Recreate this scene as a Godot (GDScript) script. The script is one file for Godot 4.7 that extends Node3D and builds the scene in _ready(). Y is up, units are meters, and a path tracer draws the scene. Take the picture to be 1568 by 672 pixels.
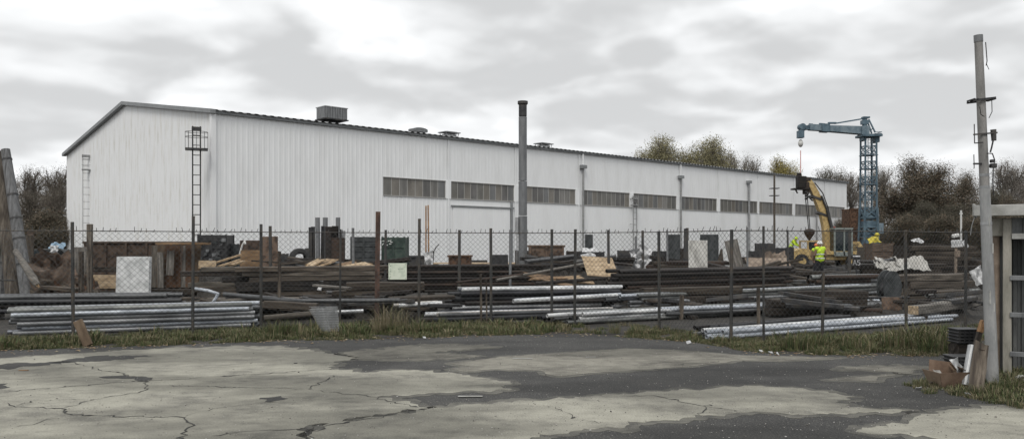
extends Node3D
# An overcast scrap and pipe yard behind a chain-link fence, with a white steel warehouse, a blue crane and a cracked concrete lot in front.

const F := 1246.0      # focal length of the lens, in pixels of a 1568 x 672 picture
const EYE := 1.75      # height of the eye above the lot
const HORIZON := 373.0

var names := {}
var rng := RandomNumberGenerator.new()
var M := {}

# ---------------------------------------------------------------- mesh builder
class MB:
	var v := PackedVector3Array()
	var n := PackedVector3Array()
	var c := PackedColorArray()
	var tint := Color.WHITE
	var tinted := false
	func tri(a: Vector3, b: Vector3, d: Vector3, na: Vector3, nb: Vector3, nd: Vector3) -> void:
		# given counter-clockwise from outside, stored clockwise
		v.append(a); v.append(d); v.append(b)
		n.append(na); n.append(nd); n.append(nb)
		if tinted:
			c.append(tint); c.append(tint); c.append(tint)
	func flat(a: Vector3, b: Vector3, d: Vector3) -> void:
		var nn := (b - a).cross(d - a).normalized()
		tri(a, b, d, nn, nn, nn)
	func quad(a: Vector3, b: Vector3, d: Vector3, e: Vector3) -> void:
		flat(a, b, d)
		flat(a, d, e)
	func out(a: Vector3, b: Vector3, d: Vector3, from: Vector3) -> void:
		if (b - a).cross(d - a).dot((a + b + d) / 3.0 - from) < 0:
			flat(a, d, b)
		else:
			flat(a, b, d)
	func hexa(p: Array) -> void:
		# eight corners, index bit0 x, bit1 y, bit2 z
		var m := Vector3.ZERO
		for q in p:
			m += q / 8.0
		for f in [[0, 1, 3, 2], [4, 5, 7, 6], [0, 1, 5, 4], [2, 3, 7, 6], [0, 2, 6, 4], [1, 3, 7, 5]]:
			out(p[f[0]], p[f[1]], p[f[2]], m)
			out(p[f[0]], p[f[2]], p[f[3]], m)
	func box(at: Vector3, size: Vector3, b := Basis.IDENTITY) -> void:
		var p := []
		for i in 8:
			p.append(at + b * (Vector3((i & 1) - 0.5, ((i >> 1) & 1) - 0.5, ((i >> 2) & 1) - 0.5) * size))
		hexa(p)
	func bevel(at: Vector3, size: Vector3, e: float, b := Basis.IDENTITY) -> void:
		var h := size * 0.5
		e = minf(e, minf(h.x, minf(h.y, h.z)) * 0.8)
		var pt := func(s: Vector3, ax: int) -> Vector3:
			var q := s * (h - Vector3.ONE * e)
			q[ax] = s[ax] * h[ax]
			return at + b * q
		for ax in 3:
			for s in [-1.0, 1.0]:
				var k := []
				for uv in [[-1.0, -1.0], [1.0, -1.0], [1.0, 1.0], [-1.0, 1.0]]:
					var sv := Vector3.ZERO
					sv[ax] = s
					sv[(ax + 1) % 3] = uv[0]
					sv[(ax + 2) % 3] = uv[1]
					k.append(pt.call(sv, ax))
				out(k[0], k[1], k[2], at)
				out(k[0], k[2], k[3], at)
		for ax in 3:
			var o1 := (ax + 1) % 3
			var o2 := (ax + 2) % 3
			for s1 in [-1.0, 1.0]:
				for s2 in [-1.0, 1.0]:
					var sa := Vector3.ZERO
					sa[ax] = -1.0
					sa[o1] = s1
					sa[o2] = s2
					var sb := sa
					sb[ax] = 1.0
					var k := [pt.call(sa, o1), pt.call(sb, o1), pt.call(sb, o2), pt.call(sa, o2)]
					out(k[0], k[1], k[2], at)
					out(k[0], k[2], k[3], at)
		for i in 8:
			var s := Vector3((i & 1) * 2.0 - 1.0, ((i >> 1) & 1) * 2.0 - 1.0, ((i >> 2) & 1) * 2.0 - 1.0)
			out(pt.call(s, 0), pt.call(s, 1), pt.call(s, 2), at)
	func frame(dir: Vector3) -> Basis:
		var up := Vector3.UP if absf(dir.y) < 0.95 else Vector3.RIGHT
		var x := dir.normalized()
		var z := x.cross(up).normalized()
		return Basis(x, z.cross(x), z)
	func bar(a: Vector3, b: Vector3, w: float, h: float) -> void:
		box((a + b) * 0.5, Vector3(a.distance_to(b), h, w), frame(b - a))
	func cyl(a: Vector3, b: Vector3, r0: float, r1: float, sides := 10, caps := true) -> void:
		var f := frame(b - a)
		for i in sides:
			var t0 := TAU * i / sides
			var t1 := TAU * (i + 1) / sides
			var u0 := f.y * cos(t0) + f.z * sin(t0)
			var u1 := f.y * cos(t1) + f.z * sin(t1)
			tri(a + u0 * r0, b + u1 * r1, b + u0 * r1, u0, u1, u0)
			tri(a + u0 * r0, a + u1 * r0, b + u1 * r1, u0, u1, u1)
			if caps:
				flat(b, b + u0 * r1, b + u1 * r1)
				flat(a, a + u1 * r0, a + u0 * r0)
	func tube(a: Vector3, b: Vector3, r: float, inner: float, sides := 12) -> void:
		var f := frame(b - a)
		cyl(a, b, r, r, sides, false)
		for i in sides:
			var t0 := TAU * i / sides
			var t1 := TAU * (i + 1) / sides
			var u0 := f.y * cos(t0) + f.z * sin(t0)
			var u1 := f.y * cos(t1) + f.z * sin(t1)
			tri(a + u0 * inner, b + u0 * inner, b + u1 * inner, -u0, -u0, -u1)
			tri(a + u0 * inner, b + u1 * inner, a + u1 * inner, -u0, -u1, -u1)
			quad(b + u0 * inner, b + u0 * r, b + u1 * r, b + u1 * inner)
			quad(a + u0 * r, a + u0 * inner, a + u1 * inner, a + u1 * r)
	func path(p: Array, r: float, sides := 6) -> void:
		for i in p.size() - 1:
			cyl(p[i], p[i + 1], r, r, sides, i == 0 or i == p.size() - 2)
			if i > 0:
				ball(p[i], r, sides, 3)
	func ball(at: Vector3, r: float, sides := 8, rings := 5, sq := Vector3.ONE) -> void:
		for j in rings:
			var a0 := PI * j / rings
			var a1 := PI * (j + 1) / rings
			for i in sides:
				var t0 := TAU * i / sides
				var t1 := TAU * (i + 1) / sides
				var d := [Vector3(sin(a0) * cos(t0), cos(a0), sin(a0) * sin(t0)), Vector3(sin(a1) * cos(t0), cos(a1), sin(a1) * sin(t0)), Vector3(sin(a1) * cos(t1), cos(a1), sin(a1) * sin(t1)), Vector3(sin(a0) * cos(t1), cos(a0), sin(a0) * sin(t1))]
				tri(at + d[0] * r * sq, at + d[2] * r * sq, at + d[1] * r * sq, d[0], d[2], d[1])
				tri(at + d[0] * r * sq, at + d[3] * r * sq, at + d[2] * r * sq, d[0], d[3], d[2])
	func lathe(at: Vector3, prof: Array, sides := 16) -> void:
		# prof: [radius, height] from bottom to top
		for j in prof.size() - 1:
			var r0: float = prof[j][0]
			var r1: float = prof[j + 1][0]
			var y0: float = prof[j][1]
			var y1: float = prof[j + 1][1]
			var sl := Vector2(y1 - y0, r0 - r1).normalized()
			for i in sides:
				var t0 := TAU * i / sides
				var t1 := TAU * (i + 1) / sides
				var u0 := Vector3(cos(t0), 0, sin(t0))
				var u1 := Vector3(cos(t1), 0, sin(t1))
				var n0 := u0 * sl.x + Vector3.UP * sl.y
				var n1 := u1 * sl.x + Vector3.UP * sl.y
				var a := at + u0 * r0 + Vector3.UP * y0
				var b := at + u1 * r0 + Vector3.UP * y0
				var d := at + u1 * r1 + Vector3.UP * y1
				var e := at + u0 * r1 + Vector3.UP * y1
				tri(a, d, b, n0, n1, n1)
				tri(a, e, d, n0, n0, n1)
	func prism(pts: PackedVector2Array, depth: float, x: Transform3D) -> void:
		# outline in the local xy plane, thickness along local z
		var idx := Geometry2D.triangulate_polygon(pts)
		var cw := Geometry2D.is_polygon_clockwise(pts)
		var h := depth * 0.5
		var nz := x.basis.z.normalized()
		for i in range(0, idx.size(), 3):
			var a := pts[idx[i]]
			var b := pts[idx[i + 1]]
			var d := pts[idx[i + 2]]
			if (b - a).cross(d - a) < 0:
				var t := b
				b = d
				d = t
			tri(x * Vector3(a.x, a.y, h), x * Vector3(b.x, b.y, h), x * Vector3(d.x, d.y, h), nz, nz, nz)
			tri(x * Vector3(a.x, a.y, -h), x * Vector3(d.x, d.y, -h), x * Vector3(b.x, b.y, -h), -nz, -nz, -nz)
		var m := pts.size()
		for i in m:
			var a := pts[i]
			var b := pts[(i + 1) % m]
			if not cw:
				quad(x * Vector3(a.x, a.y, -h), x * Vector3(b.x, b.y, -h), x * Vector3(b.x, b.y, h), x * Vector3(a.x, a.y, h))
			else:
				quad(x * Vector3(b.x, b.y, -h), x * Vector3(a.x, a.y, -h), x * Vector3(a.x, a.y, h), x * Vector3(b.x, b.y, h))
	func grid(p: Array, thick: float) -> void:
		# p[j][i] a warped sheet of points, closed with thickness
		var rows := p.size()
		var cols: int = p[0].size()
		var nn := []
		for j in rows:
			var line := []
			for i in cols:
				var dx: Vector3 = p[j][mini(i + 1, cols - 1)] - p[j][maxi(i - 1, 0)]
				var dy: Vector3 = p[mini(j + 1, rows - 1)][i] - p[maxi(j - 1, 0)][i]
				line.append(dx.cross(dy).normalized())
			nn.append(line)
		for j in rows - 1:
			for i in cols - 1:
				var q := [[j, i], [j, i + 1], [j + 1, i + 1], [j + 1, i]]
				var a := []
				var b := []
				var m := []
				for k in q:
					a.append(p[k[0]][k[1]])
					m.append(nn[k[0]][k[1]])
					b.append(p[k[0]][k[1]] - nn[k[0]][k[1]] * thick)
				tri(a[0], a[1], a[2], m[0], m[1], m[2])
				tri(a[0], a[2], a[3], m[0], m[2], m[3])
				tri(b[0], b[2], b[1], -m[0], -m[2], -m[1])
				tri(b[0], b[3], b[2], -m[0], -m[3], -m[2])
				if j == 0: quad(b[0], b[1], a[1], a[0])
				if j == rows - 2: quad(a[3], a[2], b[2], b[3])
				if i == 0: quad(a[0], a[3], b[3], b[0])
				if i == cols - 2: quad(b[1], b[2], a[2], a[1])
	func mesh(mat: Material) -> ArrayMesh:
		var a := []
		a.resize(Mesh.ARRAY_MAX)
		a[Mesh.ARRAY_VERTEX] = v
		a[Mesh.ARRAY_NORMAL] = n
		if tinted:
			a[Mesh.ARRAY_COLOR] = c
		var m := ArrayMesh.new()
		m.add_surface_from_arrays(Mesh.PRIMITIVE_TRIANGLES, a)
		m.surface_set_material(0, mat)
		return m

# ---------------------------------------------------------------- places
func P(px: float, py: float, d: float) -> Vector3:   # the place at depth d seen at a pixel of the 1568 x 672 picture
	return Vector3((px - 784.0) / F * d, EYE + (HORIZON - py) / F * d, -d)

func G(px: float, d: float, y := 0.0) -> Vector3:    # on the ground at depth d
	return Vector3((px - 784.0) / F * d, y, -d)

func Q(px: float, py: float, y := 0.0) -> Vector3:   # where the sight line meets the level y
	var d := (EYE - y) * F / (py - HORIZON)
	return G(px, d, y)

func screen_x(p: Vector3) -> float:
	return 784.0 + F * p.x / -p.z

func R(a: float, b: float) -> float:
	return rng.randf_range(a, b)

func pick(a: Array):
	return a[rng.randi() % a.size()]

const ONES := ["", "first", "second", "third", "fourth", "fifth", "sixth", "seventh", "eighth", "ninth", "tenth", "eleventh", "twelfth", "thirteenth", "fourteenth", "fifteenth", "sixteenth", "seventeenth", "eighteenth", "nineteenth"]
func nth(k: int) -> String:
	if k < 20:
		return ONES[k]
	var tens := ["", "", "twent", "thirt", "fort", "fift", "sixt", "sevent", "eight", "ninet"]
	return tens[k / 10] + ("ieth" if k % 10 == 0 else "y-" + ONES[k % 10])

# ---------------------------------------------------------------- naming
func numbered(called: String) -> String:
	var k: int = names.get(called, 0)
	names[called] = k + 1
	return called if k == 0 else "%s_%03d" % [called, k]

func tag(o: Node, label: String, category: String, group := "") -> Node:
	o.set_meta("label", label)
	o.set_meta("category", category)
	if group: o.set_meta("group", group)
	return o

func thing(called: String, label: String, category: String, at := Vector3.ZERO, turn := 0.0, group := "") -> Node3D:
	var o := Node3D.new()
	o.name = numbered(called)
	add_child(o)
	o.position = at
	o.rotation.y = turn
	tag(o, label, category, group)
	return o

func part(called: String, m, mat: Material, parent: Node) -> MeshInstance3D:
	var o := MeshInstance3D.new()
	o.mesh = m.mesh(mat) if m is MB else m
	if not m is MB and mat: o.material_override = mat
	var k := 0
	var nm := called
	while parent.has_node(NodePath(nm)):
		k += 1
		nm = "%s_%03d" % [called, k]
	o.name = nm
	parent.add_child(o, true)
	return o

func single(called: String, m, mat: Material, label: String, category: String, x := Transform3D.IDENTITY, group := "") -> MeshInstance3D:
	var o := MeshInstance3D.new()
	o.mesh = m.mesh(mat) if m is MB else m
	if not m is MB and mat: o.material_override = mat
	o.name = numbered(called)
	add_child(o, true)
	o.transform = x
	tag(o, label, category, group)
	return o

func struct(called: String, m, mat: Material) -> MeshInstance3D:
	var o := MeshInstance3D.new()
	o.mesh = m.mesh(mat) if m is MB else m
	if not m is MB and mat: o.material_override = mat
	o.name = numbered(called)
	add_child(o, true)
	o.set_meta("kind", "structure")
	return o

func copy_of(o: Node3D, label: String, x: Transform3D) -> Node3D:
	var base := str(o.name)
	if base.length() > 4 and base.substr(base.length() - 4, 1) == "_" and base.right(3).is_valid_int():
		base = base.left(base.length() - 4)
	var r: Node3D = o.duplicate()
	r.name = numbered(base)
	add_child(r)
	r.transform = x
	r.set_meta("label", label)
	return r

var heap := []
func heap_add(called: String, m, mat: Material, category: String, x: Transform3D, word: String) -> MeshInstance3D:
	var o := single(called, m, mat, "", category, x)
	heap.append([o, word])
	return o

func heap_end(where: String, group: String) -> void:   # names each piece of a heap by its order from the left among its kind
	heap.sort_custom(func(a, b): return screen_x(a[0].position) < screen_x(b[0].position))
	var seen := {}
	for h in heap:
		seen[h[1]] = seen.get(h[1], 0) + 1
		h[0].set_meta("label", "%s, %s from the left %s" % [h[1], nth(seen[h[1]]), where])
		h[0].set_meta("group", group)
	heap.clear()

# ---------------------------------------------------------------- materials
func noise_bytes(size: int, freq: float, sd: int, kind := FastNoiseLite.TYPE_SIMPLEX_SMOOTH, oct := 4) -> PackedByteArray:
	var f := FastNoiseLite.new()
	f.noise_type = kind
	f.seed = sd
	f.frequency = freq
	f.fractal_octaves = oct
	var im := f.get_seamless_image(size, size)
	im.convert(Image.FORMAT_L8)
	return im.get_data()

# cols: linear colours from low to high noise; scale: repeats per metre along each axis
func surf(cols: Array, scale: Vector3, sd: int, rough := 0.85, metal := 0.0, bump := 1.0, opt := {}) -> StandardMaterial3D:
	var size: int = opt.get("size", 256)
	var coarse := noise_bytes(size, opt.get("freq", 0.012), sd)
	var fine := noise_bytes(size, opt.get("fine", 0.12), sd + 50)
	var grain: float = opt.get("grain", 0.3)
	var data := PackedByteArray()
	data.resize(size * size * 3)
	var ramp := Gradient.new()
	var offs := PackedFloat32Array()
	var cc := PackedColorArray()
	for i in cols.size():
		offs.append(float(i) / maxf(cols.size() - 1, 1))
		cc.append(cols[i])
	ramp.offsets = offs
	ramp.colors = cc
	var lut := []
	for i in 256:
		lut.append(ramp.sample(clampf((i / 255.0 - 0.5) * float(opt.get("contrast", 1.4)) + 0.5, 0, 1)))
	var hb := PackedByteArray()
	hb.resize(size * size)
	for i in size * size:
		var k: Color = lut[coarse[i]]
		var g := 1.0 + (fine[i] / 255.0 - 0.5) * 2.0 * grain
		var s := Color(k.r * g, k.g * g, k.b * g).linear_to_srgb()
		data[i * 3] = clampi(int(s.r * 255), 0, 255)
		data[i * 3 + 1] = clampi(int(s.g * 255), 0, 255)
		data[i * 3 + 2] = clampi(int(s.b * 255), 0, 255)
		hb[i] = (coarse[i] + fine[i]) / 2
	var m := StandardMaterial3D.new()
	m.albedo_texture = ImageTexture.create_from_image(Image.create_from_data(size, size, false, Image.FORMAT_RGB8, data))
	m.roughness = rough
	m.metallic = metal
	m.uv1_triplanar = true
	m.uv1_scale = scale
	if opt.get("world", false): m.uv1_world_triplanar = true
	if bump > 0:
		var hi := Image.create_from_data(size, size, false, Image.FORMAT_L8, hb)
		hi.convert(Image.FORMAT_RGBA8)
		hi.bump_map_to_normal_map(bump)
		m.normal_enabled = true
		m.normal_texture = ImageTexture.create_from_image(hi)
		m.normal_scale = 0.6
	return m

# worn paving: stains, grain, exposed stones and hairline crazing, with broad stains laid over so that the tile does not show
func paving(cols: Array, sd: int, rep: float, grain: float, stone: Color, stones: float, craze: float) -> StandardMaterial3D:
	var size := 1024
	var a := noise_bytes(size, .0045, sd, FastNoiseLite.TYPE_SIMPLEX_SMOOTH, 5)
	var b := noise_bytes(size, .022, sd + 1, FastNoiseLite.TYPE_SIMPLEX_SMOOTH, 4)
	var c := noise_bytes(size, .3, sd + 2, FastNoiseLite.TYPE_SIMPLEX_SMOOTH, 2)
	var d := noise_bytes(size, .19, sd + 3, FastNoiseLite.TYPE_SIMPLEX, 1)
	var e := noise_bytes(size, .009, sd + 4, FastNoiseLite.TYPE_SIMPLEX_SMOOTH, 5)
	var ramp := Gradient.new()
	var offs := PackedFloat32Array()
	var cc := PackedColorArray()
	for i in cols.size():
		offs.append(float(i) / (cols.size() - 1))
		cc.append(cols[i])
	ramp.offsets = offs
	ramp.colors = cc
	var lut := []
	for i in 256:
		lut.append(ramp.sample(clampf((i / 255.0 - .5) * 1.7 + .5, 0, 1)))
	var cut := int(255 * (1.0 - stones * 2.2))
	var data := PackedByteArray()
	data.resize(size * size * 3)
	var hb := PackedByteArray()
	hb.resize(size * size)
	for i in size * size:
		var k: Color = lut[(a[i] * 3 + b[i] * 2) / 5]
		var g := 1.0 + (c[i] / 255.0 - .5) * 2.0 * grain
		if d[i] > cut: k = k.lerp(stone, .8)
		if craze > 0 and absi(e[i] - 128) < 2: g *= 1.0 - craze * .55
		var q := Color(k.r * g, k.g * g, k.b * g).linear_to_srgb()
		data[i * 3] = clampi(int(q.r * 255), 0, 255)
		data[i * 3 + 1] = clampi(int(q.g * 255), 0, 255)
		data[i * 3 + 2] = clampi(int(q.b * 255), 0, 255)
		hb[i] = (b[i] + c[i] * 2 + d[i]) / 4
	var m := StandardMaterial3D.new()
	m.albedo_texture = ImageTexture.create_from_image(Image.create_from_data(size, size, false, Image.FORMAT_RGB8, data))
	m.roughness = .92
	m.uv1_triplanar = true
	m.uv1_world_triplanar = true
	m.uv1_scale = Vector3(rep, rep, rep * 1.35)
	var hi := Image.create_from_data(size, size, false, Image.FORMAT_L8, hb)
	hi.convert(Image.FORMAT_RGBA8)
	hi.bump_map_to_normal_map(2.5)
	m.normal_enabled = true
	m.normal_texture = ImageTexture.create_from_image(hi)
	m.normal_scale = .7
	if not M.has("broad_stain"):
		var f := noise_bytes(256, .011, 91, FastNoiseLite.TYPE_SIMPLEX_SMOOTH, 5)
		var dd := PackedByteArray()
		dd.resize(256 * 256 * 4)
		for i in 256 * 256:
			var v := clampi(int(196 + (f[i] - 80) * .75), 196, 255)
			dd[i * 4] = v
			dd[i * 4 + 1] = v
			dd[i * 4 + 2] = clampi(v - 3, 0, 255)
			dd[i * 4 + 3] = 255
		M.broad_stain = ImageTexture.create_from_image(Image.create_from_data(256, 256, false, Image.FORMAT_RGBA8, dd))
	m.detail_enabled = true
	m.detail_albedo = M.broad_stain
	m.detail_blend_mode = BaseMaterial3D.BLEND_MODE_MUL
	m.detail_uv_layer = BaseMaterial3D.DETAIL_UV_2
	m.uv2_triplanar = true
	m.uv2_world_triplanar = true
	m.uv2_scale = Vector3(.075, .075, .17)
	return m

func shifted(m: StandardMaterial3D, off: Vector3, mul := Color.WHITE) -> StandardMaterial3D:
	var k: StandardMaterial3D = m.duplicate()
	k.uv1_offset = off
	k.albedo_color = mul
	return k

func plain(col: Color, rough := 0.6, metal := 0.0) -> StandardMaterial3D:
	var m := StandardMaterial3D.new()
	m.albedo_color = col.linear_to_srgb()
	m.roughness = rough
	m.metallic = metal
	return m

func L(r: float, g: float, b: float) -> Color:
	return Color(r, g, b)

func materials() -> void:
	M.white_wall = surf([L(.66, .65, .61), L(.785, .79, .788), L(.8, .808, .81), L(.81, .818, .822)], Vector3(.22, .035, .22), 11, .55, 0, .35, {"grain": .05, "freq": .02, "size": 512})
	M.white_side = surf([L(.735, .742, .742), L(.795, .805, .81), L(.81, .82, .826)], Vector3(.2, .03, .2), 12, .5, 0, .3, {"grain": .04, "freq": .02})
	M.roof = surf([L(.22, .225, .23), L(.3, .305, .31), L(.36, .36, .36)], Vector3(.4, .4, .4), 13, .6, .2, .5)
	M.trim = surf([L(.19, .2, .205), L(.27, .28, .285)], Vector3(.5, .5, .5), 14, .55, .1, .3, {"grain": .12})
	M.mullion = plain(L(.36, .355, .34), .6)
	var pane := surf([L(.12, .117, .108), L(.17, .165, .154), L(.22, .213, .2)], Vector3(.5, .12, .5), 15, .3, 0, .2, {"world": true, "grain": .12})
	M.panes = [pane, shifted(pane, Vector3(.3, .1, .7), Color(.94, .94, .93)), shifted(pane, Vector3(.6, .4, .2), Color(1.0, .98, .95)), shifted(pane, Vector3(.1, .8, .5), Color(.86, .86, .87)), shifted(pane, Vector3(.45, .2, .9), Color(.95, .97, 1.0))]
	M.steel_dark = surf([L(.028, .028, .03), L(.05, .05, .052), L(.075, .068, .06)], Vector3(.8, .8, .8), 16, .55, .35, .6)
	M.post = surf([L(.035, .036, .036), L(.06, .06, .058), L(.1, .08, .06)], Vector3(2, .7, 2), 17, .6, .3, .5)
	M.wire = plain(L(.06, .062, .062), .6, .2)
	M.galv = surf([L(.22, .225, .23), L(.31, .316, .32), L(.43, .436, .44)], Vector3(1.2, .4, 1.2), 18, .5, .4, .5, {"grain": .2})
	var pipe := surf([L(.085, .089, .094), L(.16, .165, .172), L(.3, .305, .31)], Vector3(.35, 2.5, 2.5), 19, .45, .35, .8, {"grain": .3})
	M.pipe_grey = [pipe, shifted(pipe, Vector3(.37, .2, .6), Color(.85, .86, .9)), shifted(pipe, Vector3(.7, .5, .1), Color(1, 1, .97)), shifted(pipe, Vector3(.15, .8, .3), Color(.72, .72, .72))]
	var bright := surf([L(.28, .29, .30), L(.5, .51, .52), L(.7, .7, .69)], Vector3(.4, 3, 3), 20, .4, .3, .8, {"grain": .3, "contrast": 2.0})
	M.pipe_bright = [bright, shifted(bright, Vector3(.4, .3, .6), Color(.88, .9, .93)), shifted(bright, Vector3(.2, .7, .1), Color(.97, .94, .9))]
	var dark := surf([L(.011, .012, .014), L(.022, .023, .026), L(.05, .05, .053)], Vector3(.4, 2.5, 2.5), 21, .5, .3, .8, {"grain": .3})
	M.pipe_dark = [dark, shifted(dark, Vector3(.3, .2, .5), Color(.8, .8, .85)), shifted(dark, Vector3(.6, .1, .9), Color(.95, .85, .78))]
	var rust := surf([L(.016, .012, .010), L(.034, .025, .02), L(.062, .043, .032)], Vector3(.5, 2.5, 2.5), 22, .8, .1, .9, {"grain": .35})
	M.pipe_rust = [rust, shifted(rust, Vector3(.3, .6, .2), Color(.8, .82, .85)), shifted(rust, Vector3(.7, .1, .4), Color(1, .93, .88)), shifted(rust, Vector3(.5, .9, .7), Color(.65, .68, .7))]
	var rsheet := surf([L(.035, .024, .018), L(.085, .055, .038), L(.15, .1, .07), L(.13, .095, .075)], Vector3(1.1, 1.1, 1.1), 23, .85, .05, 1.2, {"grain": .35})
	M.rust_sheet = [rsheet, shifted(rsheet, Vector3(.3, .5, .2), Color(.75, .75, .75)), shifted(rsheet, Vector3(.8, .1, .6), Color(.9, .82, .75))]
	var wood := surf([L(.024, .019, .015), L(.058, .047, .037), L(.105, .088, .07), L(.17, .148, .122)], Vector3(.3, 3.5, 3.5), 24, .9, 0, 1.2, {"grain": .3})
	M.timber = [wood, shifted(wood, Vector3(.2, .5, .3), Color(.72, .7, .68)), shifted(wood, Vector3(.5, .2, .8), Color(.9, .88, .86)), shifted(wood, Vector3(.8, .7, .1), Color(.58, .56, .55))]
	var grey := surf([L(.075, .068, .06), L(.135, .124, .11), L(.21, .196, .178)], Vector3(.35, 4, 4), 25, .9, 0, 1.2, {"grain": .3})
	M.grey_wood = [grey, shifted(grey, Vector3(.4, .1, .6), Color(.82, .8, .77)), shifted(grey, Vector3(.7, .6, .2), Color(.7, .66, .62))]
	var tan := surf([L(.25, .18, .11), L(.36, .27, .17), L(.46, .36, .245)], Vector3(.6, 2.2, 2.2), 26, .8, 0, .8, {"grain": .22})
	M.tan_wood = [tan, shifted(tan, Vector3(.4, .2, .7), Color(.85, .82, .78)), shifted(tan, Vector3(.1, .8, .3), Color(.72, .66, .6))]
	M.timber_up = [upright_grain(M.timber[0]), upright_grain(M.timber[1]), upright_grain(M.timber[3])]
	M.grey_up = [upright_grain(M.grey_wood[0]), upright_grain(M.grey_wood[1]), upright_grain(M.grey_wood[2])]
	M.brown_board = surf([L(.06, .042, .032), L(.1, .072, .054), L(.15, .112, .085)], Vector3(.4, 2.5, 2.5), 27, .9, 0, 1, {"grain": .25})
	M.white_slab = surf([L(.42, .43, .43), L(.58, .59, .59), L(.68, .69, .69)], Vector3(.9, .9, .9), 28, .8, 0, .8, {"grain": .15})
	M.marble = surf([L(.3, .29, .27), L(.5, .49, .46), L(.6, .59, .56)], Vector3(1.5, .5, 1.5), 29, .7, 0, .5, {"grain": .15})
	M.sign = surf([L(.5, .56, .46), L(.6, .65, .54), L(.63, .67, .57)], Vector3(2, 2, 2), 30, .6, 0, .3, {"grain": .06})
	M.ink = plain(L(.08, .085, .08), .8)
	M.chalk = plain(L(.62, .64, .62), .8)
	M.black = surf([L(.012, .012, .013), L(.022, .022, .024), L(.04, .039, .038)], Vector3(1.5, 1.5, 1.5), 31, .5, 0, .6)
	M.green_box = surf([L(.012, .025, .02), L(.022, .045, .035), L(.05, .075, .06)], Vector3(1, 1, 1), 32, .55, 0, .6)
	M.black_box = surf([L(.018, .021, .022), L(.035, .04, .042), L(.06, .065, .068)], Vector3(1.2, 1.2, 1.2), 33, .6, .1, .6)
	M.orange = surf([L(.17, .09, .04), L(.27, .145, .062), L(.34, .2, .095)], Vector3(2, 1, 2), 34, .7, 0, .5)
	M.yellow = surf([L(.27, .185, .075), L(.41, .29, .12), L(.5, .37, .17)], Vector3(.9, .9, .9), 35, .5, 0, .5, {"grain": .15})
	M.blue = surf([L(.045, .078, .105), L(.078, .125, .16), L(.11, .165, .2)], Vector3(.5, .5, .5), 36, .55, .1, .5, {"grain": .2})
	M.blue_grey = surf([L(.1, .145, .175), L(.15, .2, .235), L(.2, .25, .28)], Vector3(.5, .5, .5), 37, .55, .1, .4, {"grain": .15})
	M.glass = plain(L(.02, .027, .03), .08)
	M.rubber = plain(L(.018, .018, .018), .85)
	M.pale = plain(L(.55, .55, .53), .6)
	M.pink = plain(L(.6, .3, .28), .7)
	M.pole_grey = surf([L(.2, .205, .205), L(.27, .275, .275), L(.34, .34, .335)], Vector3(1.5, .35, 1.5), 38, .6, .15, .5, {"grain": .15})
	M.pole_up = surf([L(.16, .155, .15), L(.22, .215, .205), L(.27, .26, .25)], Vector3(2, .6, 2), 39, .85, 0, .6, {"grain": .2})
	M.stack = surf([L(.11, .115, .12), L(.16, .165, .17), L(.2, .205, .21)], Vector3(1.2, .3, 1.2), 40, .6, .2, .5, {"grain": .15})
	M.fascia = surf([L(.27, .268, .25), L(.36, .358, .34), L(.43, .428, .405)], Vector3(.8, 1.5, .8), 41, .8, 0, .6, {"grain": .12})
	M.shed_wall = surf([L(.075, .078, .078), L(.115, .12, .12), L(.15, .155, .15)], Vector3(1.5, .35, 1.5), 42, .7, 0, .5, {"grain": .15})
	M.cream = surf([L(.2, .19, .16), L(.28, .268, .23), L(.33, .31, .27)], Vector3(2, .4, 2), 43, .8, 0, .5, {"grain": .15})
	M.cardboard = surf([L(.11, .07, .048), L(.17, .115, .08), L(.21, .15, .11)], Vector3(1.4, 1.4, 1.4), 44, .9, 0, .5, {"grain": .12})
	M.card_in = surf([L(.2, .145, .1), L(.28, .21, .15)], Vector3(1.4, 1.4, 1.4), 45, .9, 0, .4, {"grain": .1})
	M.tarp = surf([L(.25, .24, .225), L(.37, .36, .335), L(.46, .45, .42)], Vector3(1, 1, 1), 46, .75, 0, .8, {"grain": .12})
	M.brown_tarp = surf([L(.13, .1, .075), L(.2, .155, .12), L(.26, .21, .165)], Vector3(1, 1, 1), 47, .85, 0, .8, {"grain": .15})
	M.film = surf([L(.38, .385, .39), L(.52, .525, .53), L(.62, .62, .62)], Vector3(2, 2, 2), 48, .35, 0, .8, {"grain": .1})
	M.blue_cloth = surf([L(.18, .27, .36), L(.3, .42, .52)], Vector3(2, 2, 2), 49, .7, 0, .6)
	M.asphalt = paving([L(.026, .0255, .025), L(.036, .0355, .035), L(.052, .05, .048)], 50, .16, .5, L(.17, .165, .155), .06, .0)
	M.concrete = paving([L(.16, .154, .134), L(.24, .231, .199), L(.288, .278, .238), L(.33, .319, .274)], 51, .14, .32, L(.36, .35, .31), .035, .5)
	M.concrete_brown = paving([L(.09, .084, .072), L(.145, .137, .118), L(.2, .19, .163), L(.24, .229, .197)], 52, .15, .34, L(.3, .29, .26), .035, .4)
	M.crack = surf([L(.02, .02, .019), L(.04, .04, .037)], Vector3(3, 3, 3), 53, .95, 0, .5, {"world": true})
	M.dirt = surf([L(.014, .012, .01), L(.024, .021, .017), L(.042, .037, .031)], Vector3(.25, .25, .25), 54, .95, 0, 2.0, {"size": 512, "world": true, "grain": .4})
	M.bark = surf([L(.045, .038, .032), L(.075, .064, .053), L(.11, .095, .08)], Vector3(1, .3, 1), 55, .95, 0, 1)
	M.leaf = leaf_mat(.25)
	M.twig = plain(L(.11, .092, .076), .95)
	M.pale_twig = plain(L(.2, .18, .16), .95)
	M.stone = leaf_mat(0)
	M.skin = plain(L(.4, .24, .17), .6)
	M.hi_vis = plain(L(.5, .72, .03), .7)
	M.hi_vis.emission_enabled = false
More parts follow.
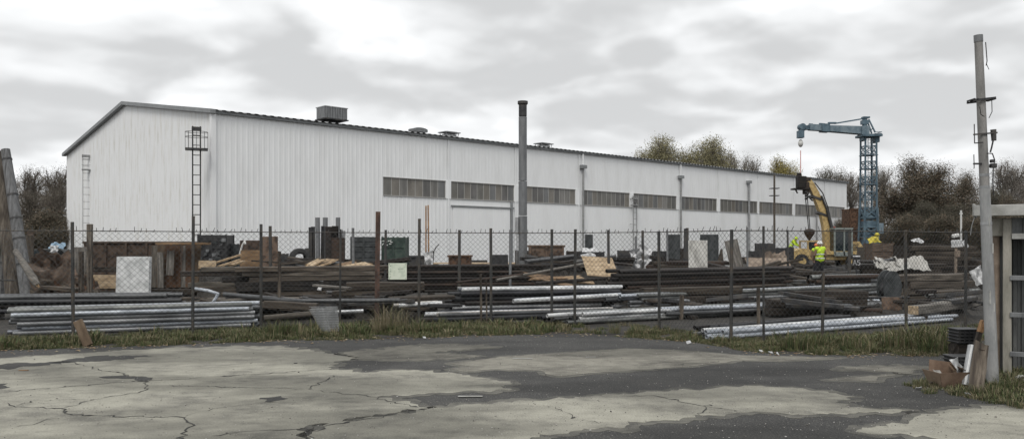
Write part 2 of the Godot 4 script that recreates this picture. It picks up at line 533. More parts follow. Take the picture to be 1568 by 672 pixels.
	M.reflect = plain(L(.6, .62, .6), .35)
	M.trousers = plain(L(.012, .013, .016), .9)
	M.helmet_white = plain(L(.7, .7, .68), .35)
	M.helmet_orange = plain(L(.6, .16, .04), .35)
	M.brown_sleeve = plain(L(.16, .1, .06), .9)
	M.red = plain(L(.35, .06, .04), .6)

func upright_grain(m: StandardMaterial3D) -> StandardMaterial3D:
	var k: StandardMaterial3D = m.duplicate()
	k.uv1_scale = Vector3(m.uv1_scale.y, m.uv1_scale.x, m.uv1_scale.z)
	return k

func leaf_mat(back: float) -> StandardMaterial3D:
	var m := StandardMaterial3D.new()
	m.vertex_color_use_as_albedo = true
	m.roughness = .85
	if back > 0:
		m.backlight_enabled = true
		m.backlight = Color(back, back, back)
	return m

# ---------------------------------------------------------------- main
func _ready() -> void:
	rng.seed = 7
	camera_and_light()
	materials()
	ground()
	warehouse()
	trees()
	crane()
	excavator()
	chimney()
	fence()
	utility_pole()
	shed()
	pipe_stacks()
	timber_stacks()
	yard_objects()
	back_row()
	workers()
	shed_debris()
	plants()
	litter()

func camera_and_light() -> void:
	var cam := Camera3D.new()
	cam.name = "camera"
	cam.projection = Camera3D.PROJECTION_FRUSTUM
	cam.near = 0.1
	cam.far = 3000
	cam.size = 0.1 * 672.0 / F
	cam.frustum_offset = Vector2(0, 0.1 * (HORIZON - 336.0) / F)
	cam.position = Vector3(0, EYE, 0)
	add_child(cam)
	cam.current = true
	var sun := DirectionalLight3D.new()
	sun.name = "sun"
	sun.light_energy = 0.5
	sun.light_angular_distance = 25
	sun.light_color = Color(1, .985, .96)
	sun.shadow_enabled = true
	add_child(sun)
	sun.rotation_degrees = Vector3(-52, -14, 0)
	var env := Environment.new()
	env.background_mode = Environment.BG_SKY
	env.sky = Sky.new()
	env.sky.sky_material = overcast()
	env.tonemap_mode = Environment.TONE_MAPPER_LINEAR
	env.tonemap_exposure = 1.05
	env.sdfgi_enabled = true
	env.ssao_enabled = true
	env.ssil_enabled = true
	var we := WorldEnvironment.new()
	we.name = "world_environment"
	we.environment = env
	add_child(we)

func overcast() -> PanoramaSkyMaterial:
	var w := 2048
	var h := 1024
	var im := Image.create(w, h, false, Image.FORMAT_RGBF)
	var big := FastNoiseLite.new()
	big.seed = 5
	big.noise_type = FastNoiseLite.TYPE_SIMPLEX_SMOOTH
	big.frequency = .95
	big.fractal_octaves = 6
	big.fractal_gain = .52
	var warp := FastNoiseLite.new()
	warp.seed = 9
	warp.frequency = .9
	warp.fractal_octaves = 3
	# openings and heavier banks of this sky: azimuth and elevation in degrees, widths, strength
	var fine := FastNoiseLite.new()
	fine.seed = 31
	fine.frequency = 1.3
	fine.fractal_octaves = 4
	var edge := FastNoiseLite.new()
	edge.seed = 61
	edge.frequency = .5
	edge.fractal_octaves = 5
	var spots := []
	for s in [[548, 66, 60, 40, .46], [490, 22, 60, 26, .36], [612, 120, 50, 26, .26], [1190, 25, 110, 26, .55], [940, 85, 34, 30, .35], [1060, 30, 60, 20, .3], [1400, 135, 150, 22, .42], [1300, 262, 60, 14, .4], [80, 140, 110, 20, .22], [1560, 70, 60, 30, .2],
			[400, 115, 150, 40, -.35], [720, 90, 110, 45, -.3], [1060, 88, 130, 36, -.32], [870, 150, 200, 34, -.3], [1420, 70, 110, 40, -.3], [1180, 190, 160, 30, -.2], [60, 130, 60, 40, -.12], [1350, 170, 200, 30, -.18]]:
		spots.append([atan((s[0] - 784.0) / F), atan((HORIZON - s[1]) / F), s[2] / F, s[3] / F, s[4]])
	for j in h:
		var el := PI / 2 - (j + .5) / h * PI
		for i in w:
			if el < -.02:
				im.set_pixel(i, j, Color(.12, .118, .11))
				continue
			var az := (i + .5) / w * TAU
			if az > PI: az -= TAU
			var d := Vector3(sin(az) * cos(el), sin(maxf(el, .0)), -cos(az) * cos(el))
			var q := Vector2(d.x, d.z) / (d.y + .16)
			var wx := warp.get_noise_2d(q.x, q.y) * .35
			var f := big.get_noise_2d(q.x + wx, q.y * 1.25 - wx) * 1.15 + fine.get_noise_2d(q.x * 1.8, q.y * 2.4) * .36
			if absf(az) < .8 and el < .45:
				var ea := edge.get_noise_2d(az * 9.0, el * 22.0) * 1.3
				var eb := edge.get_noise_2d(az * 9.0 + 40.0, el * 22.0) * 1.3
				for s in spots:
					var a: float = (az + wx * .12 - s[0]) / s[2] + ea
					var b: float = (el + wx * .05 - s[1]) / s[3] + eb
					var e := a * a + b * b
					if e < 9: f += s[4] * 1.3 * exp(-e * .8) * (1.0 + fine.get_noise_2d(q.x, q.y) * 1.3)
			var t := smoothstep(-.55, .5, f)
			var val := lerpf(.63, .945, t) + .22 * smoothstep(.30, .85, f)
			val = lerpf(val, .86, exp(-el * 14.0) * .7)
			val *= 1.0 + .22 * smoothstep(.2, 1.3, el)
			im.set_pixel(i, j, Color(val * .985, val, val * 1.012))
	var p := PanoramaSkyMaterial.new()
	p.panorama = ImageTexture.create_from_image(im)
	return p

# ---------------------------------------------------------------- ground
func rough_outline(px: Array, amp: float, step := .06) -> PackedVector2Array:   # corners given on the ground, with a frayed edge between them
	var pts := PackedVector2Array()
	var f := FastNoiseLite.new()
	f.seed = 77
	f.frequency = .9
	f.fractal_octaves = 6
	f.fractal_gain = .72
	for i in px.size():
		var a := Q(px[i][0], px[i][1])
		var b := Q(px[(i + 1) % px.size()][0], px[(i + 1) % px.size()][1])
		var len := a.distance_to(b)
		var k := maxi(1, int(len / step))
		var side := (b - a).normalized().cross(Vector3.UP)
		for t in k:
			var u := float(t) / k
			var p := a.lerp(b, u)
			var room := minf(minf(u, 1.0 - u) * len * .45, amp * 2.2)   # corners stay where they are
			p += side * clampf(f.get_noise_2d(p.x * 3.0, p.z * 3.0) * amp * 2.0, -room, room)
			pts.append(Vector2(p.x, p.z))
	if Geometry2D.triangulate_polygon(pts).is_empty() and amp > .01:
		return rough_outline(px, amp * .5, step)
	return pts

func slab(pts: PackedVector2Array, y: float, t: float) -> MB:
	var m := MB.new()
	m.prism(pts, t, Transform3D(Basis(Vector3.RIGHT, Vector3.BACK, Vector3.DOWN), Vector3(0, y - t / 2, 0)))
	return m

func crack_line(px: Array, width: float) -> MB:
	var pts := []
	for i in px.size() - 1:
		var a := Q(px[i][0], px[i][1], .01)
		var b := Q(px[i + 1][0], px[i + 1][1], .01)
		var k := maxi(1, int(a.distance_to(b) / .07))
		for t in k:
			var p := a.lerp(b, float(t) / k)
			var s := .045 if t > 0 else 0.0
			pts.append(p + Vector3(R(-s, s), 0, R(-s, s)))
	pts.append(Q(px[-1][0], px[-1][1], .01))
	var m := MB.new()
	var w0 := 0.0
	for i in pts.size() - 1:
		var d: Vector3 = (pts[i + 1] - pts[i]).normalized()
		var s := Vector3(-d.z, 0, d.x)
		var w1 := width * .85 * R(.3, 1.0) * (0.3 if rng.randf() < .15 else 1.0)
		m.flat(pts[i] - s * w0, pts[i + 1] + s * w1, pts[i + 1] - s * w1)
		m.flat(pts[i] - s * w0, pts[i] + s * w0, pts[i + 1] + s * w1)
		if rng.randf() < .07:
			var o := 1.0 if rng.randf() < .5 else -1.0
			m.flat(pts[i], pts[i + 1], pts[i] + s * o * R(.02, .05) + d * R(.0, .06))
		w0 = w1
	return m

func ground() -> void:
	var g := MB.new()
	g.quad(Vector3(-1500, -.012, 800), Vector3(1500, -.012, 800), Vector3(1500, -.012, -2500), Vector3(-1500, -.012, -2500))
	struct("ground", g, M.dirt)
	var edge := [[-900, 13.3], [-60, 13.3], [0, 13.35], [120, 13.7], [250, 14.0], [330, 14.35], [480, 14.75], [560, 14.9], [700, 15.3], [800, 15.65], [880, 15.8], [960, 15.2], [1060, 14.5], [1130, 13.4], [1180, 12.95], [1300, 12.75], [1420, 12.7], [1500, 12.6], [2400, 12.6]]
	var lot := PackedVector2Array()
	var f := FastNoiseLite.new()
	f.seed = 4
	f.frequency = 1.1
	for i in edge.size() - 1:
		var a := G(edge[i][0], edge[i][1])
		var b := G(edge[i + 1][0], edge[i + 1][1])
		for t in 24:
			var p := a.lerp(b, t / 24.0)
			lot.append(Vector2(p.x, p.z + f.get_noise_1d(p.x * 2.0) * .14))
	lot.append(Vector2(60, -12.6))
	lot.append(Vector2(60, 40))
	lot.append(Vector2(-60, 40))
	struct("asphalt_lot", slab(lot, 0, .06), M.asphalt)
	var left := [[-700, 570], [-300, 562], [0, 549], [60, 545], [130, 541], [200, 536], [330, 531], [430, 530], [500, 541], [545, 549], [510, 554], [506, 565], [560, 571], [640, 567], [700, 573], [760, 582], [786, 588], [764, 592], [784, 597], [700, 601], [640, 604], [577, 608], [640, 620], [655, 626], [560, 638], [452, 658], [468, 672], [380, 760], [330, 900], [-1500, 900]]
	var near := [[470, 667], [500, 650], [560, 640], [655, 627], [740, 619], [840, 613], [930, 604], [1000, 600], [1100, 594], [1150, 591], [1230, 595], [1310, 608], [1282, 614], [1300, 624], [1395, 629], [1380, 632], [1250, 635], [1130, 632], [1000, 645], [860, 665], [780, 676], [730, 720], [600, 900], [350, 900], [400, 755]]
	var mid := [[690, 557], [770, 546], [860, 541], [960, 534], [1050, 537], [1140, 545], [1290, 548], [1200, 553], [1140, 552], [1060, 561], [1000, 566], [900, 572], [860, 577], [836, 573], [828, 568], [760, 566], [715, 570], [690, 566], [720, 562]]
	var strip := [[520, 542], [545, 538], [620, 530], [680, 527], [762, 531], [742, 534], [660, 540], [735, 546], [700, 549], [620, 552], [560, 551]]
	var corner := [[1312, 661], [1400, 641], [1450, 629], [1520, 622], [1620, 624], [1900, 640], [2300, 760], [1700, 800], [1450, 674]]
	var sliver := [[1270, 583], [1330, 576], [1385, 572], [1345, 579], [1342, 584]]
	var sliver2 := [[1283, 567], [1330, 561], [1425, 562], [1440, 566], [1390, 573], [1350, 569]]
	var a := struct("concrete_patch", slab(rough_outline(left, .13), .006, .03), M.concrete)
	var b := struct("concrete_patch", slab(rough_outline(near, .13), .0062, .03), M.concrete)
	var c := struct("concrete_patch", slab(rough_outline(mid, .26), .006, .03), M.concrete_brown)
	struct("concrete_patch", slab(rough_outline(strip, .26), .006, .03), M.concrete_brown)
	struct("concrete_patch", slab(rough_outline(corner, .12), .006, .03), M.concrete)
	struct("concrete_patch", slab(rough_outline(sliver, .2), .006, .03), M.concrete_brown)
	struct("concrete_patch", slab(rough_outline(sliver2, .2), .006, .03), M.concrete_brown)
	# cement scuffed thin round the patches
	M.scuffed = paving([L(.045, .044, .041), L(.075, .072, .065), L(.11, .106, .093), L(.14, .134, .117)], 54, .3, .5, L(.2, .195, .18), .05, 0)
	for k in [left, near, mid, strip, corner, sliver, sliver2]:
		for ring in Geometry2D.offset_polygon(rough_outline(k, .24), .10):
			if not Geometry2D.triangulate_polygon(ring).is_empty():
				struct("scuffed_edge", slab(ring, .003, .02), M.scuffed)
	# patches of tarry asphalt lying over the concrete
	for k in [[[78, 556], [110, 550], [150, 545], [200, 545], [232, 546], [190, 551], [160, 553], [130, 555]], [[150, 578], [190, 576], [216, 577], [232, 582], [212, 584], [180, 580]], [[-60, 562], [60, 556], [110, 554], [60, 561], [-40, 568]], [[398, 610], [430, 607], [440, 611], [405, 616]], [[-40, 588], [10, 588], [14, 594], [-40, 600]]]:
		struct("asphalt_remnant", slab(rough_outline(k, .22), .0085, .03), M.asphalt)
	for k in [[[[0, 600], [100, 592], [190, 585], [260, 581], [400, 572], [490, 566], [520, 565]], .012], [[[10, 616], [22, 623], [92, 625], [108, 635], [150, 636], [282, 639], [292, 648], [285, 660], [272, 675]], .013],
			[[[92, 625], [140, 612], [190, 604], [215, 599], [226, 590], [215, 580], [190, 572], [150, 566], [140, 562], [110, 554]], .012], [[[282, 639], [300, 631], [350, 622], [430, 614]], .006], [[[250, 590], [380, 593], [470, 595], [500, 600], [560, 605], [640, 623]], .009],
			[[[470, 595], [500, 582], [510, 575]], .012], [[[322, 667], [400, 659], [465, 655], [470, 665], [480, 670]], .011], [[[0, 581], [90, 578], [170, 576]], .006], [[[20, 655], [60, 646], [85, 640]], .006], [[[20, 623], [45, 614], [110, 611], [150, 611]], .006]]:
		part("crack", crack_line(k[0], k[1]), M.crack, a)
	for k in [[[[960, 607], [1000, 605], [1060, 618], [1082, 622], [1130, 629]], .010], [[[1085, 618], [1082, 626], [1072, 635]], .010], [[[850, 622], [862, 630], [885, 642], [918, 648]], .007], [[[468, 668], [500, 651], [560, 641], [650, 628]], .014]]:
		part("crack", crack_line(k[0], k[1]), M.crack, b)
	for k in [[[[690, 556], [760, 546], [860, 541], [900, 537]], .010], [[[900, 561], [980, 559], [1040, 558], [1140, 552]], .008]]:
		part("crack", crack_line(k[0], k[1]), M.crack, c)

# ---------------------------------------------------------------- warehouse
const WC := Vector3(-18.4, 0, -50)        # its near corner
const WU := Vector3(.735, 0, -.678)       # along the long side
const WV := Vector3(-.678, 0, -.735)      # along the gable
const WL := 85.6
const WW := 32.8
const EAVE := 9.85
const RIDGE := 12.4

func wt(px: float) -> float:
	var k := (px - 784.0) / F
	return (k * 50.0 + 18.4) / (.735 - .678 * k)

func W(t: float, y: float, out_by := 0.0) -> Vector3:   # a point on the long side
	return WC + WU * t + Vector3.UP * y - WV * out_by

func ribbed(m: MB, t0: float, t1: float, y0: float, y1: float, pitch: float, deep: float) -> void:
	var k := maxi(1, int(round((t1 - t0) / pitch)))
	var p := (t1 - t0) / k
	for i in k:
		var a := t0 + p * i
		var s := [[a, 0.0], [a + p * .55, 0.0], [a + p * .66, deep], [a + p * .89, deep], [a + p, 0.0]]
		for j in 4:
			m.quad(W(s[j][0], y0, s[j][1]), W(s[j + 1][0], y0, s[j + 1][1]), W(s[j + 1][0], y1, s[j + 1][1]), W(s[j][0], y1, s[j][1]))

func wbar(m: MB, t0: float, t1: float, y0: float, y1: float, o0: float, o1: float) -> void:
	var p := []
	for i in 8:
		p.append(W(t1 if i & 1 else t0, y1 if i & 2 else y0, o1 if i & 4 else o0))
	m.hexa(p)

func warehouse() -> void:
	var b := thing("warehouse", "long white steel warehouse with ribbed walls and a strip of grey windows", "warehouse", Vector3.ZERO)
	var wins := [[586, 682], [690, 787], [797, 881], [892, 964], [970, 1036], [1043, 1098], [1103, 1160], [1163, 1214], [1218, 1260], [1267, 1294]]
	var panes := [8, 10, 10, 10, 9, 9, 10, 10, 9, 7]
	var first := wt(586)
	var rib := MB.new()
	ribbed(rib, 0.12, first, 0, EAVE, .36, .016)
	part("ribbed_wall", rib, M.white_side, b)
	var spans := []
	for w in wins:
		spans.append([wt(w[0]), wt(w[1])])
	var y0 := 5.25
	var y1 := 6.52
	for i in spans.size():
		var a: float = spans[i][0]
		var z: float = spans[i][1]
		var stop: float = spans[i + 1][0] if i + 1 < spans.size() else WL
		var deep := .015 if i == 0 else .006
		var low := MB.new()
		ribbed(low, a, stop, 0, y0 - .06, .36, deep)
		part("lower_wall_panel", low, M.white_side, b)
		var up := MB.new()
		ribbed(up, a, stop, y1 + .05, EAVE, .36, deep if i < 3 else .01)
		part("upper_wall_panel", up, M.white_side, b)
		var pier := MB.new()
		wbar(pier, z, stop, y0 - .06, y1 + .05, -.3, .05)
		part("pier", pier, M.white_side, b)
		var win := MB.new()
		wbar(win, a, z, y0 - .06, y0, -.28, .07)
		wbar(win, a, z, y1, y1 + .05, -.28, .05)
		var n: int = panes[i]
		for k in n + 1:
			var t := lerpf(a + .03, z - .03, float(k) / n)
			wbar(win, t - .022, t + .022, y0, y1, -.05, -.004)
		var wn := part("window", win, M.mullion, b)
		for k in n:
			var p := MB.new()
			var ta := lerpf(a + .03, z - .03, float(k) / n) + .02
			var tb := lerpf(a + .03, z - .03, float(k + 1) / n) - .02
			var o := R(-.03, -.015)
			wbar(p, ta, tb, y0, y1, o - .02, o)
			part("pane", p, M.panes[rng.randi() % 5], wn)
	# the gable of smooth sheets, each its own panel
	var n := 24
	for i in n:
		var s0 := WW * i / n
		var s1 := WW * (i + 1) / n
		var g := MB.new()
		var t := lerpf(s0, s1, .93)
		for seg in [[s0, t, 0.0, 0.0], [t, s1, 0.0, -.003]]:
			var ya := gable_y(seg[0])
			var yb := gable_y(seg[1])
			var pa: Vector3 = WC + WV * float(seg[0]) - WU * float(seg[2])
			var pb: Vector3 = WC + WV * float(seg[1]) - WU * float(seg[3])
			g.quad(pb, pa, pa + Vector3.UP * ya, pb + Vector3.UP * yb)
		part("gable_panel", g, M.white_wall, b)
	# back and far end, closed
	var back := MB.new()
	var B := WC + WV * WW
	back.quad(B + WU * WL, B, B + Vector3.UP * EAVE, B + WU * WL + Vector3.UP * EAVE)
	part("rear_wall", back, M.white_side, b)
	var far := MB.new()
	var E := WC + WU * WL
	far.quad(E, E + WV * WW, E + WV * WW + Vector3.UP * EAVE, E + Vector3.UP * EAVE)
	far.flat(E + Vector3.UP * EAVE, E + WV * WW + Vector3.UP * EAVE, E + WV * WW * .5 + Vector3.UP * RIDGE)
	part("far_gable", far, M.white_side, b)
	var inner := MB.new()   # the dark ceiling and back of the window strip
	inner.quad(WC + WV * .6 + Vector3.UP * .1, WC + WV * .6 + WU * WL + Vector3.UP * .1, WC + WV * .6 + WU * WL + Vector3.UP * EAVE, WC + WV * .6 + Vector3.UP * EAVE)
	part("inner_lining", inner, M.steel_dark, b)
	# roof with its corrugated edge
	var roof := MB.new()
	var up := (WV * WW * .5 + Vector3.UP * (RIDGE - EAVE))
	var nrm := WU.cross(up).normalized()
	if nrm.y < 0: nrm = -nrm
	var over := up.normalized() * -.35
	var k := int(WL / .52)
	for i in k:
		var a := -.3 + (WL + .6) * i / k
		var p := (WL + .6) / k
		var prof := [[a, 0.0], [a + p * .3, 0.0], [a + p * .45, .055], [a + p * .8, .055], [a + p, 0.0]]
		for j in 4:
			var o0 := WC + WU * float(prof[j][0]) + Vector3.UP * (EAVE + .12) + nrm * float(prof[j][1])
			var o1 := WC + WU * float(prof[j + 1][0]) + Vector3.UP * (EAVE + .12) + nrm * float(prof[j + 1][1])
			roof.quad(o0 + over, o1 + over, o1 + up, o0 + up)
	part("corrugated_roof", roof, M.roof, b)
	var rear := MB.new()
	var ra := WC + WV * WW * .5 + Vector3.UP * (RIDGE + .12) - WU * .3
	var rb := WC + WV * (WW + .3) + Vector3.UP * (EAVE + .08) - WU * .3
	rear.quad(ra, ra + WU * (WL + .6), rb + WU * (WL + .6), rb)
	part("rear_roof", rear, M.roof, b)
	var eave := MB.new()
	wbar(eave, -.25, WL + .25, EAVE - .1, EAVE + .08, -.02, .2)
	part("gutter", eave, M.trim, b)
	var verge := MB.new()
	for side in [[0.0, WW * .5], [WW * .5, WW]]:
		var pa: Vector3 = WC + WV * float(side[0]) + Vector3.UP * (gable_y(side[0]) + .06)
		var pb: Vector3 = WC + WV * float(side[1]) + Vector3.UP * (gable_y(side[1]) + .06)
		var d := (pb - pa).normalized()
		if side[0] == 0.0: pa -= d * .35
		else: pb += d * .35
		var q := []
		for i in 8:
			q.append((pb if i & 1 else pa) + Vector3.UP * (.12 if i & 2 else -.14) - WU * (.32 if i & 4 else -.02))
		verge.hexa(q)
	part("verge_trim", verge, M.trim, b)
	var trim := MB.new()
	var cc := WC - WU * .02
	trim.box(cc + Vector3.UP * EAVE * .5, Vector3(.3, EAVE - .3, .3), Basis(WU, Vector3.UP, WU.cross(Vector3.UP)))
	part("corner_trim", trim, M.white_side, b)
	# sliding door of the second bay
	var door := MB.new()
	wbar(door, wt(693), wt(780), .05, 4.55, .03, .075)
	for q in 5:
		var t := lerpf(wt(693), wt(780), (q + .5) / 5)
		wbar(door, t - .03, t + .03, .1, 4.5, .075, .085)
	var dr := part("sliding_door", door, M.white_side, b)
	var fr := MB.new()
	wbar(fr, wt(781), wt(783.5), 0, 5.18, .03, .16)
	wbar(fr, wt(690), wt(786), 4.6, 4.72, .03, .14)
	part("door_frame", fr, M.trim, dr)
	for px in [686, 788.5, 886, 1040, 1100, 1161.5, 1216, 1263.5]:
		var seam := MB.new()
		wbar(seam, wt(px) - .06, wt(px) + .06, 0, EAVE - .15, .05, .075)
		part("seam_strip", seam, M.white_side, b)
	# rainwater pipes with hoppers
	for d in [[890.5, 8.45, .09], [1040.5, 8.35, .1], [1145, 8.5, .13], [1249, 8.0, .1]]:
		var pm := MB.new()
		var r: float = d[2]
		var t := wt(d[0])
		pm.cyl(W(t, .2, .22), W(t, d[1], .22), r, r, 8)
		var dp := part("downpipe", pm, M.galv if d[2] > .12 else M.pole_grey, b)
		var hop := MB.new()
		wbar(hop, t - .3, t + .3, d[1], d[1] + .3, .06, .42)
		part("hopper", hop, M.trim, dp)
		if d[1] > 8.3:
			var upm := MB.new()
			upm.cyl(W(t, d[1] + .3, .2), W(t, EAVE - .1, .2), .07, .07, 7)
			part("upper_pipe", upm, M.white_side, dp)
	# ladders with cages on the gable and the long side
	cage_ladder(G(300, 49.2), Vector3(.933, 0, -.36), 8.85, 7.45, .44, .8, M.steel_dark, "dark steel cage ladder with a basket top near the gable corner", .05)
	cage_ladder(G(132, 68.8), Vector3(.886, 0, -.463), 9.3, 8.0, .62, .5, M.pole_grey, "thin grey wall ladder at the far left end of the white gable", .035)
	cage_ladder(W(wt(967), 0, .45), WU, 6.2, 5.4, .5, .42, M.pole_grey, "bent grey ladder pipe with a small cage over the window strip", .04)
	var pole := thing("lamp_pole", "thin brown pole with a square cage before the far windows", "pole", P(1186.5, 373, 84) * Vector3(1, 0, 1))
	var pm2 := MB.new()
	pm2.cyl(Vector3.ZERO, Vector3(0, 8.9, 0), .13, .1, 8)
	part("shaft", pm2, M.timber[0], pole)
	var cg := MB.new()
	for y in [6.7, 7.45]:
		for s in [-1, 1]:
			cg.bar(Vector3(-.4, y, .35 * s), Vector3(.4, y, .35 * s), .07, .07)
			cg.bar(Vector3(.4 * s, y, -.35), Vector3(.4 * s, y, .35), .07, .07)
	for sx in [-1, 1]:
		for sz in [-1, 1]:
			cg.bar(Vector3(.4 * sx, 6.7, .35 * sz), Vector3(.4 * sx, 7.45, .35 * sz), .07, .07)
	part("cage", cg, M.steel_dark, pole)
	# things on the roof
	roof_box(526, .3, 1.75, .78, "large dark grey ventilation box standing on the near roof")
	roof_cap(652, true, "first rounded roof vent right of the ventilation box")
	roof_cap(700, false, "flat roof vent on legs between the rounded vent and the chimney")
	roof_cap(845, false, "flat roof vent just right of the grey chimney")

func gable_y(s: float) -> float:
	return EAVE + (RIDGE - EAVE) * (1.0 - absf(s / WW * 2.0 - 1.0))

func roof_at(px: float, up_by: float) -> Vector3:
	var t := wt(px)
	return W(t, EAVE + .15 + up_by * (RIDGE - EAVE) / (WW * .5), -up_by)

func roof_box(px: float, up_by: float, w: float, h: float, label: String) -> void:
	var o := thing("ventilation_box", label, "ventilation unit", roof_at(px, 1.6), atan2(.678, .735))
	var base := MB.new()
	for x in [-1, 1]:
		for z in [-1, 1]:
			base.bar(Vector3(x * w * .46, -.3, z * .55), Vector3(x * w * .46, .2, z * .55), .08, .08)
	base.box(Vector3(0, .2, 0), Vector3(w * 1.08, .07, 1.4))
	part("stand", base, M.steel_dark, o)
	for s in [1, -1]:
		for k in 9:
			var m := MB.new()
			m.bevel(Vector3(lerpf(-w / 2, w / 2, (k + .5) / 9), .25 + h / 2, s * .6), Vector3(w / 9 - .02, h, .05), .01)
			part("panel", m, M.stack, o)
	for s in [-1, 1]:
		for k in 5:
			var m := MB.new()
			m.bevel(Vector3(s * w / 2, .25 + h / 2, lerpf(-.58, .58, (k + .5) / 5)), Vector3(.05, h, .22), .01)
			part("panel", m, M.stack, o)
	var top := MB.new()
	top.box(Vector3(0, .27 + h, 0), Vector3(w + .1, .06, 1.3))
	part("rim", top, M.galv, o)

func roof_cap(px: float, round_top: bool, label: String) -> void:
	var o := thing("roof_vent", label, "roof vent", roof_at(px, 1.0), atan2(.678, .735))
	o.scale = Vector3.ONE * (.5 if round_top else .66)
	var legs := MB.new()
	for x in [-1, 1]:
		for z in [-1, 1]:
			legs.bar(Vector3(x * .85, -.2, z * .5), Vector3(x * .95, .38, z * .6), .08, .08)
	legs.box(Vector3(0, -.02, 0), Vector3(1.5, .5, .9))
	part("upstand", legs, M.galv, o)
	var cap := MB.new()
	if round_top:
		var pts := PackedVector2Array()
		for i in 13:
			var a := PI * i / 12.0
			pts.append(Vector2(cos(a) * 1.3, sin(a) * .32 + .42))
		pts.append(Vector2(-1.25, .1))
		pts.append(Vector2(1.25, .1))
		cap.prism(pts, 1.5, Transform3D.IDENTITY)
	else:
		cap.box(Vector3(0, .42, 0), Vector3(2.3, .1, 1.5))
		cap.box(Vector3(0, .5, 0), Vector3(1.5, .08, 1.0))
	part("cap", cap, M.stack, o)

func cage_ladder(base: Vector3, side: Vector3, top: float, plat: float, w: float, cage: float, mat: Material, label: String, r: float) -> void:
	var o := thing("ladder", label, "ladder", base, atan2(-side.z, side.x))
	for s in [-1, 1]:
		var m := MB.new()
		m.bar(Vector3(s * w / 2, 0, 0), Vector3(s * w / 2, top, 0), r * 1.6, r * 1.6)
		part("stile", m, mat, o)
	for k in int(top / .6):
		var m := MB.new()
		m.cyl(Vector3(-w / 2, .5 + k * .6, 0), Vector3(w / 2, .5 + k * .6, 0), r * .5, r * .5, 6)
		part("rung", m, mat, o)
	var p := MB.new()
	p.box(Vector3(0, plat, 0), Vector3(cage * 1.6, .09, cage * 1.2))
	p.box(Vector3(0, top - .15, 0), Vector3(w * 1.25, .2, .3))
	part("platform", p, mat, o)
	var c := MB.new()
	var hoops := [plat + .75, plat + 1.05] if cage > .6 else [plat + .4, plat + .85]
	for y in hoops:
		for i in 16:
			var a := TAU * i / 16
			var b := TAU * (i + 1) / 16
			c.cyl(Vector3(cos(a) * cage * .8, y, sin(a) * cage * .6), Vector3(cos(b) * cage * .8, y, sin(b) * cage * .6), r * .32, r * .32, 5, false)
	for i in 8:
		var a := TAU * i / 8
		c.cyl(Vector3(cos(a) * cage * .8, plat, sin(a) * cage * .6), Vector3(cos(a) * cage * .8, hoops[1], sin(a) * cage * .6), r * .28, r * .28, 5, false)
	part("cage", c, mat, o)
	var br := MB.new()
	for y in [1.2, 3.6, 6.0, 8.4]:
		if y < top:
			for s in [-1, 1]:
				br.bar(Vector3(s * w / 2, y, 0), Vector3(s * w / 2, y, -.8 if cage > .6 else -.42), r, r)
	part("bracket", br, mat, o)

func chimney() -> void:
	var base := G(800.5, 34)
	var o := thing("flue_stack", "tall grey steel flue stack standing alone in the yard before the warehouse", "chimney", base)
	var m := MB.new()
	for seg in [[0.0, 2.9, .185], [2.93, 4.35, .178], [4.38, 7.05, .172]]:
		m.cyl(Vector3(0, seg[0], 0), Vector3(0, seg[1], 0), seg[2], seg[2], 20)
	part("shaft", m, M.stack, o)
	for y in [2.9, 4.36, 7.05]:
		var c := MB.new()
		c.cyl(Vector3(0, y - .03, 0), Vector3(0, y + .03, 0), .205, .205, 20)
		part("joint_ring", c, M.steel_dark, o)
	var cap := MB.new()
	cap.lathe(Vector3.ZERO, [[.17, 7.08], [.17, 7.55], [.215, 7.58], [.215, 7.7], [.16, 7.7], [.15, 7.3], [0, 7.3]], 20)
	part("cap", cap, M.steel_dark, o)
	var box := MB.new()
	box.bevel(Vector3(-.25, 2.5, .1), Vector3(.14, .7, .16), .01)
	box.cyl(Vector3(-.24, 0, .1), Vector3(-.24, 2.3, .1), .02, .02, 6)
	part("cable_box", box, M.galv, o)

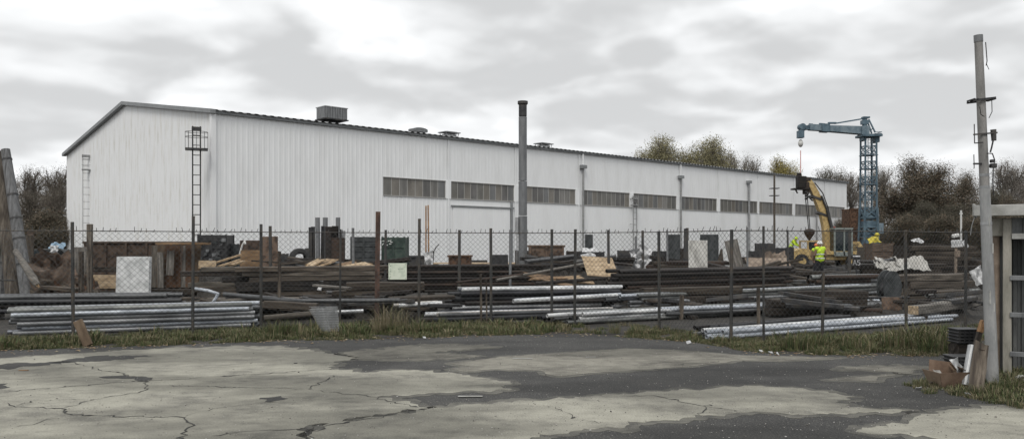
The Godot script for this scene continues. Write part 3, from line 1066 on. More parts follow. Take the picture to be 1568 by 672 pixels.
# ---------------------------------------------------------------- trees
var tree_rng := RandomNumberGenerator.new()
class TreeShape:
	var wood: MB
	var twigs: MB
	var leaves: MB
	var r: RandomNumberGenerator
	var kids: Array
	var leafy: int
	var leaf: float
	var cols: Array
	var tip: float
	var spread: float
	func grow(p: Vector3, d: Vector3, length: float, rad: float, level: int, last: int) -> void:
		var steps := 3 if level < 2 else 2
		var pts := [p]
		var dirs := [d]
		var dd := d
		for i in steps:
			dd = (dd + Vector3(r.randf_range(-1, 1), r.randf_range(-.5, 1.0), r.randf_range(-1, 1)) * .2).normalized()
			pts.append(pts[-1] + dd * length / steps)
			dirs.append(dd)
		var m := wood if level < 2 else twigs
		for i in steps:
			var ra := maxf(lerpf(rad, rad * .45, float(i) / steps), .011)
			var rb := maxf(lerpf(rad, rad * .45, float(i + 1) / steps), .009)
			m.cyl(pts[i], pts[i + 1], ra, rb, [8, 6, 4, 3, 3][level], false)
		if level == last:
			for k in leafy:
				var t := r.randf()
				var at: Vector3 = pts[0].lerp(pts[-1], t) + Vector3(r.randf_range(-1, 1), r.randf_range(-1, 1), r.randf_range(-1, 1)) * tip
				var a := Vector3(r.randf_range(-1, 1), r.randf_range(-1, 1), r.randf_range(-1, 1)).normalized()
				var b := a.cross(Vector3(r.randf_range(-1, 1), r.randf_range(-1, 1), r.randf_range(-1, 1))).normalized()
				var s := leaf * r.randf_range(.5, 1.2)
				leaves.tint = cols[r.randi() % cols.size()]
				leaves.tri(at - a * s, at + b * s * .6, at + a * s, Vector3.UP, Vector3.UP, Vector3.UP)
				var nn := b.cross(a)
				var q := leaves.n.size()
				for z in 3:
					leaves.n[q - 1 - z] = nn
			return
		var n: int = kids[level]
		for k in n:
			var t := lerpf(.28 if level == 0 else .15, 1.0, (k + r.randf()) / n)
			var f := t * steps
			var i := mini(int(f), steps - 1)
			var at: Vector3 = pts[i].lerp(pts[i + 1], f - i)
			var side := Vector3(r.randf_range(-1, 1), 0, r.randf_range(-1, 1)).normalized()
			if level > 0:
				side = dirs[i].cross(Vector3(r.randf_range(-1, 1), r.randf_range(-1, 1), r.randf_range(-1, 1))).normalized()
			var ang := lerpf(spread, .35, t) * r.randf_range(.7, 1.2)
			var nd: Vector3 = (dirs[i] * cos(ang) + side * sin(ang) + Vector3.UP * .12).normalized()
			var l: float = length * ([.62, .58, .5, .5][level]) * lerpf(1.1, .6, t) * r.randf_range(.75, 1.2)
			grow(at, nd, l, rad * lerpf(.55, .3, t), level + 1, last)

func tree_shape(sd: int, height: float, kids: Array, leafy: int, leaf: float, cols: Array, spread := 1.0, tip := .5, trunk := .55) -> TreeShape:
	var t := TreeShape.new()
	tree_rng.seed = sd
	t.r = tree_rng
	t.wood = MB.new()
	t.twigs = MB.new()
	t.leaves = MB.new()
	t.leaves.tinted = true
	t.kids = kids
	t.leafy = leafy
	t.leaf = leaf
	t.cols = cols
	t.spread = spread
	t.tip = tip
	t.grow(Vector3(0, -.2, 0), Vector3.UP, height * trunk, height * .022, 0, kids.size())
	return t

func plant_tree(called: String, shape: TreeShape, twig: Material, label: String, at: Vector3, turn: float, size := Vector3.ONE) -> Node3D:
	var o := thing(called, label, "tree", at, turn, "trees round the yard")
	o.scale = size
	part("trunk", shape.wood, M.bark, o)
	var cr := part("crown", shape.twigs, twig, o)
	if shape.leaves.v.size():
		part("foliage", shape.leaves, M.leaf, cr)
	return o

func trees() -> void:
	var dull := [L(.13, .117, .095), L(.16, .142, .112), L(.1, .09, .074), L(.17, .15, .115)]
	var olive := [L(.19, .175, .095), L(.25, .225, .125), L(.14, .132, .075), L(.29, .26, .15)]
	var gold := [L(.3, .25, .08), L(.37, .31, .11), L(.22, .19, .07), L(.17, .155, .065)]
	var dark := [L(.072, .07, .05), L(.095, .09, .064), L(.115, .104, .076), L(.06, .058, .043)]
	var russet := [L(.13, .1, .072), L(.165, .125, .085), L(.11, .09, .066), L(.19, .145, .098)]
	var ash := [L(.16, .145, .125), L(.2, .18, .155), L(.12, .108, .09)]
	var bare := tree_shape(1, 10, [13, 8, 6, 4], 6, .042, ash, 1.2, .45, .5)
	var thin := tree_shape(2, 10, [12, 8, 6, 4], 6, .045, dull, 1.15, .45, .5)
	var big := tree_shape(3, 10, [15, 9, 6, 4], 15, .055, russet + dark, 1.35, .45, .48)
	var oak := tree_shape(4, 10, [15, 9, 5, 4], 17, .06, olive, 1.3, .45, .48)
	var yellow := tree_shape(5, 10, [13, 8, 5, 4], 17, .065, gold, 1.25, .45, .5)
	var firm := tree_shape(6, 10, [14, 9, 5, 4], 18, .06, dark, 1.3, .5, .5)
	# [shape, twig, x pixel, crown top pixel, depth, width share, label]
	var list := [
		[bare, 0, 52, 258, 98, 1.0, "bare brown tree at the far left, left of the warehouse gable"],
		[thin, 0, 98, 253, 92, .9, "bare tree half hidden behind the left edge of the white gable"],
		[bare, 1, 8, 268, 104, 1.0, "pale bare tree behind the leaning timber at the far left"],
		[thin, 0, 30, 292, 84, 1.1, "lower bare brown tree left of the warehouse, before the taller ones"],
		[thin, 0, 88, 286, 80, 1.0, "lower bare brown tree touching the left edge of the gable"],
		[oak, 1, 1000, 217, 138, .95, "brown-green round tree showing over the roof, left of two alike"],
		[oak, 1, 1064, 219, 136, 1.05, "wider brown-green tree showing over the roof, right of two alike"],
		[bare, 1, 1116, 233, 150, .7, "thin pale bare tree showing over the roof beside the round trees"],
		[thin, 1, 1151, 238, 145, .7, "small grey bare tree over the roof, left of the yellow tree"],
		[yellow, 0, 1191, 243, 142, .8, "yellow autumn tree showing over the roof near the crane hook"],
		[firm, 1, 1256, 257, 150, .9, "dark green tree showing over the roof behind the yellow boom"],
		[bare, 1, 1310, 262, 138, .9, "pale bare tree right of the far warehouse end"],
		[thin, 1, 1352, 254, 130, .9, "pale bare tree just behind the blue crane tower"],
		[big, 0, 1434, 240, 92, 1.6, "big round russet-brown tree right of the blue crane"],
		[thin, 0, 1385, 268, 100, .9, "bare brown tree between the crane and the big russet tree"],
		[big, 0, 1482, 262, 96, 1.0, "russet-brown tree left of the leaning grey pole"],
		[bare, 1, 1546, 247, 84, 1.0, "bare pale tree right of the leaning grey pole"],
		[thin, 0, 1590, 252, 88, 1.0, "bare brown tree at the right edge over the shed roof"],
		[firm, 0, 1512, 290, 80, 1.1, "dark bushy tree behind the leaning grey pole"],
		[firm, 0, 1335, 318, 88, 1.1, "low dark bushy tree behind the foot of the crane"],
		[firm, 0, 1405, 308, 84, 1.2, "low dark bushy tree under the big russet tree"],
		[firm, 0, 1462, 312, 82, 1.2, "low dark bushy tree behind the small white sign boards"],
		[big, 0, 1560, 300, 70, 1.2, "low russet tree right behind the shed roof"],
	]
	for e in list:
		var at := G(e[2], e[4])
		var h: float = EYE + (HORIZON - e[3]) / F * e[4]
		var s: float = h / crown_top(e[0])
		plant_tree("tree", e[0], M.pale_twig if e[1] else M.twig, e[6], at, R(0, TAU), Vector3(s * e[5], s, s * e[5]))
	# dark scrub that closes the view under the trees
	var scrub := tree_shape(12, 4, [20, 10, 6], 38, .042, dark + dark + russet, 1.45, .35, .5)
	var hs := crown_top(scrub)
	var where := [[20, 330, 78], [55, 322, 76], [92, 326, 75], [-20, 325, 74], [1308, 335, 104], [1345, 338, 86], [1378, 330, 82], [1412, 334, 80], [1445, 330, 78], [1480, 332, 76], [1515, 335, 72], [1550, 330, 70], [1590, 325, 66]]
	var words := ["far left behind the leaning timber", "left of the gable, second from the left edge", "touching the left edge of the white gable", "at the left picture edge", "right of the far warehouse end", "behind the foot of the blue crane", "just right of the crane tower", "left under the big russet tree", "right under the big russet tree", "behind the white sign boards", "behind the leaning grey pole", "behind the left end of the shed roof", "behind the shed at the right edge"]
	for i in where.size():
		var e = where[i]
		var h: float = EYE + (HORIZON - e[1]) / F * e[2]
		var o := thing("shrub", "dark brown scrub bush " + words[i], "shrub", G(e[0], e[2]), R(0, TAU), "scrub under the trees")
		o.scale = Vector3.ONE * (h / hs) * Vector3(1.25, 1, 1.25)
		part("stem", scrub.wood, M.bark, o)
		var cr := part("crown", scrub.twigs, M.twig, o)
		part("foliage", scrub.leaves, M.leaf, cr)

var made_meshes := {}
func crown_top(t: TreeShape) -> float:
	var top := 0.0
	for p in t.twigs.v:
		top = maxf(top, p.y)
	return top

# ---------------------------------------------------------------- crane and excavator
func lattice(m: MB, y0: float, y1: float, w0: float, w1: float, n: int, leg: float, brace: float) -> void:
	for i in n:
		var ya := lerpf(y0, y1, float(i) / n)
		var yb := lerpf(y0, y1, float(i + 1) / n)
		var wa := lerpf(w0, w1, float(i) / n)
		var wb := lerpf(w0, w1, float(i + 1) / n)
		for f in [[-1, -1, 1, -1], [1, -1, 1, 1], [1, 1, -1, 1], [-1, 1, -1, -1]]:
			var a := Vector3(f[0] * wa, ya, f[1] * wa)
			var b := Vector3(f[2] * wa, ya, f[3] * wa)
			var c := Vector3(f[2] * wb, yb, f[3] * wb)
			var d := Vector3(f[0] * wb, yb, f[1] * wb)
			m.bar(a, c if i % 2 else d, brace, brace)
			m.bar(b, d if i % 2 else c, brace, brace)
			m.bar(a, b, brace, brace)
			m.bar(a, d, leg, leg)

func crane() -> void:
	var s := .04976
	var o := thing("tower_crane", "blue lattice tower crane with a box jib reaching over the yellow boom", "crane", G(1331, 62))
	var y := func(py: float) -> float: return EYE + (HORIZON - py) * s
	var x := func(px: float) -> float: return (px - 1331.0) * s
	var tower := MB.new()
	lattice(tower, y.call(318), y.call(212), .44, .42, 9, .11, .045)
	part("lattice_tower", tower, M.blue, o)
	var lower := MB.new()
	lattice(lower, 0, y.call(318), .56, .46, 6, .15, .08)
	part("lower_tower", lower, M.blue, o)
	for i in 6:
		var c := MB.new()
		var h: float = (y.call(322) - .3) / 6
		c.bevel(Vector3(.0, .2 + h * (i + .5), 0), Vector3(.92 - i * .02, h - .12, .92 - i * .02), .03)
		part("cladding_box", c, M.blue, o)
	var lad := MB.new()
	for k in 34:
		lad.bar(Vector3(-.16, .4 + k * .28, .3), Vector3(.16, .4 + k * .28, .3), .035, .035)
	for q in [-1, 1]:
		lad.bar(Vector3(q * .17, .3, .3), Vector3(q * .17, 9.9, .3), .04, .04)
	part("ladder", lad, M.blue_grey, o)
	for py in [238, 259, 283]:
		var r := MB.new()
		r.box(Vector3(0, y.call(py), 0), Vector3(1.05, .05, 1.0))
		part("ring_frame", r, M.blue, o)
	var sb := MB.new()
	sb.bevel(Vector3(.78, 2.9, .1), Vector3(.4, .8, .6), .03)
	part("side_box", sb, M.blue_grey, o)
	var top := MB.new()
	top.box(Vector3(.02, y.call(208.5), 0), Vector3(1.5, .16, 1.4))
	top.bevel(Vector3(.5, y.call(213), 0), Vector3(.35, .55, .9), .04)
	top.bevel(Vector3(-.42, y.call(212), 0), Vector3(.25, .4, .8), .04)
	var pl := part("platform", top, M.blue, o)
	var rail := MB.new()
	for yy in [y.call(203.5), y.call(206)]:
		for z in [-.6, .6]:
			rail.bar(Vector3(.2, yy, z), Vector3(.74, yy, z), .04, .04)
		rail.bar(Vector3(.74, yy, -.6), Vector3(.74, yy, .6), .04, .04)
	for k in 4:
		rail.bar(Vector3(.2 + k * .18, y.call(208), .6), Vector3(.2 + k * .18, y.call(203.5), .6), .035, .035)
	part("railing", rail, M.blue, pl)
	var mast := MB.new()
	mast.cyl(Vector3(x.call(1325), y.call(207), 0), Vector3(x.call(1325), y.call(181), 0), .2, .17, 10)
	mast.box(Vector3(x.call(1326.5), y.call(180), 0), Vector3(.5, .12, .45))
	mast.box(Vector3(x.call(1325), y.call(187.5), 0), Vector3(.5, .3, .42))
	part("mast", mast, M.blue, o)
	var back := MB.new()
	for z in [-.3, .3]:
		back.bar(Vector3(x.call(1330), y.call(183), z * .5), Vector3(x.call(1338.5), y.call(203.5), z), .09, .09)
		back.bar(Vector3(x.call(1331), y.call(203), z), Vector3(x.call(1335), y.call(196), z), .05, .05)
	part("back_stay", back, M.blue, o)
	# the jib leans a little towards the eye
	var jz := .25
	var J := func(px: float, py: float, z := 0.0) -> Vector3: return Vector3(x.call(px), y.call(py), (1331.0 - px) / 106.0 * jz + z)
	var jib := MB.new()
	var seg := func(m: MB, xa: float, ta: float, ba: float, xb: float, tb: float, bb: float, wz: float) -> void:
		m.hexa([J.call(xa, ba, -wz), J.call(xb, bb, -wz), J.call(xa, ta, -wz), J.call(xb, tb, -wz), J.call(xa, ba, wz), J.call(xb, bb, wz), J.call(xa, ta, wz), J.call(xb, tb, wz)])
	seg.call(jib, 1267, 193, 202, 1320, 194, 206, .33)
	part("jib_box", jib, M.blue_grey, o)
	var root := MB.new()
	seg.call(root, 1317, 194, 207, 1329, 193, 207, .42)
	part("jib_root", root, M.blue_grey, o)
	var j2 := MB.new()
	seg.call(j2, 1238, 191, 200, 1267, 192.5, 201.5, .26)
	part("jib_extension", j2, M.blue_grey, o)
	var col := MB.new()
	seg.call(col, 1256, 190.5, 202.5, 1268, 191, 203, .38)
	seg.call(col, 1268, 187.5, 190, 1280, 187.5, 190, .12)
	seg.call(col, 1254, 189, 191, 1262, 189.5, 191.5, .1)
	part("jib_collar", col, M.blue, o)
	var head := MB.new()
	seg.call(head, 1229, 193, 199, 1240, 193, 199.5, .2)
	seg.call(head, 1224, 193, 203, 1231, 191.5, 201, .24)
	seg.call(head, 1220.5, 201, 212, 1229, 199, 212, .26)
	head.cyl(J.call(1226.5, 195, -.3), J.call(1226.5, 195, .3), .24, .24, 12)
	seg.call(head, 1238, 189.5, 191.2, 1244, 190, 191.5, .05)
	part("jib_head", head, M.blue, o)
	var tie := MB.new()
	tie.bar(J.call(1278, 189.5), Vector3(x.call(1324), y.call(181.5), 0), .08, .1)
	part("tie_bar", tie, M.blue, o)
	var hook := MB.new()
	var hp: Vector3 = J.call(1225, 213)
	hook.ball(hp + Vector3(0, -.35, 0), .2, 10, 6, Vector3(1, 1.5, .7))
	hook.cyl(hp + Vector3(0, -.1, 0), hp, .12, .16, 8)
	part("hook_block", hook, M.pale, o)
	var tip := MB.new()
	tip.cyl(hp + Vector3(0, -.95, 0), hp + Vector3(0, -.6, 0), .05, .15, 8)
	part("hook", tip, M.steel_dark, o)
	var rope := MB.new()
	rope.cyl(hp + Vector3(0, -2.6, 0), hp + Vector3(0, -.9, 0), .035, .035, 6)
	part("rope", rope, M.pink, o)

func wheel(o: Node3D, at: Vector3, r: float, w: float) -> void:
	var t := MB.new()
	var prof := [[r * .55, -w / 2], [r * .92, -w / 2], [r, -w * .3], [r, w * .3], [r * .92, w / 2], [r * .55, w / 2]]
	t.lathe(Vector3.ZERO, prof, 20)
	for k in 20:
		var a := TAU * k / 20
		t.box(Vector3(cos(a) * r, 0, sin(a) * r), Vector3(.06, w * .8, .07), Basis(Vector3.UP, -a))
	var x := Basis(Vector3.RIGHT, PI / 2)
	var tyre := part("wheel", t, M.rubber, o)
	tyre.transform = Transform3D(x, at)
	var rim := MB.new()
	rim.lathe(Vector3.ZERO, [[0, -w * .4], [r * .56, -w * .45], [r * .56, w * .45], [r * .2, w * .36], [0, w * .42]], 16)
	part("rim", rim, M.yellow, tyre)

func excavator() -> void:
	var s := .04655
	var o := thing("excavator", "yellow wheeled excavator with a tall raised boom and hanging cables", "excavator", G(1250, 58))
	var V := func(px: float, py: float, z := 0.0) -> Vector3: return Vector3((px - 1250.0) * s, EYE + (HORIZON - py) * s, z)
	var ch := MB.new()
	ch.bevel(Vector3(.5, .78, 0), Vector3(5.4, .4, 1.7), .05)
	part("chassis", ch, M.yellow, o)
	var bon := MB.new()
	var pts := PackedVector2Array([Vector2(-2.75, .62), Vector2(-.75, .62), Vector2(-.75, 1.35), Vector2(-1.3, 1.42), Vector2(-2.6, .95)])
	bon.prism(pts, 1.9, Transform3D.IDENTITY)
	part("bonnet", bon, M.yellow, o)
	for x in [-1.35, 2.3]:
		for z in [-.95, .95]:
			wheel(o, Vector3(x, .5, z), .5, .36)
	var up := MB.new()
	up.bevel(Vector3(1.4, 1.08, 0), Vector3(3.6, .3, 2.1), .05)
	part("turntable", up, M.yellow, o)
	var cw := MB.new()
	pts = PackedVector2Array([Vector2(1.5, .95), Vector2(2.95, .95), Vector2(2.95, 1.55), Vector2(2.7, 1.9), Vector2(1.72, 1.9), Vector2(1.5, 1.3)])
	cw.prism(pts, 2.0, Transform3D.IDENTITY)
	part("engine_cover", cw, M.yellow, o)
	var gr := MB.new()
	for k in 5:
		gr.bar(Vector3(2.0, 1.2 + k * .12, 1.02), Vector3(2.6, 1.2 + k * .12, 1.02), .03, .04)
	part("grille", gr, M.black, o)
	var cab := MB.new()
	var c0: Vector3 = V.call(1270, 391)
	var c1: Vector3 = V.call(1296, 351)
	for x in [c0.x, c1.x, lerpf(c0.x, c1.x, .55)]:
		for z in [.15, 1.05]:
			cab.bar(Vector3(x, c0.y, z), Vector3(x, c1.y, z), .1, .1)
	cab.box(Vector3((c0.x + c1.x) / 2, c0.y + .12, .6), Vector3(c1.x - c0.x, .3, 1.0))
	cab.box(Vector3((c0.x + c1.x) / 2, c1.y + .02, .6), Vector3(c1.x - c0.x + .14, .12, 1.1))
	var cb := part("cab", cab, plain(L(.2, .225, .21), .5), o)
	for z in [.17, 1.03]:
		for h in [[.03, .52], [.58, .97]]:
			var g := MB.new()
			g.box(Vector3(lerpf(c0.x, c1.x, (h[0] + h[1]) / 2), (c0.y + c1.y) / 2 + .12, z), Vector3((c1.x - c0.x) * (h[1] - h[0]), c1.y - c0.y - .4, .02))
			part("cab_window", g, M.glass, cb)
	for x in [c0.x, c1.x]:
		var g := MB.new()
		g.box(Vector3(x, (c0.y + c1.y) / 2 + .12, .6), Vector3(.02, c1.y - c0.y - .4, .8))
		part("cab_window", g, M.glass, cb)
	var seat := MB.new()
	seat.bevel(Vector3(1.6, 1.6, .6), Vector3(.12, .7, .5), .04)
	seat.bevel(Vector3(1.4, 1.3, .6), Vector3(.45, .14, .5), .04)
	part("seat", seat, M.black, cb)
	var lc := MB.new()
	for x in [-.85, -.12]:
		for z in [-.8, .8]:
			lc.bar(Vector3(x, .9, z), Vector3(x, 1.9, z), .1, .1)
	lc.box(Vector3(-.48, 1.92, 0), Vector3(.85, .1, 1.75))
	lc.box(Vector3(-.48, 1.05, 0), Vector3(.8, .5, 1.7))
	var fc := part("operator_shelter", lc, M.yellow, o)
	var pn := MB.new()
	pn.box(Vector3(-.48, 1.58, .78), Vector3(.62, .55, .02))
	part("window", pn, M.glass, fc)
	var ex := MB.new()
	ex.cyl(V.call(1281, 372, -.4), V.call(1281, 347, -.4), .12, .12, 10)
	part("exhaust", ex, M.red, o)
	var st := MB.new()
	for px in [1286, 1290, 1293]:
		st.cyl(V.call(px, 372, -.5), V.call(px, 350, -.5), .05, .05, 6)
	part("upright_bar", st, M.steel_dark, o)
	# the cranked boom, a box girder that tapers to the tip
	var c := [[1268, 384, 9.5], [1267.5, 362, 8.8], [1265.5, 345, 8.2], [1261.5, 328, 7.8], [1255, 311, 7.6], [1249, 297, 7.2], [1242.5, 284, 6.6], [1238, 277, 5.6]]
	var boom := MB.new()
	for i in c.size() - 1:
		var a: Vector3 = V.call(c[i][0], c[i][1])
		var b: Vector3 = V.call(c[i + 1][0], c[i + 1][1])
		var da: Vector3 = (V.call(c[mini(i + 1, 7)][0], c[mini(i + 1, 7)][1]) - V.call(c[maxi(i - 1, 0)][0], c[maxi(i - 1, 0)][1])).normalized()
		var db: Vector3 = (V.call(c[mini(i + 2, 7)][0], c[mini(i + 2, 7)][1]) - a).normalized()
		var na := Vector3(-da.y, da.x, 0) * float(c[i][2]) * s * .66
		var nb := Vector3(-db.y, db.x, 0) * float(c[i + 1][2]) * s * .66
		var z := Vector3(0, 0, .26)
		boom.hexa([a - na - z, b - nb - z, a + na - z, b + nb - z, a - na + z, b - nb + z, a + na + z, b + nb + z])
	var bm := part("boom", boom, M.yellow, o)
	for j in [[1258.5, 328], [1249, 303]]:
		var cl := MB.new()
		cl.box(V.call(j[0], j[1]), Vector3(.72, .16, .62), Basis(Vector3.BACK, -.35))
		part("boom_clamp", cl, M.steel_dark, bm)
	var ram := MB.new()
	ram.cyl(V.call(1274, 358, .34), V.call(1265, 322, .34), .12, .12, 10)
	ram.cyl(V.call(1265, 322, .34), V.call(1256, 300, .34), .07, .07, 8)
	part("hydraulic_ram", ram, M.steel_dark, bm)
	var hose := MB.new()
	hose.path([V.call(1270, 340, .3), V.call(1266, 318, .34), V.call(1258, 296, .33), V.call(1246, 280, .3)], .04, 6)
	hose.path([V.call(1232, 290, .2), V.call(1236, 300, .25), V.call(1243, 308, .28)], .05, 6)
	part("hose", hose, M.rubber, bm)
	var head := MB.new()
	head.bevel(V.call(1227.5, 279), Vector3(.6, .84, .6), .04)
	head.box(V.call(1226, 289.5), Vector3(1.1, .1, .8))
	head.bevel(V.call(1224.5, 268), Vector3(.26, .3, .3), .03)
	part("boom_head", head, M.pipe_rust[3], o)
	var jw := MB.new()
	jw.bevel(V.call(1235, 288), Vector3(.32, .85, .6), .04)
	jw.bevel(V.call(1236.5, 275), Vector3(.4, .3, .55), .04)
	jw.bar(V.call(1219, 290), V.call(1222, 296), .08, .08)
	part("boom_knuckle", jw, M.pipe_rust[0], o)
	for px in [[1233, 1238.5], [1236, 1240.5]]:
		var cable := MB.new()
		cable.cyl(V.call(px[0], 298, .1), V.call(px[1], 352, .1), .035, .035, 6)
		part("cable", cable, M.steel_dark, o)
	var ch2 := MB.new()
	for k in 5:
		ch2.ball(V.call(1233 + (k % 2) * 2.5, 294 + k * 2.6, .25), .1, 6, 4)
	part("chain", ch2, M.steel_dark, o)
	var blk := MB.new()
	var bp: Vector3 = V.call(1239.5, 366, .1)
	blk.lathe(bp, [[.06, -.15], [.1, 0], [.36, .38], [.4, .62], [.2, .72], [0, .72]], 10)
	part("cable_weight", blk, M.pipe_rust[2], o)

# ---------------------------------------------------------------- fence
const FENCE := [[-140, 14.1], [111, 14.65], [294, 15.6], [399, 16.3], [520, 16.9], [641, 17.3], [752, 17.5], [845, 17.6], [880, 17.55], [1010, 16.3], [1120, 14.45], [1170, 14.45], [1260, 14.9], [1389, 15.7], [1480, 16.9], [1620, 17.6]]
func fence() -> void:
	var o := thing("chain_link_fence", "rusty chain-link fence with slim dark posts between the lot and the yard", "fence")
	var tops := [2.04, 2.14, 2.28, 2.14, 2.05, 2.28, 2.08, 2.06, 2.06, 2.0, 2.0, 2.06, 1.22, 2.02, 2.02, 2.05]
	var slim := [0, 1, 1, 1, 0, 1, 1, 1, 1, 1, 1, 0, 1, 1, 1, 1]
	for i in FENCE.size():
		var b := G(FENCE[i][0], FENCE[i][1])
		var m := MB.new()
		var r := .031 if slim[i] else .022
		var lean := Vector3(R(-.02, .02), 0, R(-.02, .02))
		m.cyl(b + Vector3(0, -.1, 0), b + lean + Vector3(0, tops[i], 0), r, r, 8)
		m.cyl(b + lean + Vector3(0, tops[i], 0), b + lean + Vector3(0, tops[i] + .025, 0), r * 1.25, r * .9, 8)
		part("post", m, M.post, o)
	for i in FENCE.size() - 1:
		var a := G(FENCE[i][0], FENCE[i][1])
		var b := G(FENCE[i + 1][0], FENCE[i + 1][1])
		var dir := (b - a).normalized()
		var len := a.distance_to(b)
		var m := MB.new()
		var p := .105
		var y0 := .06
		var y1 := 1.98
		var k0 := int((y1 - y0) / p)
		var off := dir.cross(Vector3.UP) * .03
		var bend := func(x: float, y: float) -> Vector3:   # the mesh sags and bellies a little
			var u := x / len
			return a + dir * x + off * (1.0 + 1.2 * sin(u * PI) * sin(y * 1.7)) + Vector3.UP * (y - .012 * sin(u * PI))
		var n := int(len / p) + k0
		for k in n + 1:
			for s in [1, -1]:
				# each strand a slanting wire cut at the panel's ends
				var xa := (k - k0) * p if s > 0 else k * p
				var pts := []
				var ya := y0
				var xb := xa
				var steps := 3
				for q in steps + 1:
					var y := lerpf(y0, y1, float(q) / steps)
					var x = xa + s * (y - y0)
					pts.append(Vector2(x, y))
				for q in steps:
					var u: Vector2 = pts[q]
					var w: Vector2 = pts[q + 1]
					if maxf(u.x, w.x) < 0 or minf(u.x, w.x) > len: continue
					for cut in [0.0, len]:
						if (u.x < cut) != (w.x < cut):
							var t = (cut - u.x) / (w.x - u.x)
							var c := u.lerp(w, t)
							if (cut == 0.0) == (u.x < cut): u = c
							else: w = c
					m.cyl(bend.call(u.x, u.y), bend.call(w.x, w.y), .0028, .0028, 3, false)
		for k in int(len / p):   # twisted wire ends standing above the top wire
			var x := (k + .5) * p
			var q: Vector3 = bend.call(x, y1)
			if rng.randf() < .85:
				m.cyl(q - Vector3(0, .01, 0), q + Vector3(R(-.02, .05), R(.04, .10), R(-.02, .02)), .008, .006, 3, false)
		var pn := part("chain_link_panel", m, M.wire, o)
		pn.set_meta("kind", "stuff")
		var t := MB.new()
		t.cyl(a + off + Vector3(0, y1, 0), b + off + Vector3(0, y1, 0), .009, .009, 5, false)
		part("top_wire", t, M.post, o)
	var mid := MB.new()
	mid.cyl(G(-140, 14.1, 1.12), G(20, 14.45, 1.1), .014, .014, 6)
	part("middle_rail", mid, M.post, o)
	# pale square sign wired to the mesh
	var c := P(608.5, 415.5, 17.1)
	var sg := thing("sign_board", "pale green square sign board wired to the fence right of the rusty post", "sign", c, .03)
	var bd := MB.new()
	bd.bevel(Vector3.ZERO, Vector3(.385, .345, .008), .003)
	part("board", bd, M.sign, sg)
	var marks := MB.new()
	for k in 5:
		marks.box(Vector3(-.155 + R(-.01, .01), .11 - k * .055, .0055), Vector3(R(.008, .018), R(.006, .016), .003))
	for k in 4:
		marks.box(Vector3(.02 + k * .03, .05 + R(-.006, .006), .0055), Vector3(R(.01, .022), .008, .003))
	part("faded_mark", marks, M.ink, sg)
	var ties := MB.new()
	for q in [[-.17, .15], [.17, .15], [-.17, -.15], [.17, -.15]]:
		ties.ball(Vector3(q[0], q[1], .006), .008, 6, 4)
	part("wire_tie", ties, M.wire, sg)

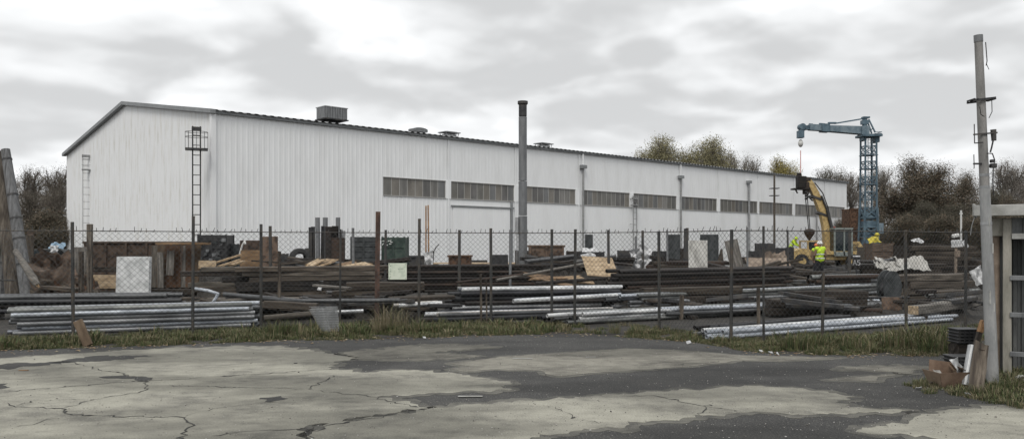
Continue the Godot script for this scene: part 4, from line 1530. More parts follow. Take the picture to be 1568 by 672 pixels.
# ---------------------------------------------------------------- leaning pole and shed at the right
func utility_pole() -> void:
	var b := Q(1522, 588)
	var d := -b.z
	var top := P(1499.5, 58, d)
	var o := thing("utility_pole", "leaning grey utility pole with brackets and loose cables beside the shed", "pole", b)
	var t := top - b
	var mid := t * .565
	var lo := MB.new()
	lo.cyl(Vector3(0, -.1, 0), mid, .073, .060, 20)
	part("lower_section", lo, M.pole_grey, o)
	var up := MB.new()
	up.cyl(mid, t, .057, .047, 20)
	part("upper_section", up, M.pole_up, o)
	var cap := MB.new()
	cap.cyl(t - t.normalized() * .05, t + t.normalized() * .035, .053, .053, 18)
	part("cap", cap, M.stack, o)
	var J := func(px: float, py: float, z := 0.0) -> Vector3: return P(px, py, d) - b + Vector3(0, 0, z)
	var arm := MB.new()
	arm.bar(J.call(1487, 155, .07), J.call(1521, 151, .07), .02, .025)
	arm.bar(J.call(1487, 156, -.07), J.call(1521, 152, -.07), .02, .025)
	for px in [1488, 1493, 1516, 1519.5]:
		arm.cyl(J.call(px, 158, 0), J.call(px, 148, 0), .013, .013, 6)
		arm.cyl(J.call(px, 153, -.08), J.call(px, 153, .09), .01, .01, 6)
	part("cross_arm", arm, M.steel_dark, o)
	var a2 := MB.new()
	a2.bar(J.call(1488, 207, .06), J.call(1524, 204, .06), .02, .018)
	a2.path([J.call(1489, 191, .06), J.call(1489.5, 220, .06), J.call(1502, 219, .07)], .007, 6)
	a2.cyl(J.call(1497, 207, .06), J.call(1497, 218, .06), .006, .006, 6)
	part("bracket", a2, M.steel_dark, o)
	var lampm := MB.new()
	lampm.cyl(J.call(1520.5, 216, .04), J.call(1519.5, 199, .04), .028, .034, 10)
	lampm.cyl(J.call(1520, 199.5, .04), J.call(1520, 197.5, .04), .042, .042, 10)
	part("insulator", lampm, M.steel_dark, o)
	var cl := MB.new()
	for y in [[.46, .063], [.565, .057], [.6, .055]]:
		cl.cyl(t * y[0], t * (y[0] + .008), y[1] + .004, y[1] + .004, 18)
	part("strap", cl, M.galv, o)
	var box := MB.new()
	box.bevel(J.call(1520, 254, .03), Vector3(.07, .055, .07), .008)
	box.bevel(J.call(1518, 247, .03), Vector3(.035, .04, .05), .006)
	box.bevel(J.call(1496, 251, .03), Vector3(.1, .02, .03), .004)
	box.cyl(J.call(1491, 258, .03), J.call(1490.5, 237, .03), .006, .006, 6)
	part("junction_box", box, M.steel_dark, o)
	var w := MB.new()
	w.path([J.call(1507, 66, .05), J.call(1508.5, 95, .06), J.call(1507, 102, .06)], .006, 5)
	w.path([J.call(1508, 100, .06), J.call(1511.5, 108, .06)], .004, 5)
	w.path([J.call(1515, 153, .07), J.call(1515.5, 172, .07), J.call(1510, 182, .08)], .005, 5)
	w.path([J.call(1496, 165, .08), J.call(1497, 177, .09), J.call(1502, 180, .09)], .005, 5)
	w.path([J.call(1519, 214, .05), J.call(1515, 226, .07), J.call(1512, 234, .08)], .01, 5)
	w.path([J.call(1506, 236, .09), J.call(1516, 236, .07), J.call(1521, 246, .05), J.call(1518, 258, .06), J.call(1516, 280, .08), J.call(1517, 300, .08)], .007, 5)
	part("cable", w, M.rubber, o)
	var pa := MB.new()
	for q in [[1513, 455, .02], [1517, 380, .016], [1520, 520, .02], [1512, 340, .014], [1519, 470, .014]]:
		pa.box(J.call(q[0], q[1], .064), Vector3(q[2], R(.06, .2), .006))
	part("paint_flake", pa, M.fascia, o)

func shed() -> void:
	var corner := G(1537, 10.75)
	var o := thing("open_shed", "low open-fronted grey shed with a pale fascia and cream corner post", "shed", corner, atan2(-.516, .857))
	# local x along the front towards the right, local -z into the shed
	var m := MB.new()
	m.bevel(Vector3(.05, 1.04, -.05), Vector3(.1, 2.08, .1), .008)
	part("corner_post", m, M.cream, o)
	var pp := MB.new()
	pp.cyl(Vector3(-.075, 0, -.16), Vector3(-.075, 2.05, -.16), .042, .042, 12)
	part("side_post", pp, M.brown_tarp, o)
	var lintel := MB.new()
	lintel.bevel(Vector3(-.12, 1.97, -.08), Vector3(.24, .24, .04), .006)
	part("end_board", lintel, M.cream, o)
	for k in 14:
		var b := MB.new()
		b.bevel(Vector3(.16 + k * .125, 1.985, -.02 - (k % 2) * .004), Vector3(.118, .21, .022), .004)
		part("header_board", b, M.shed_wall, o)
	var beam := MB.new()
	beam.bevel(Vector3(1.0, 1.845, .01), Vector3(1.8, .075, .06), .006)
	part("header_beam", beam, M.fascia, o)
	for y in [1.3, .815, .3]:
		var r := MB.new()
		r.bevel(Vector3(.98, y, .0), Vector3(1.8, .065, .05), .006)
		part("rail", r, M.stack, o)
	# rear sheet wall of the shed, each sheet its own ribbed panel
	for k in 4:
		var s := MB.new()
		for q in 5:
			var x := -.02 + k * .5 + q * .1
			var f := [[x, -.62], [x + .03, -.62], [x + .045, -.595], [x + .085, -.595], [x + .1, -.62]]
			for j in 4:
				s.quad(Vector3(f[j][0], 0.02, f[j][1]), Vector3(f[j + 1][0], .02, f[j + 1][1]), Vector3(f[j + 1][0], 2.1, f[j + 1][1]), Vector3(f[j][0], 2.1, f[j][1]))
		part("wall_sheet", s, M.shed_wall, o)
	for x in [.42, 1.1]:
		var p := MB.new()
		p.bevel(Vector3(x, 1.0, -.5), Vector3(.06, 2.0, .06), .005)
		part("inner_post", p, M.shed_wall, o)
	var side := MB.new()
	side.bevel(Vector3(-.02, 1.0, -.4), Vector3(.03, 1.9, .42), .004)
	part("side_sheet", side, M.shed_wall, o)
	var roof := MB.new()
	roof.box(Vector3(.885, 2.24, -.3), Vector3(2.42, .03, 1.0), Basis(Vector3.RIGHT, .04))
	part("roof_sheet", roof, M.fascia, o)
	var fa := MB.new()
	fa.bevel(Vector3(.885, 2.185, .2), Vector3(2.43, .145, .03), .006)
	part("fascia", fa, M.fascia, o)
	var sf := MB.new()
	sf.bevel(Vector3(-.33, 2.195, -.31), Vector3(.03, .165, .98), .006)
	part("side_fascia", sf, M.fascia, o)
	var drip := MB.new()
	drip.path([Vector3(-.32, 2.1, .18), Vector3(-.35, 2.0, .17), Vector3(-.37, 1.86, .16)], .005, 5)
	part("loose_wire", drip, M.galv, o)

# ---------------------------------------------------------------- stacks of pipes and timbers
func beam_mesh(len: float, h: float, w: float, sd: int, mat: Material, saw := .01) -> ArrayMesh:   # a worn length of wood lying along x, corners knocked about
	var r := RandomNumberGenerator.new()
	r.seed = sd
	var m := MB.new()
	var n := 4
	var rings := []
	for i in n + 1:
		var x := lerpf(-len / 2, len / 2, float(i) / n)
		var sag := r.randf_range(-1, 1) * h * .06
		var ring := []
		for q in [[-1, -.8], [-.8, -1], [.8, -1], [1, -.8], [1, .8], [.8, 1], [-.8, 1], [-1, .8]]:
			ring.append(Vector3(x + (r.randf_range(-1, 1) * saw if i == 0 or i == n else 0.0), q[1] * h / 2 + sag + r.randf_range(-1, 1) * h * .03, q[0] * w / 2 + r.randf_range(-1, 1) * w * .03))
		rings.append(ring)
	for i in n:
		for k in 8:
			m.quad(rings[i][k], rings[i + 1][k], rings[i + 1][(k + 1) % 8], rings[i][(k + 1) % 8])
	for k in range(1, 7):
		m.flat(rings[0][0], rings[0][k], rings[0][k + 1])
		m.flat(rings[n][0], rings[n][k + 1], rings[n][k])
	# orientation check: the outside faces away from the axis
	return m.mesh(mat)

func pipe_mesh(len: float, r: float, mat: Material) -> ArrayMesh:
	var m := MB.new()
	m.tube(Vector3(-len / 2, 0, 0), Vector3(len / 2, 0, 0), r, r * .82, 12)
	return m.mesh(mat)

func layer_name(k: int, n: int) -> String:
	if n == 1: return "only"
	if k == n - 1: return "top"
	return "bottom" if k == 0 else nth(k + 1)

# a stack of lengths laid side by side in layers, from its front edge a-b backwards
func stack(called: String, cat: String, noun: String, phrase: String, group: String, a: Vector3, b: Vector3, layers: Array, r: float, mats: Array, o := {}) -> void:
	var dir := (b - a)
	dir.y = 0
	var len := dir.length()
	dir = dir.normalized()
	var back := Vector3(dir.z, 0, -dir.x)
	if back.z > 0: back = -back
	var endj: float = o.get("end", .15)
	var squash: float = o.get("layer", 1.78)
	var wide: float = o.get("wide", r * 2.06)
	var beam: bool = o.get("beam", false)
	var set_back: float = o.get("set_back", 0.0)
	var cache := {}
	for k in layers.size():
		for j in layers[k]:
			var mi: int = rng.randi() % mats.size()
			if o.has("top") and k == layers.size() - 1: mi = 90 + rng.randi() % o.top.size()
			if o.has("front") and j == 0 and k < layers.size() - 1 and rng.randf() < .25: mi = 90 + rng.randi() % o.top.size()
			var lv := rng.randi() % 3
			var key := mi * 10 + lv
			if not cache.has(key):
				var mt: Material = o.top[mi - 90] if mi >= 90 else mats[mi]
				var l: float = len * ([1.0, .97, .93][lv] if not beam else [1.0, .9, .78][lv])
				cache[key] = beam_mesh(l, r * 2.0, wide * .94, mi * 7 + lv + int(len * 100), mt) if beam else pipe_mesh(l, r * [1.0, .96, .9][lv], mt)
			var p = a + dir * (len / 2 + R(-endj, endj)) + back * (wide * (j + .5 + (.5 if k % 2 and not beam else 0.0)) + k * set_back + R(-.006, .006))
			p.y = a.y + r + k * r * squash + R(-.1, .1) * r + float(o.get("raise", 0.0))
			var yaw := atan2(-dir.z, dir.x) + R(-.006, .006) * (5.0 if beam else 1.6)
			var tilt := atan2(b.y - a.y, len) + R(-.003, .003) * (2.5 if beam else 1.0)
			p.y += (b.y - a.y) * .5
			var x := Transform3D(Basis(Vector3.UP, yaw) * Basis(Vector3.BACK, tilt) * Basis(Vector3.RIGHT, R(-.05, .05) if beam else R(0, TAU)), p)
			var row: String = "%s %s from the front, %s layer of %s" % [nth(j + 1), noun, layer_name(k, layers.size()), phrase]
			if layers[k] == 1: row = "%s in the %s layer of %s" % [noun, layer_name(k, layers.size()), phrase]
			single(called, cache[key], null, row, cat, x, group)
	# bearers under the stack
	if o.get("raise", 0.0) > .05:
		var h: float = o.raise
		for t in [.12, .5, .88]:
			var q = a + dir * len * t + back * wide * layers[0] * .5
			q.y = a.y + h / 2 + (b.y - a.y) * t
			single("timber_bearer", beam_mesh(wide * layers[0] + .3, h * .98, .14, 5, M.timber[3]), null, "%s timber bearer from the left under %s" % [{.12: "first", .5: "second", .88: "third"}[t], phrase], "timber", Transform3D(Basis(Vector3.UP, atan2(-back.z, back.x)), q), "bearers under the stacks")

func pipe_stacks() -> void:
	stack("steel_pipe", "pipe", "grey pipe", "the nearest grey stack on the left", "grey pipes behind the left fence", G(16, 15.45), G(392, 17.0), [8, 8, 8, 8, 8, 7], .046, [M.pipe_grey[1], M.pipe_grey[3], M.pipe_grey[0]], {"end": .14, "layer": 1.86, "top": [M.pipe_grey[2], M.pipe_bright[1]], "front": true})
	stack("steel_pipe", "pipe", "dark pipe", "the low stack behind the grey one", "dark pipes before the white slab", G(-60, 18.6), G(266, 19.3), [4, 4, 4, 4], .06, M.pipe_dark + [M.pipe_grey[3]], {"end": .2, "raise": .13, "top": [M.pipe_grey[3], M.pipe_grey[1]]})
	stack("steel_pipe", "pipe", "black pipe", "the black central stack", "black pipes in the middle of the yard", G(690, 19.6), G(936, 20.6), [5, 5, 5, 5, 5, 4], .057, M.pipe_dark, {"end": .5, "raise": .04, "layer": 1.85, "front": true, "top": [M.pipe_bright[0], M.pipe_grey[2], M.pipe_grey[1]]})
	stack("steel_pipe", "pipe", "pipe", "the low stack before the black one", "pipes before the black stack", G(655, 17.95), G(950, 19.6), [3, 3], .055, M.pipe_dark + [M.pipe_grey[1]], {"end": .25, "top": [M.pipe_bright[0], M.pipe_bright[2], M.pipe_grey[3]]})
	stack("steel_pipe", "pipe", "brown pipe", "the rusty stack behind the sign", "long rusty pipes behind the sign", G(498, 23.6), G(815, 25.0), [3, 3, 3, 3, 3, 3, 3, 3, 3], .05, M.pipe_rust + [M.pipe_dark[2]], {"end": .6, "raise": .28, "layer": 1.85})
	stack("steel_pipe", "pipe", "rusty pipe", "the high stack right of centre", "rusty pipes right of centre", G(948, 21.2), G(1215, 24.5), [3, 3, 3, 4, 4, 4, 4, 4], .055, M.pipe_rust + [M.pipe_dark[2], M.grey_wood[2]], {"end": .5, "raise": .24, "layer": 1.86})
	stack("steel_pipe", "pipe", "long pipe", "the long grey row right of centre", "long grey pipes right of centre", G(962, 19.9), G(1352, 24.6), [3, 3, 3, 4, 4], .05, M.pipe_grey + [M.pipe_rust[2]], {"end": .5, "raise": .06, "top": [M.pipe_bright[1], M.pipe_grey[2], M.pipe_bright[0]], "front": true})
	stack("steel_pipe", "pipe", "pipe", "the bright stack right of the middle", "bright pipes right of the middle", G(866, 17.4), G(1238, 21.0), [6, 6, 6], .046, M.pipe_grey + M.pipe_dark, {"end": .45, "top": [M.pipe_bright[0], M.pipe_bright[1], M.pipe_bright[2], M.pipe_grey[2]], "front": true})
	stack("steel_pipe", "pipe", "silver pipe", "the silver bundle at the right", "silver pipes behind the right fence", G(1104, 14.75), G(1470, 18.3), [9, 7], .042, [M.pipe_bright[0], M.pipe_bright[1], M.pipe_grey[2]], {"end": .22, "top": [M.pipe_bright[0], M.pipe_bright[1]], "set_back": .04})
	stack("steel_pipe", "pipe", "dark pipe", "the dark row before the bright stack", "dark pipes before the bright stack", G(1092, 15.7), G(1310, 18.3), [5, 4], .042, M.pipe_dark + [M.pipe_rust[0], M.pipe_grey[3]], {"end": .4})
	stack("steel_pipe", "pipe", "grey pipe", "the middle row right of centre", "grey pipes in the middle row", G(1010, 18.6), G(1372, 21.6), [4, 3], .05, [M.pipe_grey[3], M.pipe_grey[0], M.pipe_rust[2]], {"end": .5, "raise": .08, "top": [M.pipe_grey[2], M.pipe_grey[0], M.pipe_bright[1]]})
	stack("steel_pipe", "pipe", "brown pipe", "the row before the black drum", "brown pipes before the drum", G(1235, 19.0), G(1500, 21.4), [3, 3], .055, [M.pipe_rust[2], M.pipe_grey[3], M.grey_wood[2]], {"end": .5, "raise": .1, "top": [M.grey_wood[0], M.pipe_grey[0]]})
	stack("steel_pipe", "pipe", "pale pipe", "the row over the black stack", "pale pipes over the black stack", G(786, 18.9, .36), G(950, 20.2, .42), [2], .05, M.pipe_bright, {"end": .15})
	stack("steel_pipe", "pipe", "thin pipe", "the row behind the right reel", "pipes behind the black reel", G(1262, 24.5), G(1352, 25.2), [3, 3, 3, 3, 3], .075, M.pipe_grey + M.pipe_rust, {"end": .3, "raise": .12})
	stack("steel_pipe", "pipe", "white pipe", "the pair left of the black stack", "white pipes by the weeds", G(608, 18.3, .3), G(676, 18.6, .34), [2], .05, M.pipe_bright, {"end": .2})

	# single lengths that lie about
	var put := func(label: String, a: Vector3, b: Vector3, r: float, mat: Material) -> void:
		var d := (b - a)
		single("steel_pipe", pipe_mesh(d.length(), r, mat), null, label, "pipe", Transform3D(MB.new().frame(d), (a + b) / 2), "single pipes lying about")
	put.call("long grey pole lying from the timber stack to the rusty post", P(342, 451, 18.4), P(468, 462, 17.8), .055, M.pipe_grey[3])
	put.call("long grey pole ending under the pale green sign", P(462, 461, 17.8), P(612, 460, 17.9), .05, M.pipe_grey[3])
	put.call("pale grey pole low in the weeds left of the mesh sheet", P(404, 487, 17.0), P(482, 480, 17.1), .06, M.grey_wood[1])
	put.call("short white pipe low in the weeds right of the mesh sheet", P(512, 478, 17.4), P(556, 476, 17.5), .04, M.pipe_bright[0])
	put.call("slanting pinkish pole over the black pipe stack", P(698, 433, 21.5), P(800, 420, 22.5), .035, M.pipe_rust[2])
	put.call("slanting pale pole left of the tan plywood sheet", P(760, 429, 22.0), P(905, 402, 24.0), .04, M.grey_wood[0])
	put.call("long low brown pole before the tan plywood sheet", P(820, 434, 21.0), P(960, 424, 22.0), .045, M.pipe_rust[1])
	put.call("dark pipe between the silver bundle and the bright stack", P(1170, 498, 17.0), P(1300, 486, 18.3), .04, M.pipe_dark[0])
	put.call("brown pole lying over the gap right of the worker", P(1230, 470, 19.6), P(1352, 476, 19.0), .06, M.pipe_rust[2])
	put.call("pale pole behind the timber beam with the tan end", P(1420, 452, 21.0), P(1500, 445, 22.0), .06, M.pipe_grey[2])
	# bent galvanised tube like a handle
	var h := MB.new()
	h.path([P(298, 442, 17.6), P(318, 445, 17.5), P(333, 450, 17.4), P(330, 456, 17.4), P(321, 470, 17.4)], .035, 10)
	single("bent_tube", h, M.pipe_bright[1], "bent galvanised tube like a handle over the left grey pipe stack", "pipe")

func timber_stacks() -> void:
	stack("timber", "timber", "timber", "the long stack left of the rusty post", "timbers left of the rusty post", G(306, 20.6), G(572, 22.0), [2, 2, 2, 2, 2, 2, 2, 2], .064, [M.timber[0], M.timber[2], M.timber[3], M.grey_wood[2], M.grey_wood[1], M.pipe_rust[3]], {"beam": true, "wide": .34, "end": .7, "layer": 2.05, "raise": .1})
	stack("timber", "timber", "timber", "the low stack over the left pipes", "timbers behind the left pipes", G(322, 18.6), G(470, 18.9), [2, 2, 2], .08, M.timber + [M.grey_wood[1]], {"beam": true, "wide": .3, "end": .3, "layer": 2.05})
	stack("timber", "timber", "dark timber", "the dark stack behind the worker", "dark timbers round the worker", G(1218, 32), G(1400, 32), [2, 2, 2, 2], .08, [M.timber[3], M.pipe_dark[2], M.timber[1]], {"beam": true, "wide": .3, "end": .8, "layer": 2.05})
	stack("timber", "timber", "dark timber", "the tall stack behind the white sheets", "dark timbers under the white sheets", G(1318, 28), G(1470, 28), [2, 2, 2, 2, 2, 2], .085, [M.timber[3], M.timber[1], M.pipe_rust[3]], {"beam": true, "wide": .3, "end": .6, "layer": 2.05})
	stack("timber", "timber", "brown timber", "the tallest stack left of the shed", "timbers left of the shed", G(1400, 31), G(1500, 31), [2, 2, 2, 2, 2, 2, 2, 2, 2], .09, [M.timber[3], M.timber[1], M.pipe_rust[3]], {"beam": true, "wide": .3, "end": .5, "layer": 2.05})
	stack("timber", "timber", "grey timber", "the stack right of the black reel", "timbers right of the black reel", G(1385, 21.5), G(1498, 22.5), [2, 2, 2, 2, 2], .09, [M.grey_wood[2], M.timber[0], M.timber[2]], {"beam": true, "wide": .3, "end": .4, "layer": 2.05})
	stack("timber", "timber", "sleeper", "the pile in the right gap", "sleepers behind the silver pipes", G(1205, 19.4), G(1350, 19.8), [2, 2, 1], .1, [M.timber[3], M.timber[1]], {"beam": true, "wide": .35, "end": .4, "layer": 2.05})
	stack("timber", "timber", "dark sleeper", "the pile under the rusty pipes", "sleepers under the rusty pipes", G(985, 20.6), G(1130, 21.2), [2, 2, 2], .1, [M.timber[3], M.timber[1]], {"beam": true, "wide": .35, "end": .4, "layer": 2.05})
	stack("timber", "timber", "dark sleeper", "the pile under the sign", "sleepers under the sign", G(520, 19.6), G(640, 19.8), [2, 2, 2, 1], .1, [M.timber[3], M.timber[1]], {"beam": true, "wide": .35, "end": .4, "layer": 2.05})
	stack("timber", "timber", "plank", "the brown pile behind the flue stack", "planks behind the flue stack", G(800, 27), G(930, 28), [3, 3, 3, 3, 3, 3], .06, [M.timber[1], M.pipe_rust[3], M.timber[0]], {"beam": true, "wide": .3, "end": .7, "layer": 2.1, "raise": .55})
	stack("timber", "timber", "plank", "the pile behind the rusty pipes", "planks behind the rusty pipes", G(985, 28), G(1110, 28.5), [3, 3, 3, 3, 3], .06, [M.pipe_rust[1], M.pipe_rust[2], M.timber[1]], {"beam": true, "wide": .3, "end": .7, "layer": 2.1, "raise": .5})
	# the squared beam with a sawn tan end, low at the right
	var a := P(1400, 475, 17.9)
	var b := P(1496, 462, 19.6)
	var bm := single("timber_beam", beam_mesh(a.distance_to(b), .2, .24, 91, M.grey_wood[0]), null, "squared grey timber beam with a sawn tan end before the shed", "timber", Transform3D(MB.new().frame(b - a), (a + b) / 2))
	var e := MB.new()
	e.bevel(Vector3(-a.distance_to(b) / 2 - .006, 0, 0), Vector3(.03, .19, .23), .01)
	part("sawn_end", e, M.tan_wood[0], bm)
	var bear := MB.new()
	for k in 2:
		single("timber_bearer", beam_mesh(.7, .13, .13, 6 + k, M.timber[3]), null, ["dark timber bearer under the sawn tan end of the grey beam", "dark timber bearer under the far end of the grey beam"][k], "timber", Transform3D(Basis(Vector3.UP, 1.35), Vector3(a.x + .3 + k * 1.1, .1, a.z - .3 - k * .9)), "bearers under the stacks")
	# slanting boards lying over the left timbers
	for q in [[[340, 463, 18.2], [452, 470, 17.8], .13, 1, "pale grey board slanting over the low left timbers, before the fence"], [[405, 466, 17.5], [486, 470, 17.4], .16, 2, "thick grey board lying left of the upright wire mesh sheet"], [[480, 437, 19.4], [536, 441, 19.2], .05, 0, "thin grey board on the sleepers left of the rusty post"]]:
		var u := P(q[0][0], q[0][1], q[0][2])
		var w := P(q[1][0], q[1][1], q[1][2])
		single("board", beam_mesh(u.distance_to(w), q[2], .2, 33 + q[3], M.grey_wood[q[3]]), null, q[4], "board", Transform3D(MB.new().frame(w - u), (u + w) / 2))

# ---------------------------------------------------------------- yard objects
func sheet(w: float, h: float, amp: float, sd: int, thick := .012, n := 8, curl := 0.0) -> MB:   # a bent sheet standing on its lower edge
	var f := FastNoiseLite.new()
	f.seed = sd
	f.frequency = .8 / maxf(w, .3)
	f.fractal_octaves = 3
	var rows := []
	for j in n + 1:
		var line := []
		for i in n + 1:
			var x := w * (float(i) / n - .5)
			var y := h * float(j) / n
			var z := f.get_noise_2d(x * 2, y * 2) * amp * 2.0 + curl * (x / w) * (x / w) * 4.0
			line.append(Vector3(x + f.get_noise_2d(y * 3, 70) * amp * .4, y + f.get_noise_2d(x * 3, 30) * amp * .4, z))
		rows.append(line)
	var m := MB.new()
	m.grid(rows, thick)
	return m

func stand(at: Vector3, turn := 0.0, lean := 0.0, roll := 0.0) -> Transform3D:   # lean tips the top away from the eye
	return Transform3D(Basis(Vector3.UP, turn) * Basis(Vector3.RIGHT, -lean) * Basis(Vector3.BACK, roll), at)

func board_mb(w: float, h: float, t: float) -> MB:
	var m := MB.new()
	m.bevel(Vector3(0, h / 2, 0), Vector3(w, h, t), .008)
	return m

# a flat thing that fills a span of the picture at a depth, standing on y
func upright(called: String, x0: float, x1: float, top: float, d: float, bottom: float, t: float, mat: Material, label: String, cat: String, turn := 0.0, lean := 0.05, roll := 0.0) -> MeshInstance3D:
	var w := (x1 - x0) / F * d
	var ytop := EYE + (HORIZON - top) / F * d
	return single(called, board_mb(w, ytop - bottom, t), mat, label, cat, stand(G((x0 + x1) / 2, d, bottom), turn, lean, roll))

func crate(called: String, label: String, cat: String, at: Vector3, w: float, h: float, dp: float, mat: Material, turn := 0.0, slats := 4) -> Node3D:
	var o := thing(called, label, cat, at, turn)
	var core := MB.new()
	core.box(Vector3(0, h / 2, 0), Vector3(w * .95, h * .96, dp * .95))
	part("body", core, mat, o)
	for s in [-1, 1]:
		for k in slats:
			var m := MB.new()
			m.bevel(Vector3(0, h * (k + .5) / slats, s * dp * .49), Vector3(w, h / slats * .86, .03), .005)
			part("slat", m, mat, o)
		var e := MB.new()
		for q in [-.47, 0, .47]:
			e.bevel(Vector3(w * q, h / 2, s * (dp * .49 + .025)), Vector3(.06, h, .025), .004)
		part("batten", e, mat, o)
	return o

func bin(label: String, at: Vector3, w: float, h: float, dp: float, mat: Material, turn := 0.0) -> Node3D:
	var o := thing("scrap_bin", label, "bin", at, turn)
	var b := MB.new()
	b.box(Vector3(0, .08, 0), Vector3(w, .08, dp))
	for s in [-1, 1]:
		b.box(Vector3(0, h / 2, s * (dp / 2 - .02)), Vector3(w - .1, h, .04))
		b.box(Vector3(s * (w / 2 - .02), h / 2, 0), Vector3(.04, h, dp))
	part("body", b, mat, o)
	var n := maxi(2, int(w / .7))
	for s in [-1, 1]:
		for k in n + 1:
			var r := MB.new()
			r.bevel(Vector3(lerpf(-w / 2 + .05, w / 2 - .05, float(k) / n), h / 2, s * (dp / 2 + .03)), Vector3(.08, h, .06), .01)
			part("rib", r, mat, o)
		var t := MB.new()
		t.bevel(Vector3(0, h + .03, s * (dp / 2 + .005)), Vector3(w + .1, .08, .1), .015)
		part("rim", t, mat, o)
	return o

func mound(px0: float, px1: float, d0: float, d1: float, h: float, sd: int) -> void:   # a bank of broken scrap and earth that carries the loose pieces
	var f := FastNoiseLite.new()
	f.seed = sd
	f.frequency = 1.6
	f.fractal_octaves = 4
	var rows := []
	for j in 15:
		var line := []
		for i in 41:
			var u := i / 40.0
			var v := j / 14.0
			var e := minf(minf(u, 1 - u) * 7.0, minf(v, 1 - v) * 5.0)
			var p := G(lerpf(px0, px1, u), lerpf(d1, d0, v))
			p.y = -.05 + h * smoothstep(0.0, 1.0, e) * (.82 + .4 * f.get_noise_2d(p.x, p.z)) + .08 * f.get_noise_2d(p.x * 4, p.z * 4) * smoothstep(0.0, .4, e)
			line.append(p)
		rows.append(line)
	var m := MB.new()
	for j in 14:
		for i in 40:
			m.out(rows[j][i], rows[j][i + 1], rows[j + 1][i + 1], rows[j][i] - Vector3(0, 9, 0))
			m.out(rows[j][i], rows[j + 1][i + 1], rows[j + 1][i], rows[j][i] - Vector3(0, 9, 0))
	var o := single("debris", m, M.dirt, "dark bank of scrap and earth under the loose lengths", "debris")
	o.set_meta("kind", "stuff")

